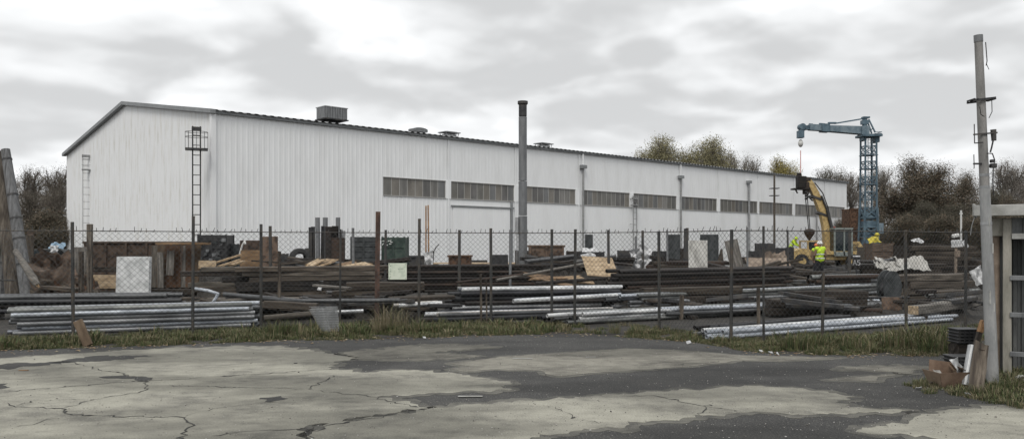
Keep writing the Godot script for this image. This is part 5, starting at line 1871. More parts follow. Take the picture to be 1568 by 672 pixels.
func yard_objects() -> void:
	for e in [[385, 612, 23.9, 28.8, 1.0], [806, 966, 24.0, 32, .88], [990, 1225, 26.5, 37, .85], [1280, 1510, 28.6, 41, .8], [300, 690, 18.9, 21.5, .32], [930, 1130, 19.6, 22, .3], [1225, 1500, 18.4, 23.5, .34], [50, 140, 20.4, 24.5, .45], [295, 395, 22.4, 30, .85]]:
		mound(e[0], e[1], e[2], e[3], e[4], int(e[0]))
	# far left: leaning timber poles and rusted sheets
	var lp := thing("leaning_pole", "thick weathered timber pole with black bands leaning at the far left", "pole", G(38, 22))
	var q0 := P(44, 470, 22) - lp.position
	var q1 := P(7, 229, 22.6) - lp.position
	var lm := MB.new()
	for i in 6:
		var a := q0.lerp(q1, i / 6.0)
		var b := q0.lerp(q1, (i + 1) / 6.0)
		lm.cyl(a, b, lerpf(.19, .118, i / 6.0), lerpf(.19, .118, (i + 1) / 6.0), 9)
	part("shaft", lm, upright_grain(shifted(M.grey_wood[0], Vector3(.3, .2, .1), Color(.98, 1.02, 1.08))), lp)
	for t in [.26, .42, .55, .7, .93]:
		var r := MB.new()
		var rad := lerpf(.196, .124, t)
		r.cyl(q0.lerp(q1, t), q0.lerp(q1, t + .012), rad, rad, 12)
		part("band", r, M.steel_dark, lp)
	var p2 := MB.new()
	p2.cyl(G(20, 23, 0), P(-6, 232, 23.5), .2, .13, 9)
	single("leaning_pole", p2, M.timber_up[0], "dark brown timber pole behind the banded pole at the left edge", "pole")
	var bl := MB.new()
	var pa := P(22, 384, 21.2)
	var pb := P(56, 437, 20.6)
	bl.cyl(pa, pa.lerp(pb, .82), .07, .1, 8)
	bl.cyl(pa.lerp(pb, .82), pb, .1, .07, 8)
	var bo := single("broken_log", bl, M.grey_wood[0], "broken pale log with a splintered tan end leaning on the banded pole", "log")
	var sp := MB.new()
	for k in 7:
		var off := Vector3(R(-.06, .06), R(-.05, .05), R(0, .07))
		sp.cyl(pa.lerp(pb, .86) + off, pb + off * .7 + (pb - pa).normalized() * R(.0, .1), .035, .006, 5)
	part("splintered_end", sp, M.tan_wood[1], bo)
	upright("board", 28, 52, 360, 23.5, 0, .06, M.grey_up[2], "wide grey board standing behind the banded pole", "board", .2, .08, .06)
	upright("board", 36, 47, 352, 24.5, 0, .06, M.brown_board, "narrow brown board standing behind the wide grey board", "board", -.1, .05)
	upright("board", 0, 24, 358, 26, 0, .05, M.black, "black sheet standing behind the two leaning poles", "sheet", .1, .1)
	var n := 0
	for e in [[84, 448, 22, 1.0, .9, .5], [104, 440, 22.5, 1.1, .8, .8], [70, 452, 21.5, .9, .6, .7], [118, 452, 21.8, .9, .5, .9], [92, 425, 23.5, 1.0, .9, .4], [128, 446, 22.6, .8, .6, .6], [62, 430, 23.6, .9, 1.0, .3], [108, 462, 21, 1.0, .35, 1.1], [78, 464, 20.8, .9, .4, 1.0]]:
		n += 1
		var y: float = maxf(0.0, EYE - (e[1] - HORIZON) / F * e[2] - .15)
		heap_add("rusty_sheet", sheet(e[3], e[4], .24, 100 + n, .012, 9, R(-.2, .45)), [M.rust_sheet[0], M.brown_board, M.rust_sheet[1], M.timber[2], M.rust_sheet[2]][n % 5], "sheet metal", stand(G(e[0], e[2], y), R(-.7, .7), e[5], R(-.35, .35)), "crumpled rusty sheet")
	for k in 5:
		heap_add("scrap_block", beam_mesh(R(.5, 1.1), R(.1, .2), R(.2, .4), 60 + k, M.timber[k % 4]), null, "timber", stand(G(60 + k * 17, 21.5 + (k % 2), .12 + (k % 3) * .22), R(-1, 1), 0, R(-.4, .4)), "short dark timber block")
	heap_end("in the rusty heap at the far left", "rusty scrap at the far left")
	var car := thing("parked_car", "dark parked car half hidden behind the rusty heap at the left", "car", G(84, 46), .1)
	var prof := PackedVector2Array([Vector2(-1.9, .35), Vector2(1.9, .35), Vector2(2.0, .7), Vector2(1.85, .95), Vector2(1.1, 1.0), Vector2(.6, 1.42), Vector2(-.9, 1.45), Vector2(-1.5, 1.02), Vector2(-1.95, .95)])
	var cm := MB.new()
	cm.prism(prof, 1.65, Transform3D.IDENTITY)
	part("body", cm, M.black_box, car)
	for s in [-1, 1]:
		var wn := MB.new()
		wn.prism(PackedVector2Array([Vector2(-1.3, 1.03), Vector2(.9, 1.03), Vector2(.5, 1.36), Vector2(-.85, 1.38)]), .02, Transform3D(Basis.IDENTITY, Vector3(0, 0, s * .83)))
		part("window", wn, M.glass, car)
		for x in [-1.2, 1.25]:
			var wl := MB.new()
			wl.cyl(Vector3(x, .33, s * .84), Vector3(x, .33, s * .62), .33, .33, 16)
			part("wheel", wl, M.rubber, car)
	single("cloth", sheet(.75, .6, .15, 7, .01, 9), M.blue_cloth, "crumpled light blue cloth on the dark parked car", "cloth", stand(G(83, 44.6, 1.45), .2, .9))
	single("plastic_sheet", sheet(.4, .4, .12, 8, .01, 8), M.film, "crumpled white plastic beside the light blue cloth", "plastic sheet", stand(G(80, 43, 1.25), -.2, .3))
	# second-row posts, the long brown bin and what leans on it
	bin("long dark brown scrap bin with a pale rim behind the white slab", G(225, 31), 3.9, 1.76, 1.8, M.rust_sheet[1])
	upright("board", 155, 180, 376, 30.3, .1, .05, M.brown_board, "brown board leaning on the left end of the long brown bin", "board", 0, .06)
	upright("post", 132.5, 140, 343, 20.5, 0, .1, M.timber_up[0], "mossy timber post behind the fence, left of the tan panel", "post", 0, .0)
	upright("post", 120, 126, 385, 21.5, 0, .1, M.timber_up[1], "short timber post between the fence post and the mossy post", "post", 0, 0)
	upright("pale_board", 108, 130, 378, 24.5, .3, .04, M.grey_up[0], "pale grey board behind the mossy timber post", "board", .3, .1)
	upright("panel", 137, 178, 421, 24, .42, .05, M.tan_wood[0], "tan plywood panel standing left of the white slab", "panel", 0, .02)
	upright("panel", 100, 137, 421, 24.2, .42, .05, M.tan_wood[2], "narrow tan plywood panel behind the mossy timber post", "panel", 0, .02)
	upright("beam", 130, 178, 409, 25.5, .86, .2, M.timber[3], "dark beam lying over the tan plywood panels", "timber")
	upright("slab", 177, 228, 393, 23, 0.02, .16, M.white_slab, "square white slab standing behind the left pipe stacks", "slab", -.02, .06)
	n = 0
	for e in [[229, 240, 376, 2], [239, 252, 375, 1], [241, 250, 386, 0], [252, 264, 374, 3], [254, 265, 384, 1], [264, 276, 377, 3], [276, 284, 376, 0], [283, 293, 375, 3], [291, 303, 373, 1]]:
		n += 1
		var w: float = (e[1] - e[0]) / F * 24.5
		var d := 24.6 - (.25 if n in [3, 5] else .0)
		var top: float = EYE + (HORIZON - e[2]) / F * d
		var y := .42 if n != 5 else .8
		heap_add("upright_board", board_mb(w, top - y, .04), [M.grey_up[0], upright_grain(shifted(M.tan_wood[2], Vector3(.2, .4, .1), Color(.5, .47, .45))), M.grey_up[1], upright_grain(shifted(M.tan_wood[1], Vector3(.7, .1, .3), Color(.5, .42, .38)))][e[3] % 4] if n != 5 else M.grey_up[0], "board", stand(G((e[0] + e[1]) / 2, d, y), R(-.1, .1), .06, R(-.06, .06)), "upright board" if n != 5 else "short pale upright board")
	heap_end("in the row right of the white slab", "upright boards right of the white slab")
	var ts := single("board", beam_mesh(1.5, .07, .4, 44, M.tan_wood[2]), null, "tan board lying across the tops of the upright boards", "board", stand(P(280, 373, 24.3), .05))
	stack("timber", "timber", "bearer", "the rack under the upright boards", "bearers under the upright boards", G(222, 24), G(305, 24), [2, 2], .1, [M.timber[3]], {"beam": true, "wide": .3, "end": .1, "layer": 2.0})

	# middle left: machine box, plywood, sheets
	var mb := crate("machine_box", "black slatted machine box above the left timber stack", "machine", G(330, 29, .75), 1.02, 1.32, .9, M.black, .05, 5)
	for k in 12:
		var kn := MB.new()
		kn.bevel(Vector3(R(-.42, .42), R(.3, 1.2), .5), Vector3(R(.05, .16), R(.04, .14), .06), .008)
		part("fitting", kn, M.stack if k % 3 == 0 else M.black_box, mb)
	for k in 5:
		var lv := MB.new()
		var c := Vector3(R(-.35, .35), R(.3, 1.0), .52)
		lv.path([c, c + Vector3(R(-.15, .15), R(.05, .2), .02), c + Vector3(R(-.25, .25), R(-.1, .1), .01)], .008, 5)
		part("pipework", lv, M.stack, mb)
	crate("machine_box", "smaller black box right of the black machine box", "machine", G(361, 29.5, .75), .5, 1.0, .7, M.black_box, -.1, 3)
	upright("steel_sheet", 366, 399, 368, 27, .8, .05, M.rust_sheet[1], "dark rusty steel sheet behind the square plywood board", "sheet metal", 0, .05)
	upright("steel_sheet", 398, 425, 362, 26, .6, .05, M.rust_sheet[0], "rusty steel plate right of the square plywood board", "sheet metal", -.05, .05, .02)
	upright("plywood_board", 367, 397, 383, 24.5, .95, .03, M.tan_wood[2], "square brown plywood board over the left timber stack", "board", .05, .1)
	upright("plywood_board", 303, 330, 399, 23, 1.04, .04, M.tan_wood[0], "light tan plywood board on the left end of the timber stack", "board", 0, .1)
	for e in [[330, 402, 368, 390, 23.6, .06], [334, 408, 366, 398, 23.2, .05], [352, 406, 372, 400, 22.8, .05]]:
		var u := P(e[0], e[1], e[4])
		var w := P(e[2], e[3], e[4] + .4)
		heap_add("tan_board", beam_mesh(u.distance_to(w), .05, .2, int(e[0]), M.tan_wood[1]), null, "board", Transform3D(MB.new().frame(w - u), (u + w) / 2), "slanting tan board")
	heap_end("before the square plywood board", "tan boards on the timber stack")
	var wc := MB.new()
	wc.path([P(366, 390, 26), P(370, 376, 26), P(374, 369, 26), P(375, 374, 25.9)], .03, 7)
	single("loose_pipe", wc, M.pale, "thin white bent pipe standing before the dark rusty sheet", "pipe")
	var tw := thing("tyre_pair", "pair of black tyres lying in the scrap left of the steel bars", "tyre", G(457, 26.5, .9))
	for k in 2:
		var t := MB.new()
		t.lathe(Vector3.ZERO, [[.17, -.1], [.27, -.1], [.32, -.05], [.32, .05], [.27, .1], [.17, .1]], 16)
		part("tyre", t, M.rubber, tw).transform = Transform3D(Basis(Vector3.UP, .4 * k) * Basis(Vector3.RIGHT, 1.3), Vector3(k * .12, .38, k * .25))
	n = 0
	for k in 24:
		n += 1
		var px := R(398, 600)
		var d := R(24, 28)
		heap_add("scrap_piece", beam_mesh(R(.5, 1.6), R(.04, .12), R(.1, .3), 200 + k, pick([M.timber[3], M.timber[1], M.grey_wood[2], M.pipe_rust[1], M.black])), null, "scrap", stand(G(px, d, .95 + R(0, .28)), R(-.6, .6), R(-.2, .2), R(-.15, .15)), "dark scrap length")
	heap_end("between the brown plate and the dark boxes", "scrap on the middle stacks")
	# the rack of upright steel bars
	n = 0
	for e in [[475, 348, 5.5, 0], [479.5, 347, 6, 0], [487, 333, 7.5, 2], [492.5, 346, 5, 0], [497.5, 333, 8, 2], [504, 347, 9, 1], [511, 346, 8, 3], [517.5, 333, 7, 2], [469.5, 380, 6, 0]]:
		n += 1
		var d := 27.5 + (n % 3) * .4
		var top: float = EYE + (HORIZON - e[1]) / F * d
		var w: float = e[2] / F * d
		var mm := MB.new()
		if n in [3, 5, 8]:
			mm.tube(Vector3(0, .5, 0), Vector3(0, top, 0), w / 2, w * .38, 10)
		else:
			mm.box(Vector3(0, (top + .5) / 2, -w * .4), Vector3(w, top - .5, .02))
			mm.box(Vector3(0, (top + .5) / 2, w * .4), Vector3(w, top - .5, .02))
			mm.box(Vector3(0, (top + .5) / 2, 0), Vector3(.025, top - .52, w * .8 - .02))
		heap_add("steel_bar", mm, [M.steel_dark, M.pipe_rust[1], M.stack, M.pipe_rust[3]][e[3]], "bar", stand(G(e[0], d, 0), R(-.2, .2), R(-.02, .02), R(-.02, .02)), "upright steel bar")
	heap_end("in the rack before the warehouse", "upright steel bars")
	upright("steel_sheet", 507, 527, 364, 27.2, .6, .05, M.pipe_rust[2], "narrow rusty sheet standing in the rack of steel bars", "sheet metal", .1, .03, .0)
	upright("steel_sheet", 516, 528, 353, 28.2, .6, .04, M.galv, "grey sheet standing behind the narrow rusty sheet", "sheet metal", 0, .02)
	n = 0
	for e in [[470, 408, 492, 397, 23.4], [478, 411, 505, 400, 23.2], [498, 411, 540, 403, 23.6], [520, 412, 560, 405, 23.3], [535, 410, 566, 403, 23.9]]:
		var u := P(e[0], e[1], e[4])
		var w := P(e[2], e[3], e[4] + R(.2, .6))
		heap_add("broken_board", beam_mesh(u.distance_to(w) * 1.1, .035, R(.28, .45), int(e[0]), M.tan_wood[n % 3], .16), null, "board", Transform3D(MB.new().frame(w - u) * Basis(Vector3.RIGHT, R(-.1, .35)), (u + w) / 2), "broken tan board")
		n += 1
	heap_end("on the stack before the steel bars", "broken tan boards")
	upright("plastic_tube", 481, 492, 408, 21.6, .5, .16, M.film, "short crumpled silver-white wrap on the timber stack, before the tan boards", "plastic sheet", 0, .25, -.15)
	# the dark boxes behind the sign
	var bx := crate("slatted_crate", "black slatted crate standing right of the steel bars", "crate", G(558.5, 28, .72), .9, 1.27, .8, M.black_box, .08, 7)
	var gb := crate("green_box", "dark green box with white chalk marks behind the sign", "box", G(605, 28.4, .72), .82, 1.27, .8, M.green_box, -.02, 3)
	var mk := MB.new()   # chalked angular signs along its upper edge
	var Z := .475
	for st in [[-.38, .98, -.38, 1.12], [-.38, 1.12, -.24, 1.12], [-.30, .98, -.18, .98], [-.18, .98, -.18, 1.12], [-.18, 1.12, -.06, 1.14], [-.06, 1.14, -.06, 1.02], [-.06, 1.02, -.14, 1.02], [-.38, .98, -.33, 1.04], [-.1, 1.08, -.02, 1.08], [-.24, 1.03, -.22, 1.1]]:
		mk.bar(Vector3(st[0], st[1], Z), Vector3(st[2], st[3], Z), .006, .028)
	for st in [[-.06, .2, -.06, .3], [-.06, .3, .0, .3], [.0, .3, .0, .2], [-.06, .25, 0, .25], [.06, .3, .12, .3], [.06, .2, .06, .3], [.06, .2, .12, .2], [.12, .25, .12, .2], [.06, .25, .12, .25]]:
		mk.bar(Vector3(st[0], st[1], Z), Vector3(st[2], st[3], Z), .006, .02)
	part("chalk_mark", mk, M.chalk, gb)
	# rusty column in front
	var rc := MB.new()
	var w2 := .1
	rc.box(Vector3(0, 1.25, -.036), Vector3(w2, 2.5, .016))
	rc.box(Vector3(0, 1.25, .036), Vector3(w2, 2.5, .016))
	rc.box(Vector3(0, 1.25, 0), Vector3(.014, 2.5, .056))
	single("steel_column", rc, surf([L(.05, .03, .024), L(.085, .05, .038), L(.13, .075, .055)], Vector3(2, .6, 2), 61, .85, .05, .8), "tall rusty steel column standing left of the green sign", "column", stand(G(576.5, 18.3, -.03), .25, 0, -.012))
	# orange props
	for k in 2:
		var om := MB.new()
		var hh := EYE + (HORIZON - (314 if k == 1 else 315)) / F * 44
		om.bar(Vector3(0, 0, 0), Vector3(0, hh, 0), .07, .07)
		single("orange_post", om, M.orange, ["left of two thin orange posts before the white wall", "right of two thin orange posts before the white wall"][k], "post", stand(G(652 + k * 4.6, 44), 0, 0, .012 * k))
	bin("small brown scrap bin on feet before the sliding door", G(704.5, 36, .35), .98, .82, .8, M.rust_sheet[2])
	bin("low dark steel bin right of the green box", G(640, 34, .3), .95, .88, .9, M.steel_dark)
	var fl := MB.new()
	fl.box(Vector3(0, .02, 0), Vector3(6.5, .04, 2.0))
	single("plywood_floor", fl, M.tan_wood[0], "pale plywood platform lying before the sliding door", "platform", stand(G(755, 42, .72), 0))
	var fl2 := MB.new()
	for k in 6:
		fl2.box(Vector3(-3 + k * 1.2, .35, 0), Vector3(.15, .7, 1.9))
	single("trestle", fl2, M.timber[3], "dark trestles under the pale plywood platform", "trestle", stand(G(755, 42, 0), 0))
	var wl := MB.new()
	wl.path([P(663, 403, 33), P(664, 385, 33), P(668, 378, 33), P(672, 374, 33)], .02, 6)
	wl.ball(P(663, 386, 33), .06, 6, 4)
	single("bent_rod", wl, M.steel_dark, "thin bent rod between the orange posts and the brown bin", "rod")
	single("plastic_sheet", sheet(.3, .5, .15, 18, .01, 6), M.film, "small white plastic scrap at the foot of the orange posts", "plastic sheet", stand(P(656, 406, 30), 0, .3))

	# centre, round the flue stack
	upright("dark_cabinet", 751, 778, 390, 33, .2, .6, M.black, "dark cabinet just left of the flue stack foot", "cabinet", 0, 0)
	bin("long brown scrap bin right of the flue stack", G(836, 33, .5), 1.4, 1.12, 1.2, M.rust_sheet[0])
	n = 0
	for e in [[855, 415, 30, 1], [838, 424, 22.5, 0], [872, 424, 22.6, 0], [858, 432, 22.0, 1], [885, 428, 22.8, 1], [826, 421, 23.0, 1]]:
		heap_add("torn_board", beam_mesh(R(.6, 1.1), .03, R(.2, .4), 300 + n, M.tan_wood[1 + n % 2], .14), null, "board", stand(P(e[0], e[1] + 2, e[2]), R(-.4, .4), -.25, R(-.2, .2)), "torn tan board")
		n += 1
	heap_end("in the pile right of the flue stack", "torn tan boards")
	var ply := upright("plywood_sheet", 908, 952, 399, 24.5, .72, .03, M.tan_wood[0], "large tan plywood sheet tilted on the pile right of the flue stack", "board", .35, .85)
	ply.mesh = board_mb(.95, .95, .03).mesh(M.tan_wood[0])
	ply.transform = stand(G(924, 23.4, .80), .28, .95, -.12)
	for k in 22:
		var px := R(812, 960)
		var d := R(24, 31)
		heap_add("scrap_piece", beam_mesh(R(.5, 1.8), R(.05, .14), R(.1, .35), 400 + k, pick([M.timber[3], M.timber[1], M.black, M.pipe_rust[1], M.pipe_rust[3], M.steel_dark])), null, "scrap", stand(G(px, d, .85 + R(0, .42)), R(-.6, .6), R(-.2, .2), R(-.2, .2)), "dark scrap length")
	heap_end("on the pile right of the flue stack", "scrap right of the flue stack")
	# wrapped goods and dark panels
	crate("dark_pallet_load", "black box high on the pile under the wrapped load", "box", G(904, 31, .6), .95, .85, .7, M.black, .1, 3)
	single("wrapped_load", sheet(.6, .35, .08, 25, .02, 8), M.film, "white wrapped load on top of the black box", "plastic sheet", stand(P(905, 388, 31), .1, .9))
	upright("dark_sheet", 896, 908, 359, 35, .6, .06, M.black_box, "small black panel standing over the wrapped load", "panel", 0, 0)
	single("wrapped_load", sheet(.5, .35, .1, 26, .02, 7), M.film, "lower white plastic bundle left of the black box", "plastic sheet", stand(P(901, 401, 29), 0, .6))
	single("plastic_sheet", sheet(.42, .75, .16, 27, .01, 9), M.film, "torn white plastic hanging on the pile right of the plywood sheet", "plastic sheet", stand(P(978, 412, 25), .2, .1, -.35))
	single("plastic_sheet", sheet(.3, .3, .12, 28, .01, 7), M.film, "small white plastic knot above the torn white plastic", "plastic sheet", stand(P(975, 396, 25), .2, .2, .2))
	upright("dark_sheet", 1022.5, 1042, 359, 38, .4, .08, M.black_box, "black panel standing left of the grey marbled board", "panel", 0, .02)
	upright("dark_sheet", 1073, 1101, 359, 40, .4, .08, M.black_box, "wide black panel standing behind the grey marbled board", "panel", 0, .02)
	upright("marbled_board", 1055, 1084, 368, 26, .85, .05, M.marble, "pale grey streaked board standing upright over the rusty pipes", "board", -.03, .05)
	upright("leaning_board", 1121, 1141, 366, 28, .78, .07, M.grey_up[0], "wide weathered board leaning left in the middle of the yard", "board", -.25, .1, .22)
	upright("pale_board", 1110, 1120, 377, 29, .8, .05, M.white_slab, "short white board left of the wide leaning board", "board", .2, .1, .06)
	upright("brown_board", 1096, 1112, 381, 29.5, .8, .05, M.timber[1], "brown board leaning against the short white board", "board", .2, .2, -.35)
	for e in [[1193, 404, 31, .85, .5, .8, 31], [1183, 400, 33, .6, .4, .7, 32]]:
		heap_add("brown_tarpaulin", sheet(e[3], e[4], .18, e[6], .012, 9, .1), M.brown_tarp, "tarpaulin", stand(G(e[0], e[2], EYE - (e[1] - HORIZON) / F * e[2]), .2, e[5], .1), "crumpled brown tarpaulin")
	heap_end("beside the excavator bonnet", "brown tarpaulins")
	single("tan_sheet", sheet(1.5, .6, .03, 34, .02, 10), M.brown_tarp, "long tan sheet lying on the stack right of the leaning board", "sheet", stand(G(1180, 28.5, .92), 0, 1.0))
	for k in 30:
		var px := R(1000, 1215)
		var d := R(27, 36)
		heap_add("scrap_piece", beam_mesh(R(.5, 1.8), R(.06, .16), R(.1, .4), 500 + k, pick([M.timber[3], M.timber[1], M.black, M.pipe_rust[1], M.pipe_rust[3], M.steel_dark, M.grey_wood[2]])), null, "scrap", stand(G(px, d, R(.5, 1.15)), R(-.7, .7), R(-.2, .2), R(-.25, .25)), "dark scrap length")
	heap_end("round the marbled board and leaning board", "scrap right of centre")
	# right: reel, tarpaulin, tags, sign boards
	var reel := thing("cable_drum", "black round drum standing on edge behind the right fence", "drum", G(1366, 20.2))
	var rm := MB.new()
	rm.cyl(Vector3(0, .62, -.3), Vector3(0, .62, .02), .2, .2, 14)
	part("core", rm, M.black, reel)
	for z in [-.3, .05]:
		var pm := MB.new()
		var pts := PackedVector2Array()
		for i in 22:
			var a := TAU * i / 22
			pts.append(Vector2(cos(a) * .225 + R(-.008, .008), .66 + sin(a) * .42 + R(-.008, .008)))
		pm.prism(pts, .06, Transform3D(Basis.IDENTITY, Vector3(0, 0, z)))
		part("flange", pm, M.black_box, reel)
	upright("sheet", 1352, 1384, 455, 19.4, .05, .03, M.rust_sheet[0], "dark board leaning at the foot of the black drum", "board", .1, .15)
	for e in [[1374, 415, 27, .95, .7, 1.05, 41], [1405, 413, 27.2, 1.1, .8, 1.1, 42], [1355, 411, 26.6, .5, .35, 1.2, 43]]:
		heap_add("grey_tarpaulin", sheet(e[3], e[4], .13, e[6], .015, 11, .05), M.tarp, "tarpaulin", stand(G(e[0], e[2], EYE - (e[1] - HORIZON) / F * e[2]), .2, e[5], -.08), "crumpled pale grey tarpaulin")
	heap_end("on the tall stack at the right", "pale tarpaulins")
	var tg := thing("marker_board", "small black marker board with white cap and white letters behind the worker", "sign", P(1312.5, 400, 27.5))
	var tb := MB.new()
	tb.bevel(Vector3(0, 0, 0), Vector3(.27, .34, .05), .01)
	tb.bevel(Vector3(0, -.6, -.01), Vector3(.05, .9, .04), .008)
	part("board", tb, M.black, tg)
	var tc := MB.new()
	tc.bevel(Vector3(0, .16, .005), Vector3(.25, .06, .07), .02)
	part("cap", tc, M.film, tg)
	var tx := TextMesh.new()
	tx.text = "A5"
	tx.font = SystemFont.new()
	tx.font.font_names = PackedStringArray(["Droid Sans"])
	tx.font_size = 20
	tx.pixel_size = .0115
	tx.depth = .008
	var tm := part("lettering", tx, M.film, tg)
	tm.position = Vector3(0, -.05, .03)
	var sb := thing("white_board", "white tilted sign board on a short post near the shed", "sign", P(1466.5, 373, 24))
	var sm := MB.new()
	sm.bevel(Vector3(0, 0, 0), Vector3(.33, .22, .04), .01, Basis(Vector3.BACK, .06))
	part("panel", sm, M.film, sb)
	var spo := MB.new()
	spo.bar(Vector3(-.02, -1.8, -.05), Vector3(0, -.1, -.05), .06, .06)
	spo.bevel(Vector3(.02, -.3, 0), Vector3(.15, .2, .04), .01)
	part("post", spo, M.brown_tarp, sb)
	var sm2 := MB.new()
	sm2.bevel(Vector3(0, 0, 0), Vector3(.22, .12, .1), .03, Basis(Vector3.BACK, .2))
	single("white_lamp_box", sm2, M.pale, "small pale box above the white tilted sign board", "box", Transform3D(Basis.IDENTITY, P(1464.5, 361, 24.2)))
	upright("white_flap", 1477, 1488, 367, 23.5, 1.62, .02, M.film, "white and violet flap right of the white sign board", "sheet", .5, .2, .5)
	var vp := MB.new()
	vp.cyl(G(1473, 45), P(1473, 322, 45), .06, .05, 8)
	vp.bar(P(1471, 327, 45), P(1475, 327, 45), .08, .08)
	single("thin_post", vp, M.pale, "thin pale post rising behind the white sign board", "post")
	single("plastic_sheet", sheet(.26, .34, .06, 51, .01, 8), M.film, "white plastic sheet caught on the fence just left of the grey pole", "plastic sheet", stand(P(1506, 433, 16.9), .1, .1, .5))
	for e in [[1518, 381, 1532, 374, 13.5], [1518, 404, 1531, 394, 13.2]]:
		var u := P(e[0], e[1], e[4])
		var w := P(e[2], e[3], e[4])
		heap_add("white_strip", beam_mesh(u.distance_to(w), .03, .06, int(e[1]), M.film), null, "strip", Transform3D(MB.new().frame(w - u), (u + w) / 2), "slanting white strip")
	heap_end("between the grey pole and the shed", "white strips")
	for k in 5:
		heap_add("brick_stack", beam_mesh(.25, .1, .2, 77 + k, M.cream if k % 2 else M.timber[0]), null, "block", stand(G(1527, 13.6, .75 - k * .13), .1), "stacked block")
	heap_end("behind the grey pole by the shed", "blocks by the shed")
	for k in 34:
		var px := R(1290, 1500)
		var d := R(29, 40)
		heap_add("scrap_piece", beam_mesh(R(.5, 2.0), R(.06, .18), R(.1, .4), 600 + k, pick([M.timber[3], M.timber[1], M.black, M.pipe_rust[1], M.pipe_rust[3], M.steel_dark, M.grey_wood[1]])), null, "scrap", stand(G(px, d, R(.6, 1.1) if px > 1330 else R(.4, .75)), R(-.7, .7), R(-.2, .2), R(-.2, .2)), "dark scrap length")
	heap_end("on the stacks at the right", "scrap at the right")
	for z in [[300, 480, 18.4, 20.0, .5, 26, "low behind the left end of the fence weeds"], [480, 690, 18.4, 20.5, .55, 30, "low between the rusty post and the black pipes"], [930, 1120, 19.8, 21.6, .5, 24, "low under the rusty pipes right of centre"], [1225, 1360, 18.6, 21.5, .55, 24, "low in the gap below the worker"], [1380, 1500, 18.6, 23.5, .6, 26, "low between the black drum and the shed"]]:
		for k in z[5]:
			heap_add("scrap_piece", beam_mesh(R(.4, 1.7), R(.04, .11), R(.06, .3), 800 + k, pick([M.timber[3], M.timber[1], M.black, M.pipe_rust[1], M.pipe_rust[3], M.grey_wood[2], M.steel_dark])), null, "scrap", stand(G(R(z[0], z[1]), R(z[2], z[3]), R(.02, z[4])), R(-.5, .5), R(-.2, .2), R(-.16, .16)), "dark scrap length")
		heap_end(z[6], "scrap filling the gaps of the yard")
	# old posts standing within the yard
	n = 0
	for e in [[414, 346, 23, .09], [541, 349, 24, .08], [589, 352, 23, .07], [703, 352, 23, .08], [781, 352, 24, .08], [933, 352, 24, .08], [985, 353, 25, .08], [974, 362, 25, .07], [1049, 350, 30, .12], [1053, 349, 32, .12], [1146, 348, 25, .06], [1208, 352, 28, .07], [1301, 355, 27, .1], [1023, 352, 29, .07]]:
		n += 1
		var pm := MB.new()
		var hh: float = EYE + (HORIZON - e[1]) / F * e[2]
		pm.cyl(Vector3(0, 0, 0), Vector3(0, hh, 0), e[3] * .55, e[3] * .5, 8)
		pm.cyl(Vector3(0, hh, 0), Vector3(0, hh + .05, 0), e[3] * .75, e[3] * .7, 8)
		heap_add("steel_post", pm, [M.steel_dark, M.post, M.stack][n % 3], "post", stand(G(e[0], e[2]), 0, 0, R(-.015, .015)), "old steel post")
	heap_end("standing among the yard stacks", "old posts inside the yard")
	# weathered stakes near the fence
	for e in [[736.5, 420, 17.9, .05], [745, 428, 17.7, .035], [1162, 440, 16.4, .06], [427, 385, 18.0, .06], [1044, 452, 18.9, .09]]:
		var hh: float = EYE + (HORIZON - e[1]) / F * e[2]
		heap_add("wooden_stake", beam_mesh(hh + .1, e[3], e[3], int(e[0]), M.timber[2]), null, "stake", Transform3D(Basis(Vector3.BACK, PI / 2 + R(-.02, .02)), G(e[0], e[2], hh / 2 - .05)), "weathered wooden stake")
	heap_end("just behind the fence", "stakes behind the fence")
	# upright wire mesh sheet in the weeds
	var ms := thing("mesh_sheet", "bent grey wire mesh sheet standing in the weeds before the fence", "mesh", G(500, 15.9), .1)
	var wm := MB.new()
	var top := .52
	for k in 26:
		var u := k / 25.0
		wm.cyl(Vector3(lerpf(-.06, .24, u), -.02, .05 * sin(u * 5)), Vector3(lerpf(-.34, .2, u), top - .04 * (1 - u), .06 * sin(u * 6 + 1)), .0035, .0035, 4, false)
		wm.cyl(Vector3(lerpf(.24, -.06, u), -.02, .05 * sin(u * 5)), Vector3(lerpf(.21, -.3, u) , top, .06 * sin(u * 6)), .0035, .0035, 4, false)
	for j in 12:
		var v := j / 11.0
		wm.cyl(Vector3(lerpf(-.06, -.34, v), v * top, .02), Vector3(lerpf(.24, .2, v), v * top, .02), .0035, .0035, 4, false)
	part("wire_grid", wm, M.galv, ms)
	var wf := MB.new()
	var fm := StandardMaterial3D.new()
	fm.albedo_color = Color(.62, .63, .63, .45)
	fm.transparency = BaseMaterial3D.TRANSPARENCY_ALPHA
	fm.roughness = .6
	wf.flat(Vector3(-.06, 0, 0), Vector3(.24, 0, .01), Vector3(.2, top, .02))
	wf.flat(Vector3(-.06, 0, 0), Vector3(.2, top, .02), Vector3(-.33, top - .04, 0))
	part("torn_film", wf, fm, ms)
	# broken board and stump in the grass strip
	upright("broken_board", 127, 141, 487, 13.95, 0, .05, upright_grain(shifted(M.tan_wood[2], Vector3.ZERO, Color(.62, .6, .6))), "broken brown board leaning in the grass before the left pipes", "board", .1, .1, .42)

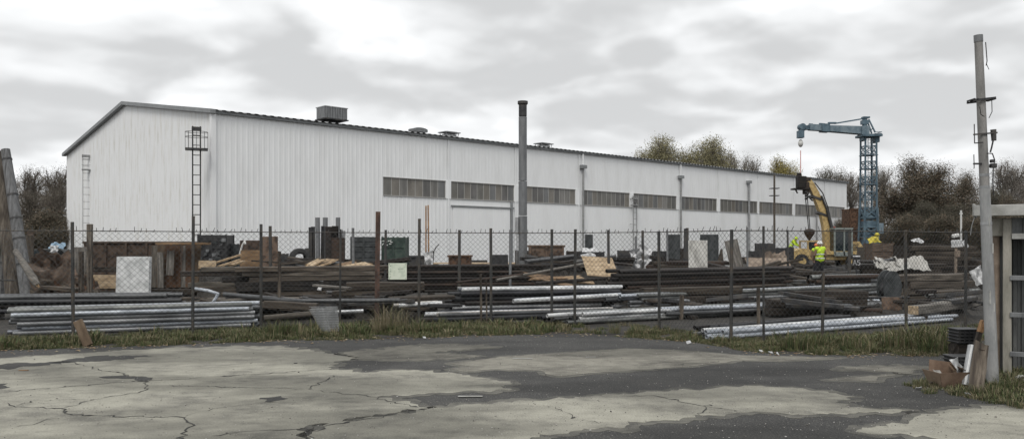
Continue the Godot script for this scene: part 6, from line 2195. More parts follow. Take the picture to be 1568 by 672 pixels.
func back_row() -> void:
	# low dark things along the foot of the warehouse
	var list := [[790, 812, 383, 40], [946, 966, 383, 45], [1000, 1022, 384, 46], [1044, 1056, 380, 44], [1160, 1184, 372, 50], [1184, 1212, 379, 52], [300, 312, 380, 40], [427, 440, 388, 38], [1146, 1160, 384, 46], [868, 892, 384, 42], [720, 745, 398, 44], [440, 470, 396, 36]]
	var n := 0
	for e in list:
		n += 1
		var w: float = (e[1] - e[0]) / F * e[3]
		var h: float = EYE + (HORIZON - e[2]) / F * e[3]
		var o := crate("pallet_box", "", "crate", G((e[0] + e[1]) / 2.0, e[3]), w, h, w * .8, [M.black, M.timber[3], M.steel_dark][n % 3], R(-.2, .2), 4)
		heap.append([o, "dark pallet box"])
	heap_end("along the foot of the warehouse", "pallet boxes along the warehouse")
	# rusty and wooden loads round the crane foot
	for e in [[1294, 1324, 352, 66, 1.2, "rusty container with ribbed sides left of the crane foot"], [1296, 1322, 321, 70, 1.0, "rusty container standing on the first, left of the crane"]]:
		var w: float = (e[1] - e[0]) / F * e[3]
		var y0 := 0.0 if e[2] > 340 else 2.85
		var top: float = EYE + (HORIZON - e[2]) / F * e[3]
		bin(e[5], G((e[0] + e[1]) / 2.0, e[3], y0), w, top - y0, 1.6, M.rust_sheet[2])
	crate("plank_crate", "large brown plank crate before the crane foot", "crate", G(1346, 52), 1.35, 1.8, 1.3, M.brown_board, 0, 3)
	crate("plank_crate", "dark grey crate right of the large brown plank crate", "crate", G(1362, 54), .8, 1.6, 1.0, M.timber[1], 0, 3)
	crate("plank_crate", "brown crate left of the large plank crate, behind a post", "crate", G(1328, 53), .8, 1.55, 1.0, M.timber[0], 0, 3)
	var yj := sheet(.8, .5, .12, 71, .03, 8, -.1)
	var ym := plain(L(.5, .42, .05), .7)
	single("yellow_sack", yj, ym, "crumpled yellow sack on top of the large brown plank crate", "sack", stand(G(1343, 51.6, 1.82), .1, .75))
	var yb := MB.new()
	yb.ball(Vector3(0, .12, 0), .16, 10, 6, Vector3(1, .8, 1))
	single("yellow_bundle", yb, ym, "small yellow bundle on the yellow sack", "bundle", stand(G(1344, 51.4, 2.2)))
	for k in 40:
		var px := R(1225, 1480)
		var d := R(44, 62)
		heap_add("scrap_piece", beam_mesh(R(.8, 2.8), R(.1, .25), R(.2, .6), 700 + k, pick([M.timber[3], M.timber[1], M.black, M.pipe_rust[1], M.steel_dark])), null, "scrap", stand(G(px, d, R(.1, 1.0 if px > 1370 else .3)), R(-.7, .7), R(-.1, .1), R(-.15, .15)), "far dark scrap length")
	heap_end("round the excavator and crane foot", "scrap round the excavator")
	for e in [[1392, 375, 48, 1.3], [1422, 372, 50, 1.5], [1448, 374, 47, 1.2]]:
		var w: float = e[3]
		var o := crate("pallet_box", "", "crate", G(e[0], e[2]), w, EYE + (HORIZON - e[1]) / F * e[2], w * .8, M.timber[3], R(-.2, .2), 4)
		heap.append([o, "far dark pallet box"])
	heap_end("before the big russet tree", "pallet boxes at the right")
	single("plastic_sheet", sheet(.6, .3, .1, 81, .02, 8), M.film, "small white bundle on the far pallet boxes at the right", "plastic sheet", stand(P(1408, 371, 46), 0, .8))

# ---------------------------------------------------------------- people
func blob(m: MB, bones: Array, cell: float, k := .03) -> void:   # smooth union of tapered capsules, meshed as surface nets
	var lo := Vector3.ONE * 1e9
	var hi := -lo
	for b in bones:
		for q in 2:
			var r: float = b[2 + q] + cell * 3 + k
			lo = lo.min(b[q] - Vector3.ONE * r)
			hi = hi.max(b[q] + Vector3.ONE * r)
	var n := Vector3i(((hi - lo) / cell).ceil()) + Vector3i.ONE
	var f := PackedFloat32Array()
	f.resize(n.x * n.y * n.z)
	f.fill(.2)
	for b in bones:
		var a: Vector3 = b[0]
		var e: Vector3 = b[1]
		var ra: float = b[2]
		var rb: float = b[3]
		var rm := maxf(ra, rb) + cell * 2.5 + k
		var i0 := Vector3i(((a.min(e) - Vector3.ONE * rm - lo) / cell).floor()).max(Vector3i.ZERO)
		var i1 := Vector3i(((a.max(e) + Vector3.ONE * rm - lo) / cell).ceil()).min(n - Vector3i.ONE)
		var ab := e - a
		var l2 := maxf(ab.length_squared(), 1e-9)
		for z in range(i0.z, i1.z + 1):
			for y in range(i0.y, i1.y + 1):
				for x in range(i0.x, i1.x + 1):
					var p := lo + Vector3(x, y, z) * cell
					var t := clampf((p - a).dot(ab) / l2, 0, 1)
					var d := p.distance_to(a + ab * t) - lerpf(ra, rb, t)
					var at := x + n.x * (y + n.y * z)
					var o := f[at]
					var h := maxf(k - absf(o - d), 0) / k
					f[at] = minf(o, d) - h * h * k * .25
	var vid := {}
	var pos := PackedVector3Array()
	var nor := PackedVector3Array()
	var sx := 1
	var sy := n.x
	var sz := n.x * n.y
	for z in n.z - 1:
		for y in n.y - 1:
			for x in n.x - 1:
				var at := x + sy * y + sz * z
				var s := 0
				var g := [f[at], f[at + sx], f[at + sy], f[at + sx + sy], f[at + sz], f[at + sx + sz], f[at + sy + sz], f[at + sx + sy + sz]]
				for q in g:
					if q < 0: s += 1
				if s == 0 or s == 8: continue
				var c := Vector3.ZERO
				var cnt := 0
				for e in [[0, 1], [2, 3], [4, 5], [6, 7], [0, 2], [1, 3], [4, 6], [5, 7], [0, 4], [1, 5], [2, 6], [3, 7]]:
					var u: float = g[e[0]]
					var w: float = g[e[1]]
					if (u < 0) != (w < 0):
						var t := u / (u - w)
						var pu := Vector3(e[0] & 1, (e[0] >> 1) & 1, e[0] >> 2)
						var pw := Vector3(e[1] & 1, (e[1] >> 1) & 1, e[1] >> 2)
						c += pu.lerp(pw, t)
						cnt += 1
				vid[at] = pos.size()
				pos.append(lo + (Vector3(x, y, z) + c / cnt) * cell)
				nor.append(Vector3(g[1] + g[3] + g[5] + g[7] - g[0] - g[2] - g[4] - g[6], g[2] + g[3] + g[6] + g[7] - g[0] - g[1] - g[4] - g[5], g[4] + g[5] + g[6] + g[7] - g[0] - g[1] - g[2] - g[3]).normalized())
	for at in vid.keys():
		for ax in 3:
			var step: int = [sx, sy, sz][ax]
			var s1: int = [sy, sz, sx][ax]
			var s2: int = [sz, sx, sy][ax]
			if (f[at] < 0) == (f[at + step] < 0): continue
			if not (vid.has(at - s1) and vid.has(at - s2) and vid.has(at - s1 - s2)): continue
			var q := [vid[at], vid[at - s1], vid[at - s1 - s2], vid[at - s2]]
			if f[at] < 0: q = [q[3], q[2], q[1], q[0]]
			# counter-clockwise from outside
			m.tri(pos[q[2]], pos[q[1]], pos[q[0]], nor[q[2]], nor[q[1]], nor[q[0]])
			m.tri(pos[q[3]], pos[q[2]], pos[q[0]], nor[q[3]], nor[q[2]], nor[q[0]])

func hand(m: MB, wrist: Vector3, dir: Vector3, palm: Vector3, thumb: float) -> void:   # palm, four bent fingers and a thumb from the side of the palm
	var d := dir.normalized()
	var side := d.cross(palm).normalized() * thumb
	var pn := palm.normalized()
	var bones := [[wrist, wrist + d * .085 + side * .012, .026, .024], [wrist + d * .03 - side * .018, wrist + d * .085 - side * .024, .019, .017], [wrist + d * .03 + side * .02, wrist + d * .088 + side * .026, .018, .015]]
	var lens := [.062, .072, .068, .052]
	for i in 4:
		var s := side * (.030 - i * .0205)
		var a := wrist + d * (.088 - absf(i - 1.2) * .004) + s
		var l: float = lens[i]
		var d1 := (d + pn * .25).normalized()
		var d2 := (d + pn * .8).normalized()
		var d3 := (d * .6 + pn).normalized()
		bones.append([a, a + d1 * l * .5, .0092, .0085])
		bones.append([a + d1 * l * .5, a + d1 * l * .5 + d2 * l * .35, .0085, .0078])
		bones.append([a + d1 * l * .5 + d2 * l * .35, a + d1 * l * .5 + d2 * l * .35 + d3 * l * .3, .0078, .0068])
	var t0 := wrist + d * .03 + side * .03
	var t1 := t0 + (d * .5 + side * .8 + pn * .3).normalized() * .036
	bones.append([t0, t1, .0125, .0105])
	bones.append([t1, t1 + (d * .9 + side * .3 + pn * .3).normalized() * .03, .0105, .0085])
	blob(m, bones, .005, .008)

func head(m: MB, at: Vector3, look: Vector3) -> void:   # at: top of the neck
	var z := look.normalized()
	var x := Vector3.UP.cross(z).normalized()
	var y := z.cross(x)
	var T := func(a: float, b: float, c: float) -> Vector3: return at + x * a + y * b + z * c
	var bones := [[T.call(0, .125, -.012), T.call(0, .11, .018), .086, .08], [T.call(0, .07, .03), T.call(0, .025, .05), .062, .042], [T.call(0, .02, .055), T.call(0, .015, .068), .03, .022],
		[T.call(0, .10, .095), T.call(0, .07, .112), .010, .014], [T.call(-.014, .068, .1), T.call(.014, .068, .1), .009, .009], [T.call(-.02, .04, .088), T.call(.02, .04, .088), .009, .009],
		[T.call(-.04, .118, .078), T.call(.04, .118, .078), .012, .012], [T.call(.083, .105, -.01), T.call(.078, .065, -.004), .014, .009], [T.call(-.083, .105, -.01), T.call(-.078, .065, -.004), .014, .009], [T.call(0, -.06, -.02), T.call(0, .05, -.01), .056, .056]]
	blob(m, bones, .009, .018)

func person(label: String, at: Vector3, turn: float, j: Dictionary, helmet: Material, top_mat: Material) -> Node3D:
	var o := thing("person", label, "person", at, turn, "workers in hi-vis vests")
	var up: Array = [[j.pelvis, j.waist, .115, .11], [j.waist, j.chest, .11, .135], [j.pelvis + Vector3(-.07, 0, 0), j.pelvis + Vector3(.07, 0, 0), .1, .1], [j.sl, j.sr, .07, .07], [j.chest + Vector3(-.06, 0, 0), j.chest + Vector3(.06, 0, 0), .115, .115]]
	var arms: Array = [[j.sl, j.el, .056, .043], [j.el, j.wl, .043, .03], [j.sr, j.er, .056, .043], [j.er, j.wr, .043, .03]]
	var legs: Array = [[j.pelvis + Vector3(-.09, -.02, 0), j.kl, .092, .06], [j.kl, j.al, .058, .042], [j.pelvis + Vector3(.09, -.02, 0), j.kr, .092, .06], [j.kr, j.ar, .058, .042]]
	var feet: Array = [[j.al + Vector3(0, -.03, -.03), j.al + Vector3(0, -.055, .13), .045, .035], [j.ar + Vector3(0, -.03, -.03), j.ar + Vector3(.02, -.055, .13), .045, .035]]
	var body := MB.new()
	blob(body, up + arms + legs + feet + [[j.chest + Vector3(0, .05, 0), j.neck, .06, .055]], .022)
	head(body, j.neck, j.look)
	hand(body, j.wl, (j.wl - j.el), j.get("palml", Vector3(1, 0, .2)), 1.0)
	hand(body, j.wr, (j.wr - j.er), j.get("palmr", Vector3(-1, 0, .2)), -1.0)
	part("body", body, M.skin, o)
	var grow := func(bs: Array, g: float) -> Array:
		var r := []
		for b in bs: r.append([b[0], b[1], b[2] + g, b[3] + g])
		return r
	var jk := MB.new()
	blob(jk, grow.call(arms + [[j.sl, j.sr, .07, .07], [j.waist, j.chest, .11, .13]], .014), .022)
	part("jacket", jk, top_mat, o)
	var vest := MB.new()
	blob(vest, grow.call(up, .03), .02)
	part("vest", vest, M.hi_vis, o)
	for t in [.05, .55]:
		var c: Vector3 = j.pelvis.lerp(j.chest, t + .1)
		var ax: Vector3 = (j.chest - j.pelvis).normalized()
		var st := MB.new()
		var ring := 20
		var f := Basis(Quaternion(Vector3.UP, ax))
		for i in ring:
			var a := TAU * i / ring
			var b := TAU * (i + 1) / ring
			var w := .218 if t < .3 else .212
			var u := f * Vector3(cos(a) * w, 0, sin(a) * .168)
			var v := f * Vector3(cos(b) * w, 0, sin(b) * .168)
			st.quad(c + v - ax * .025, c + u - ax * .025, c + u + ax * .025, c + v + ax * .025)
		part("reflective_band", st, M.reflect, o)
	var tr := MB.new()
	blob(tr, grow.call(legs, .016) + [[j.pelvis + Vector3(-.07, -.02, 0), j.pelvis + Vector3(.07, -.02, 0), .115, .115]], .022)
	part("trousers", tr, M.trousers, o)
	for q in [j.al, j.ar]:
		var bt := MB.new()
		blob(bt, [[q + Vector3(0, .06, -.01), q + Vector3(0, -.03, -.02), .055, .055], [q + Vector3(0, -.035, -.02), q + Vector3(0, -.055, .14), .056, .045]], .018)
		part("boot", bt, M.rubber, o)
	var hm := MB.new()
	var z: Vector3 = j.look.normalized()
	var x := Vector3.UP.cross(z).normalized()
	var y := z.cross(x)
	var hb := Basis(x, y, z)
	var hc: Vector3 = j.neck + y * .135
	var prof := []
	for i in 8:
		var a := PI / 2 * i / 7
		prof.append([cos(a) * .118, sin(a) * .125])
	var cap := MB.new()
	cap.lathe(Vector3.ZERO, [[.112, -.01], [.142, -.012], [.142, 0], [.118, .004]] + prof, 18)
	cap.box(Vector3(0, -.004, .135), Vector3(.15, .012, .08))
	for i in 7:
		var a := lerpf(-1.2, 1.2, i / 6.0)
		cap.box(Vector3(0, cos(a) * .124, sin(a) * .118), Vector3(.03, .012, .05), Basis(Vector3.RIGHT, a))
	var hp := part("helmet", cap, helmet, o)
	hp.transform = Transform3D(hb, hc)
	return o

func workers() -> void:
	var stand_pose := {"pelvis": Vector3(0, .95, 0), "waist": Vector3(0, 1.1, 0), "chest": Vector3(0, 1.31, .01), "neck": Vector3(0, 1.52, .02), "look": Vector3(-.25, .03, 1), "sl": Vector3(-.17, 1.42, 0), "sr": Vector3(.17, 1.42, 0), "el": Vector3(-.25, 1.13, -.04), "wl": Vector3(-.23, .9, .05), "er": Vector3(.27, 1.14, -.03), "wr": Vector3(.25, .92, .1), "kl": Vector3(-.1, .5, .02), "al": Vector3(-.12, .09, -.02), "kr": Vector3(.1, .5, .03), "ar": Vector3(.12, .09, 0)}
	person("person in yellow hi-vis vest, dark trousers and white helmet, standing with back turned", G(1256.5, 36, .1), PI + .15, stand_pose, M.helmet_white, M.brown_sleeve)
	var p2: Dictionary = stand_pose.duplicate()
	p2.look = Vector3(.3, 0, 1)
	person("person with orange helmet half hidden left of the white helmeted worker", G(1251, 42), .3, p2, M.helmet_orange, M.brown_sleeve)
	var bend := {"pelvis": Vector3(0, .93, -.1), "waist": Vector3(0, 1.07, -.04), "chest": Vector3(0, 1.25, .1), "neck": Vector3(0, 1.42, .22), "look": Vector3(0, -.5, 1), "sl": Vector3(-.17, 1.35, .14), "sr": Vector3(.17, 1.35, .14), "el": Vector3(-.24, 1.1, .28), "wl": Vector3(-.15, .98, .48), "er": Vector3(.24, 1.1, .28), "wr": Vector3(.15, .98, .48), "kl": Vector3(-.12, .5, .06), "al": Vector3(-.14, .09, -.05), "kr": Vector3(.12, .5, .06), "ar": Vector3(.14, .09, -.05)}
	var st := MB.new()
	st.bevel(Vector3(0, .3, 0), Vector3(1.6, .6, 1.0), .03)
	single("step_block", st, M.timber[3], "dark timber block on which the bending worker stands", "block", stand(G(1212, 59.6)))
	person("person in hi-vis bending forward behind the yellow excavator bonnet", G(1214, 59.6, .6), .9, bend, M.hi_vis, M.hi_vis)

# ---------------------------------------------------------------- things at the foot of the pole
func shed_debris() -> void:
	var T := func(px: float, py: float, d: float) -> Vector3: return P(px, py, d)
	# open cardboard box
	var o := thing("cardboard_box", "open crushed brown cardboard box in the grass beside the pole", "box", G(1451, 9.95, 0), .12)
	var cb := MB.new()
	var w := .36
	var h := .2
	var dp := .26
	cb.hexa([Vector3(-.15, .02, dp / 2), Vector3(.17, .0, dp / 2), Vector3(-.22, h, dp / 2 + .05), Vector3(.2, h + .0, dp / 2 + .03), Vector3(-.15, .02, dp / 2 + .006), Vector3(.17, 0, dp / 2 + .006), Vector3(-.22, h, dp / 2 + .056), Vector3(.2, h, dp / 2 + .036)])
	part("front_side", cb, M.cardboard, o)
	var bk := MB.new()
	bk.hexa([Vector3(-.15, .02, -dp / 2), Vector3(.17, .0, -dp / 2), Vector3(-.1, h + .11, -dp / 2 - .06), Vector3(.2, h + .07, -dp / 2 - .03), Vector3(-.15, .02, -dp / 2 - .006), Vector3(.17, 0, -dp / 2 - .006), Vector3(-.1, h + .11, -dp / 2 - .066), Vector3(.2, h + .07, -dp / 2 - .036)])
	part("back_flap", bk, M.cardboard, o)
	for s in [[-.15, -.22], [.17, .2]]:
		var sd := MB.new()
		sd.hexa([Vector3(s[0], .02, -dp / 2), Vector3(s[0] + .006, .02, -dp / 2), Vector3(s[1], h, -dp / 2 - .03), Vector3(s[1] + .006, h, -dp / 2 - .03), Vector3(s[0], .02, dp / 2), Vector3(s[0] + .006, .02, dp / 2), Vector3(s[1], h, dp / 2 + .04), Vector3(s[1] + .006, h, dp / 2 + .04)])
		part("end_side", sd, M.card_in, o)
	var bt := MB.new()
	bt.box(Vector3(.01, .025, 0), Vector3(.31, .006, dp))
	part("bottom", bt, M.card_in, o)
	var fl := MB.new()
	fl.hexa([Vector3(.19, h - .01, -dp / 2), Vector3(.2, h, dp / 2), Vector3(.12, h + .07, -dp / 2), Vector3(.1, h + .05, dp / 2), Vector3(.196, h - .012, -dp / 2), Vector3(.206, h - .002, dp / 2), Vector3(.126, h + .068, -dp / 2), Vector3(.106, h + .048, dp / 2)])
	part("end_flap", fl, M.card_in, o)
	single("paper", sheet(.12, .12, .03, 91, .003, 5), M.fascia, "pale scrap paper inside the open cardboard box", "paper", stand(G(1440, 9.9, .1), .3, .5))
	# leaning planks
	var a: Vector3 = G(1495, 9.45, 0)
	var b: Vector3 = T.call(1504, 527, 9.9)
	var pm := beam_mesh(a.distance_to(b), .035, .165, 19, M.timber[2], .02)
	var f := MB.new().frame(b - a)
	var xdir := (b - a).normalized()
	var zdir := Vector3(1, 0, -.1)
	zdir = (zdir - xdir * zdir.dot(xdir)).normalized()
	var pl := single("plank", pm, null, "worn brown plank with a nail hole leaning against the grey pole", "plank", Transform3D(Basis(xdir, zdir.cross(xdir), zdir), (a + b) / 2))
	var nl := MB.new()
	nl.path([Vector3(a.distance_to(b) * .38, .022, -.03), Vector3(a.distance_to(b) * .36, .024, 0), Vector3(a.distance_to(b) * .38, .022, .035)], .004, 5)
	part("nail_mark", nl, M.rust_sheet[1], pl)
	a = T.call(1488, 552, 10.4)
	b = T.call(1507, 492, 10.4)
	var p2 := beam_mesh(a.distance_to(b), .05, .07, 20, M.timber[3])
	var pk := single("plank", p2, null, "dark rotten batten with an orange broken top behind the worn plank", "plank", Transform3D(MB.new().frame(b - a), (a + b) / 2))
	var tip := MB.new()
	tip.bevel(Vector3(a.distance_to(b) / 2 - .07, 0, 0), Vector3(.17, .058, .078), .012)
	part("broken_top", tip, M.orange, pk)
	# grey gutter and torn foil
	a = T.call(1479, 591, 9.8)
	b = T.call(1490, 530, 10.0)
	var gm := MB.new()
	for i in 6:
		var t0 := PI * i / 6
		var t1 := PI * (i + 1) / 6
		var fr := MB.new().frame(b - a)
		var u := fr.z * cos(t0) + fr.y * sin(t0)
		var v := fr.z * cos(t1) + fr.y * sin(t1)
		gm.quad(a + u * .05, b + u * .05, b + v * .05, a + v * .05)
		gm.quad(a + v * .044, b + v * .044, b + u * .044, a + u * .044)
	single("gutter_length", gm, M.galv, "short grey gutter length standing between the box and the worn plank", "gutter")
	single("foil_sheet", sheet(.1, .2, .03, 93, .004, 8), M.galv, "torn grey foil sheet sticking out of the cardboard box", "sheet", stand(G(1472, 9.95, .16), .2, .1, .35))
	# black ribbed crates
	for e in [[1471, 11.2, 0.0, "lower black ribbed plastic crate behind the cardboard box"], [1477, 11.9, .3, "upper black ribbed plastic crate beside the rotten batten"]]:
		var c := thing("plastic_crate", e[3], "crate", G(e[0], e[1], e[2]), R(-.05, .05), "black crates by the pole")
		var cm := MB.new()
		cm.box(Vector3(0, .1, 0), Vector3(.3, .2, .26))
		part("body", cm, M.black, c)
		for k in 5:
			var r := MB.new()
			r.bevel(Vector3(0, .02 + k * .046, 0), Vector3(.33, .02, .29), .006)
			part("rib", r, M.black, c)
		for k in 5:
			var r := MB.new()
			r.bevel(Vector3(-.14 + k * .07, .1, .14), Vector3(.018, .2, .012), .004)
			part("upright_rib", r, M.black, c)
		if e[2] > .1:
			single("block", beam_mesh(.3, .3, .25, 8, M.timber[3]), null, "dark block under the upper black ribbed crate", "block", Transform3D(Basis.IDENTITY, G(e[0], e[1], .15)))
	for e in [[1438, 10.0, .28, .02, .3, "thin brown stick lying in the grass by the box"], [1556, 10.0, .4, .03, .6, "grey stick lying in the weeds at the shed foot"], [1546, 10.4, .35, .02, 1.2, "short twig standing in the weeds at the shed foot"]]:
		single("stick", beam_mesh(e[2], e[3], e[3], 31, M.timber[0]), null, e[5], "stick", Transform3D(Basis(Vector3.UP, e[4]) * Basis(Vector3.BACK, .12), G(e[0], e[1], .06)))
	var st := MB.new()
	st.ball(Vector3.ZERO, .06, 9, 6, Vector3(1.3, .8, 1))
	single("stone", st, M.fascia, "pale round stone in the weeds at the right edge", "stone", Transform3D(Basis.IDENTITY, G(1566, 10.2, .06)))

# ---------------------------------------------------------------- grass, weeds, litter
func tuft(sd: int, blades: int, h: float, spread: float, cols: Array, wide := .006) -> MB:
	var r := RandomNumberGenerator.new()
	r.seed = sd
	var m := MB.new()
	m.tinted = true
	for k in blades:
		var a := r.randf() * TAU
		var rad := sqrt(r.randf()) * spread
		var p := Vector3(cos(a) * rad, 0, sin(a) * rad)
		var out := Vector3(cos(a), 0, sin(a)).rotated(Vector3.UP, r.randf_range(-1, 1))
		var l := h * r.randf_range(.45, 1.15)
		var bend := r.randf_range(.1, .75)
		var side := out.cross(Vector3.UP) * wide * r.randf_range(.6, 1.3)
		var p1 := p + Vector3.UP * l * .55 + out * l * bend * .25
		var p2 := p + Vector3.UP * l * lerpf(1.0, .7, bend) + out * l * bend
		m.tint = cols[r.randi() % cols.size()]
		m.flat(p - side, p + side, p1 + side * .7)
		m.flat(p - side, p1 + side * .7, p1 - side * .7)
		m.flat(p1 - side * .7, p1 + side * .7, p2)
	return m

func scatter(called: String, meshes: Array, spots: Array, mat: Material) -> void:   # spots: [position, size], shared among the meshes as uncounted ground cover
	var sets := []
	for i in meshes.size():
		sets.append([])
	for s in spots:
		sets[rng.randi() % meshes.size()].append(s)
	var root := Node3D.new()
	root.name = numbered(called)
	add_child(root)
	root.set_meta("kind", "stuff")
	root.set_meta("label", "loose %s over the ground" % called)
	for i in meshes.size():
		var mm := MultiMesh.new()
		mm.transform_format = MultiMesh.TRANSFORM_3D
		mm.mesh = meshes[i].mesh(mat)
		mm.instance_count = sets[i].size()
		for k in sets[i].size():
			var s = sets[i][k]
			mm.set_instance_transform(k, Transform3D(Basis(Vector3.UP, R(0, TAU)).scaled(Vector3(s[1], s[1] * R(.7, 1.2), s[1])), s[0]))
		var o := MultiMeshInstance3D.new()
		o.multimesh = mm
		o.name = "clump" if i == 0 else "clump_%03d" % i
		o.set_meta("kind", "stuff")
		root.add_child(o)

func lot_edge(px: float) -> float:
	var edge := [[-900, 13.3], [-60, 13.3], [0, 13.35], [120, 13.7], [250, 14.0], [330, 14.35], [480, 14.75], [560, 14.9], [700, 15.3], [800, 15.65], [880, 15.8], [960, 15.2], [1060, 14.5], [1130, 13.4], [1180, 12.95], [1300, 12.75], [1420, 12.7], [1500, 12.6], [2400, 12.6]]
	for i in edge.size() - 1:
		if px <= edge[i + 1][0]:
			return lerpf(edge[i][1], edge[i + 1][1], (px - edge[i][0]) / (edge[i + 1][0] - edge[i][0]))
	return 12.6

func fence_depth(px: float) -> float:
	for i in FENCE.size() - 1:
		if px <= FENCE[i + 1][0]:
			return lerpf(FENCE[i][1], FENCE[i + 1][1], (px - FENCE[i][0]) / (FENCE[i + 1][0] - FENCE[i][0]))
	return 17.6

func plants() -> void:
	var green := [L(.058, .082, .028), L(.075, .1, .034), L(.1, .118, .045), L(.042, .058, .022), L(.13, .135, .06), L(.12, .105, .052)]
	var dry := [L(.15, .13, .075), L(.2, .17, .105), L(.11, .1, .055), L(.08, .09, .04), L(.24, .21, .135)]
	var tufts := [tuft(1, 42, .11, .11, green), tuft(2, 46, .09, .12, green), tuft(3, 38, .14, .1, green + dry), tuft(4, 36, .1, .12, dry), tuft(5, 48, .06, .13, green), tuft(6, 34, .16, .09, green + dry)]
	var f := FastNoiseLite.new()
	f.seed = 3
	f.frequency = .7
	var spots := []
	for k in 7000:
		var px := R(-60, 1500)
		var near := lot_edge(px)
		var far := fence_depth(px) + .75
		var u := rng.randf()
		var d := lerpf(near - .05, far, u)
		var p := G(px, d, -.012)
		var den := f.get_noise_2d(p.x * 1.6, p.z * 1.6)
		# thin round the middle, where the pipes come up to the lot
		var thin := smoothstep(820, 870, px) * (1.0 - smoothstep(940, 1010, px))
		if den < -.22 + thin * .35 or rng.randf() < thin * .75: continue
		var s := lerpf(.55, 1.15, clampf(den + .4, 0, 1)) * lerpf(.6, 1.1, smoothstep(0.0, .3, u)) * lerpf(1.0, .6, smoothstep(.45, .75, u)) * R(.6, 1.3) * (1.8 if rng.randf() < .07 else 1.0)
		if px > 1180 and px < 1480: s *= 1.05
		if px > 980 and px < 1180: s *= .75
		spots.append([p, s])
	for k in 1500:   # the island of grass at the foot of the pole
		var p := Vector3(R(4.3, 8.5), -.005, -R(8.6, 11.2))
		var px := screen_x(p)
		var near := lerpf(9.75, 8.65, clampf((px - 1380) / 190.0, 0, 1)) + .12 * sin(p.x * 9)
		if -p.z < near or px < 1382 + maxf(0, (-p.z - 9.6)) * 40 + 20 * sin(-p.z * 6): continue
		if -p.z > 10.4 and px < 1440: continue
		spots.append([p, R(.35, .95) * (.7 if px < 1430 else 1.0)])
	scatter("grass", tufts, spots, M.leaf)
	# weeds that stand out, each its own plant
	var straw := [L(.25, .21, .14), L(.19, .16, .1), L(.14, .125, .07), L(.1, .1, .05)]
	var tall := [tuft(21, 120, .75, .2, straw, .005), tuft(22, 130, .42, .24, green + [dry[2]], .008), tuft(23, 120, .5, .26, dry + green, .007)]
	var list := [[0, 592, 16.1, .9, "tall dry straw weed under the rusty post, left of the sign"], [0, 612, 16.4, .75, "dry straw weed right under the green sign"], [0, 578, 15.9, .6, "small dry straw weed left of the tall one"], [2, 640, 16.2, .7, "grey-green weed right of the straw weeds"],
		[1, 424, 15.5, .8, "dark green leafy weed left of the wire mesh sheet"], [1, 442, 15.7, .7, "green weed touching the wire mesh sheet on its left"], [1, 405, 15.4, .6, "small green weed below the left pole end"], [1, 545, 15.6, .7, "green weed right of the wire mesh sheet"],
		[2, 975, 15.6, .45, "dry weed at the front end of the bright pipes"], [2, 942, 15.9, .5, "pale broken straw tuft before the fence in the middle"], [1, 1216, 13.5, .75, "dark green weed before the silver pipes, left"], [1, 1248, 13.6, .8, "dark green weed before the silver pipes, middle"], [2, 1310, 13.5, .7, "mixed weed before the silver pipes, right"],
		[2, 1372, 13.6, .9, "dry bushy weed left of the large weed at the right"], [2, 1405, 13.5, 1.05, "large dry bushy weed before the right fence posts"], [2, 1432, 13.4, 1.05, "large green-brown weed next to the black crates"], [1, 1420, 13.1, .8, "low green weed under the large bushy weeds"], [2, 1450, 13.9, .9, "brown weed half behind the black crates"],
		[1, 1536, 9.7, .42, "green weed at the foot of the grey pole"], [2, 1552, 9.9, .5, "dry weed before the shed post"], [2, 1410, 9.9, .3, "small brown weed left of the cardboard box"], [2, 1500, 9.4, .3, "low weed before the worn plank"]]
	for e in list:
		single("weed", tall[e[0]], M.leaf, e[4], "weed", Transform3D(Basis(Vector3.UP, R(0, TAU)).scaled(Vector3.ONE * e[3]), G(e[1], e[2])), "weeds along the fence")

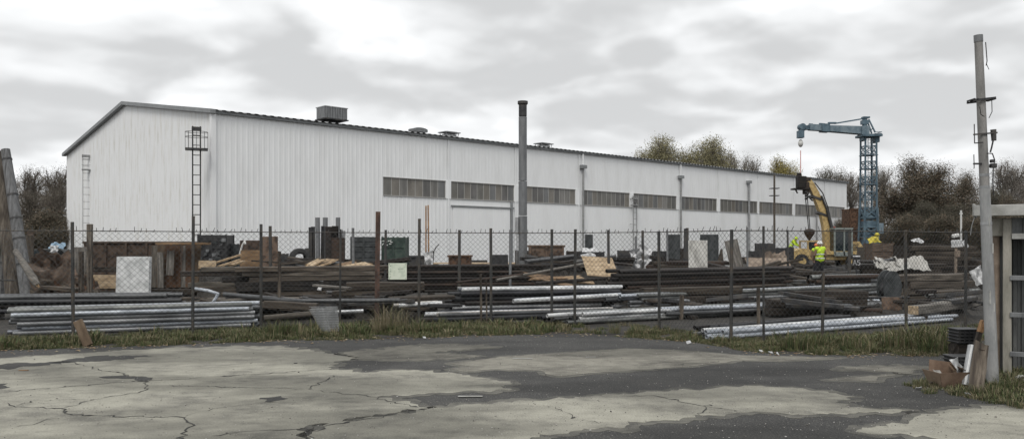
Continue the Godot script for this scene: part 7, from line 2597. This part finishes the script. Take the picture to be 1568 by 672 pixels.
func litter() -> void:
	# pale grit and dead leaves lying on the lot
	var grit := []
	for k in 4:
		var m := MB.new()
		m.tinted = true
		m.tint = [L(.28, .27, .25), L(.42, .41, .39), L(.2, .19, .17), L(.1, .095, .09)][k]
		m.ball(Vector3(0, .004, 0), .009, 5, 3, Vector3(1.2, .6, .9))
		grit.append(m)
	var spots := []
	for k in 9000:
		var d := R(4.8, 15.5)
		var px := R(-30, 1600)
		if d > lot_edge(px): continue
		if px < 640 and rng.randf() < .45: continue
		if d > 9.0 and rng.randf() < .45: continue
		spots.append([G(px, d, .006), R(.2, .8) * (1.9 if rng.randf() < .03 else 1.0)])
	scatter("grit", grit, spots, M.stone)
	var lf := []
	for k in 3:
		var m := MB.new()
		m.tinted = true
		m.tint = [L(.2, .13, .07), L(.28, .2, .11), L(.36, .3, .2)][k]
		m.quad(Vector3(-.03, .006, -.018), Vector3(-.03, .012, .018), Vector3(.03, .004, .016), Vector3(.03, .014, -.016))
		lf.append(m)
	spots = []
	for k in 420:
		var px := R(-30, 1500)
		var d := lot_edge(px) + R(-.6, .35) * R(.2, 1)
		spots.append([G(px, d, .004), R(.4, 1.1)])
	scatter("leaf_litter", lf, spots, M.leaf)
	# larger scraps
	for e in [[35, 567, .13, .03, 0, "rusty flat strip lying on the concrete at the left"], [800, 549, .3, .05, 1, "pale flat scrap lying on the brownish concrete patch"], [720, 607, .28, .05, 1, "pale thin scrap on the dark asphalt tongue"], [452, 556, .05, .04, 2, "small dark lump on the upper left concrete"], [905, 547, .16, .03, 1, "small pale splinter on the brownish concrete patch"]]:
		var q := Q(e[1 - 1], e[1], .01)
		var m := MB.new()
		m.bevel(Vector3(0, .003, 0), Vector3(e[2], .006, e[3]), .002)
		single("litter_scrap", m, [M.orange, M.fascia, M.black][e[4]], e[5], "litter", Transform3D(Basis(Vector3.UP, R(-.3, .3)), q))
	for e in [[1168, 13.1, "white crumpled paper in the grass before the middle posts"], [1183, 12.9, "larger white crumpled paper on the lot edge"], [1194, 12.75, "white paper scrap on the lot edge, right of two"], [1056, 14.2, "white paper scrap in the grass below the bright pipes"], [1407, 9.75, "white paper scrap left of the cardboard box"], [650, 15.0, "white paper scrap at the lot edge under the sign"], [1486, 9.3, "white paper scrap before the worn plank"]]:
		single("paper", sheet(R(.05, .09), .05, .015, int(e[0]), .004, 5), M.film, e[2], "paper", stand(G(e[0], e[1], .01), R(0, 3), 1.0))
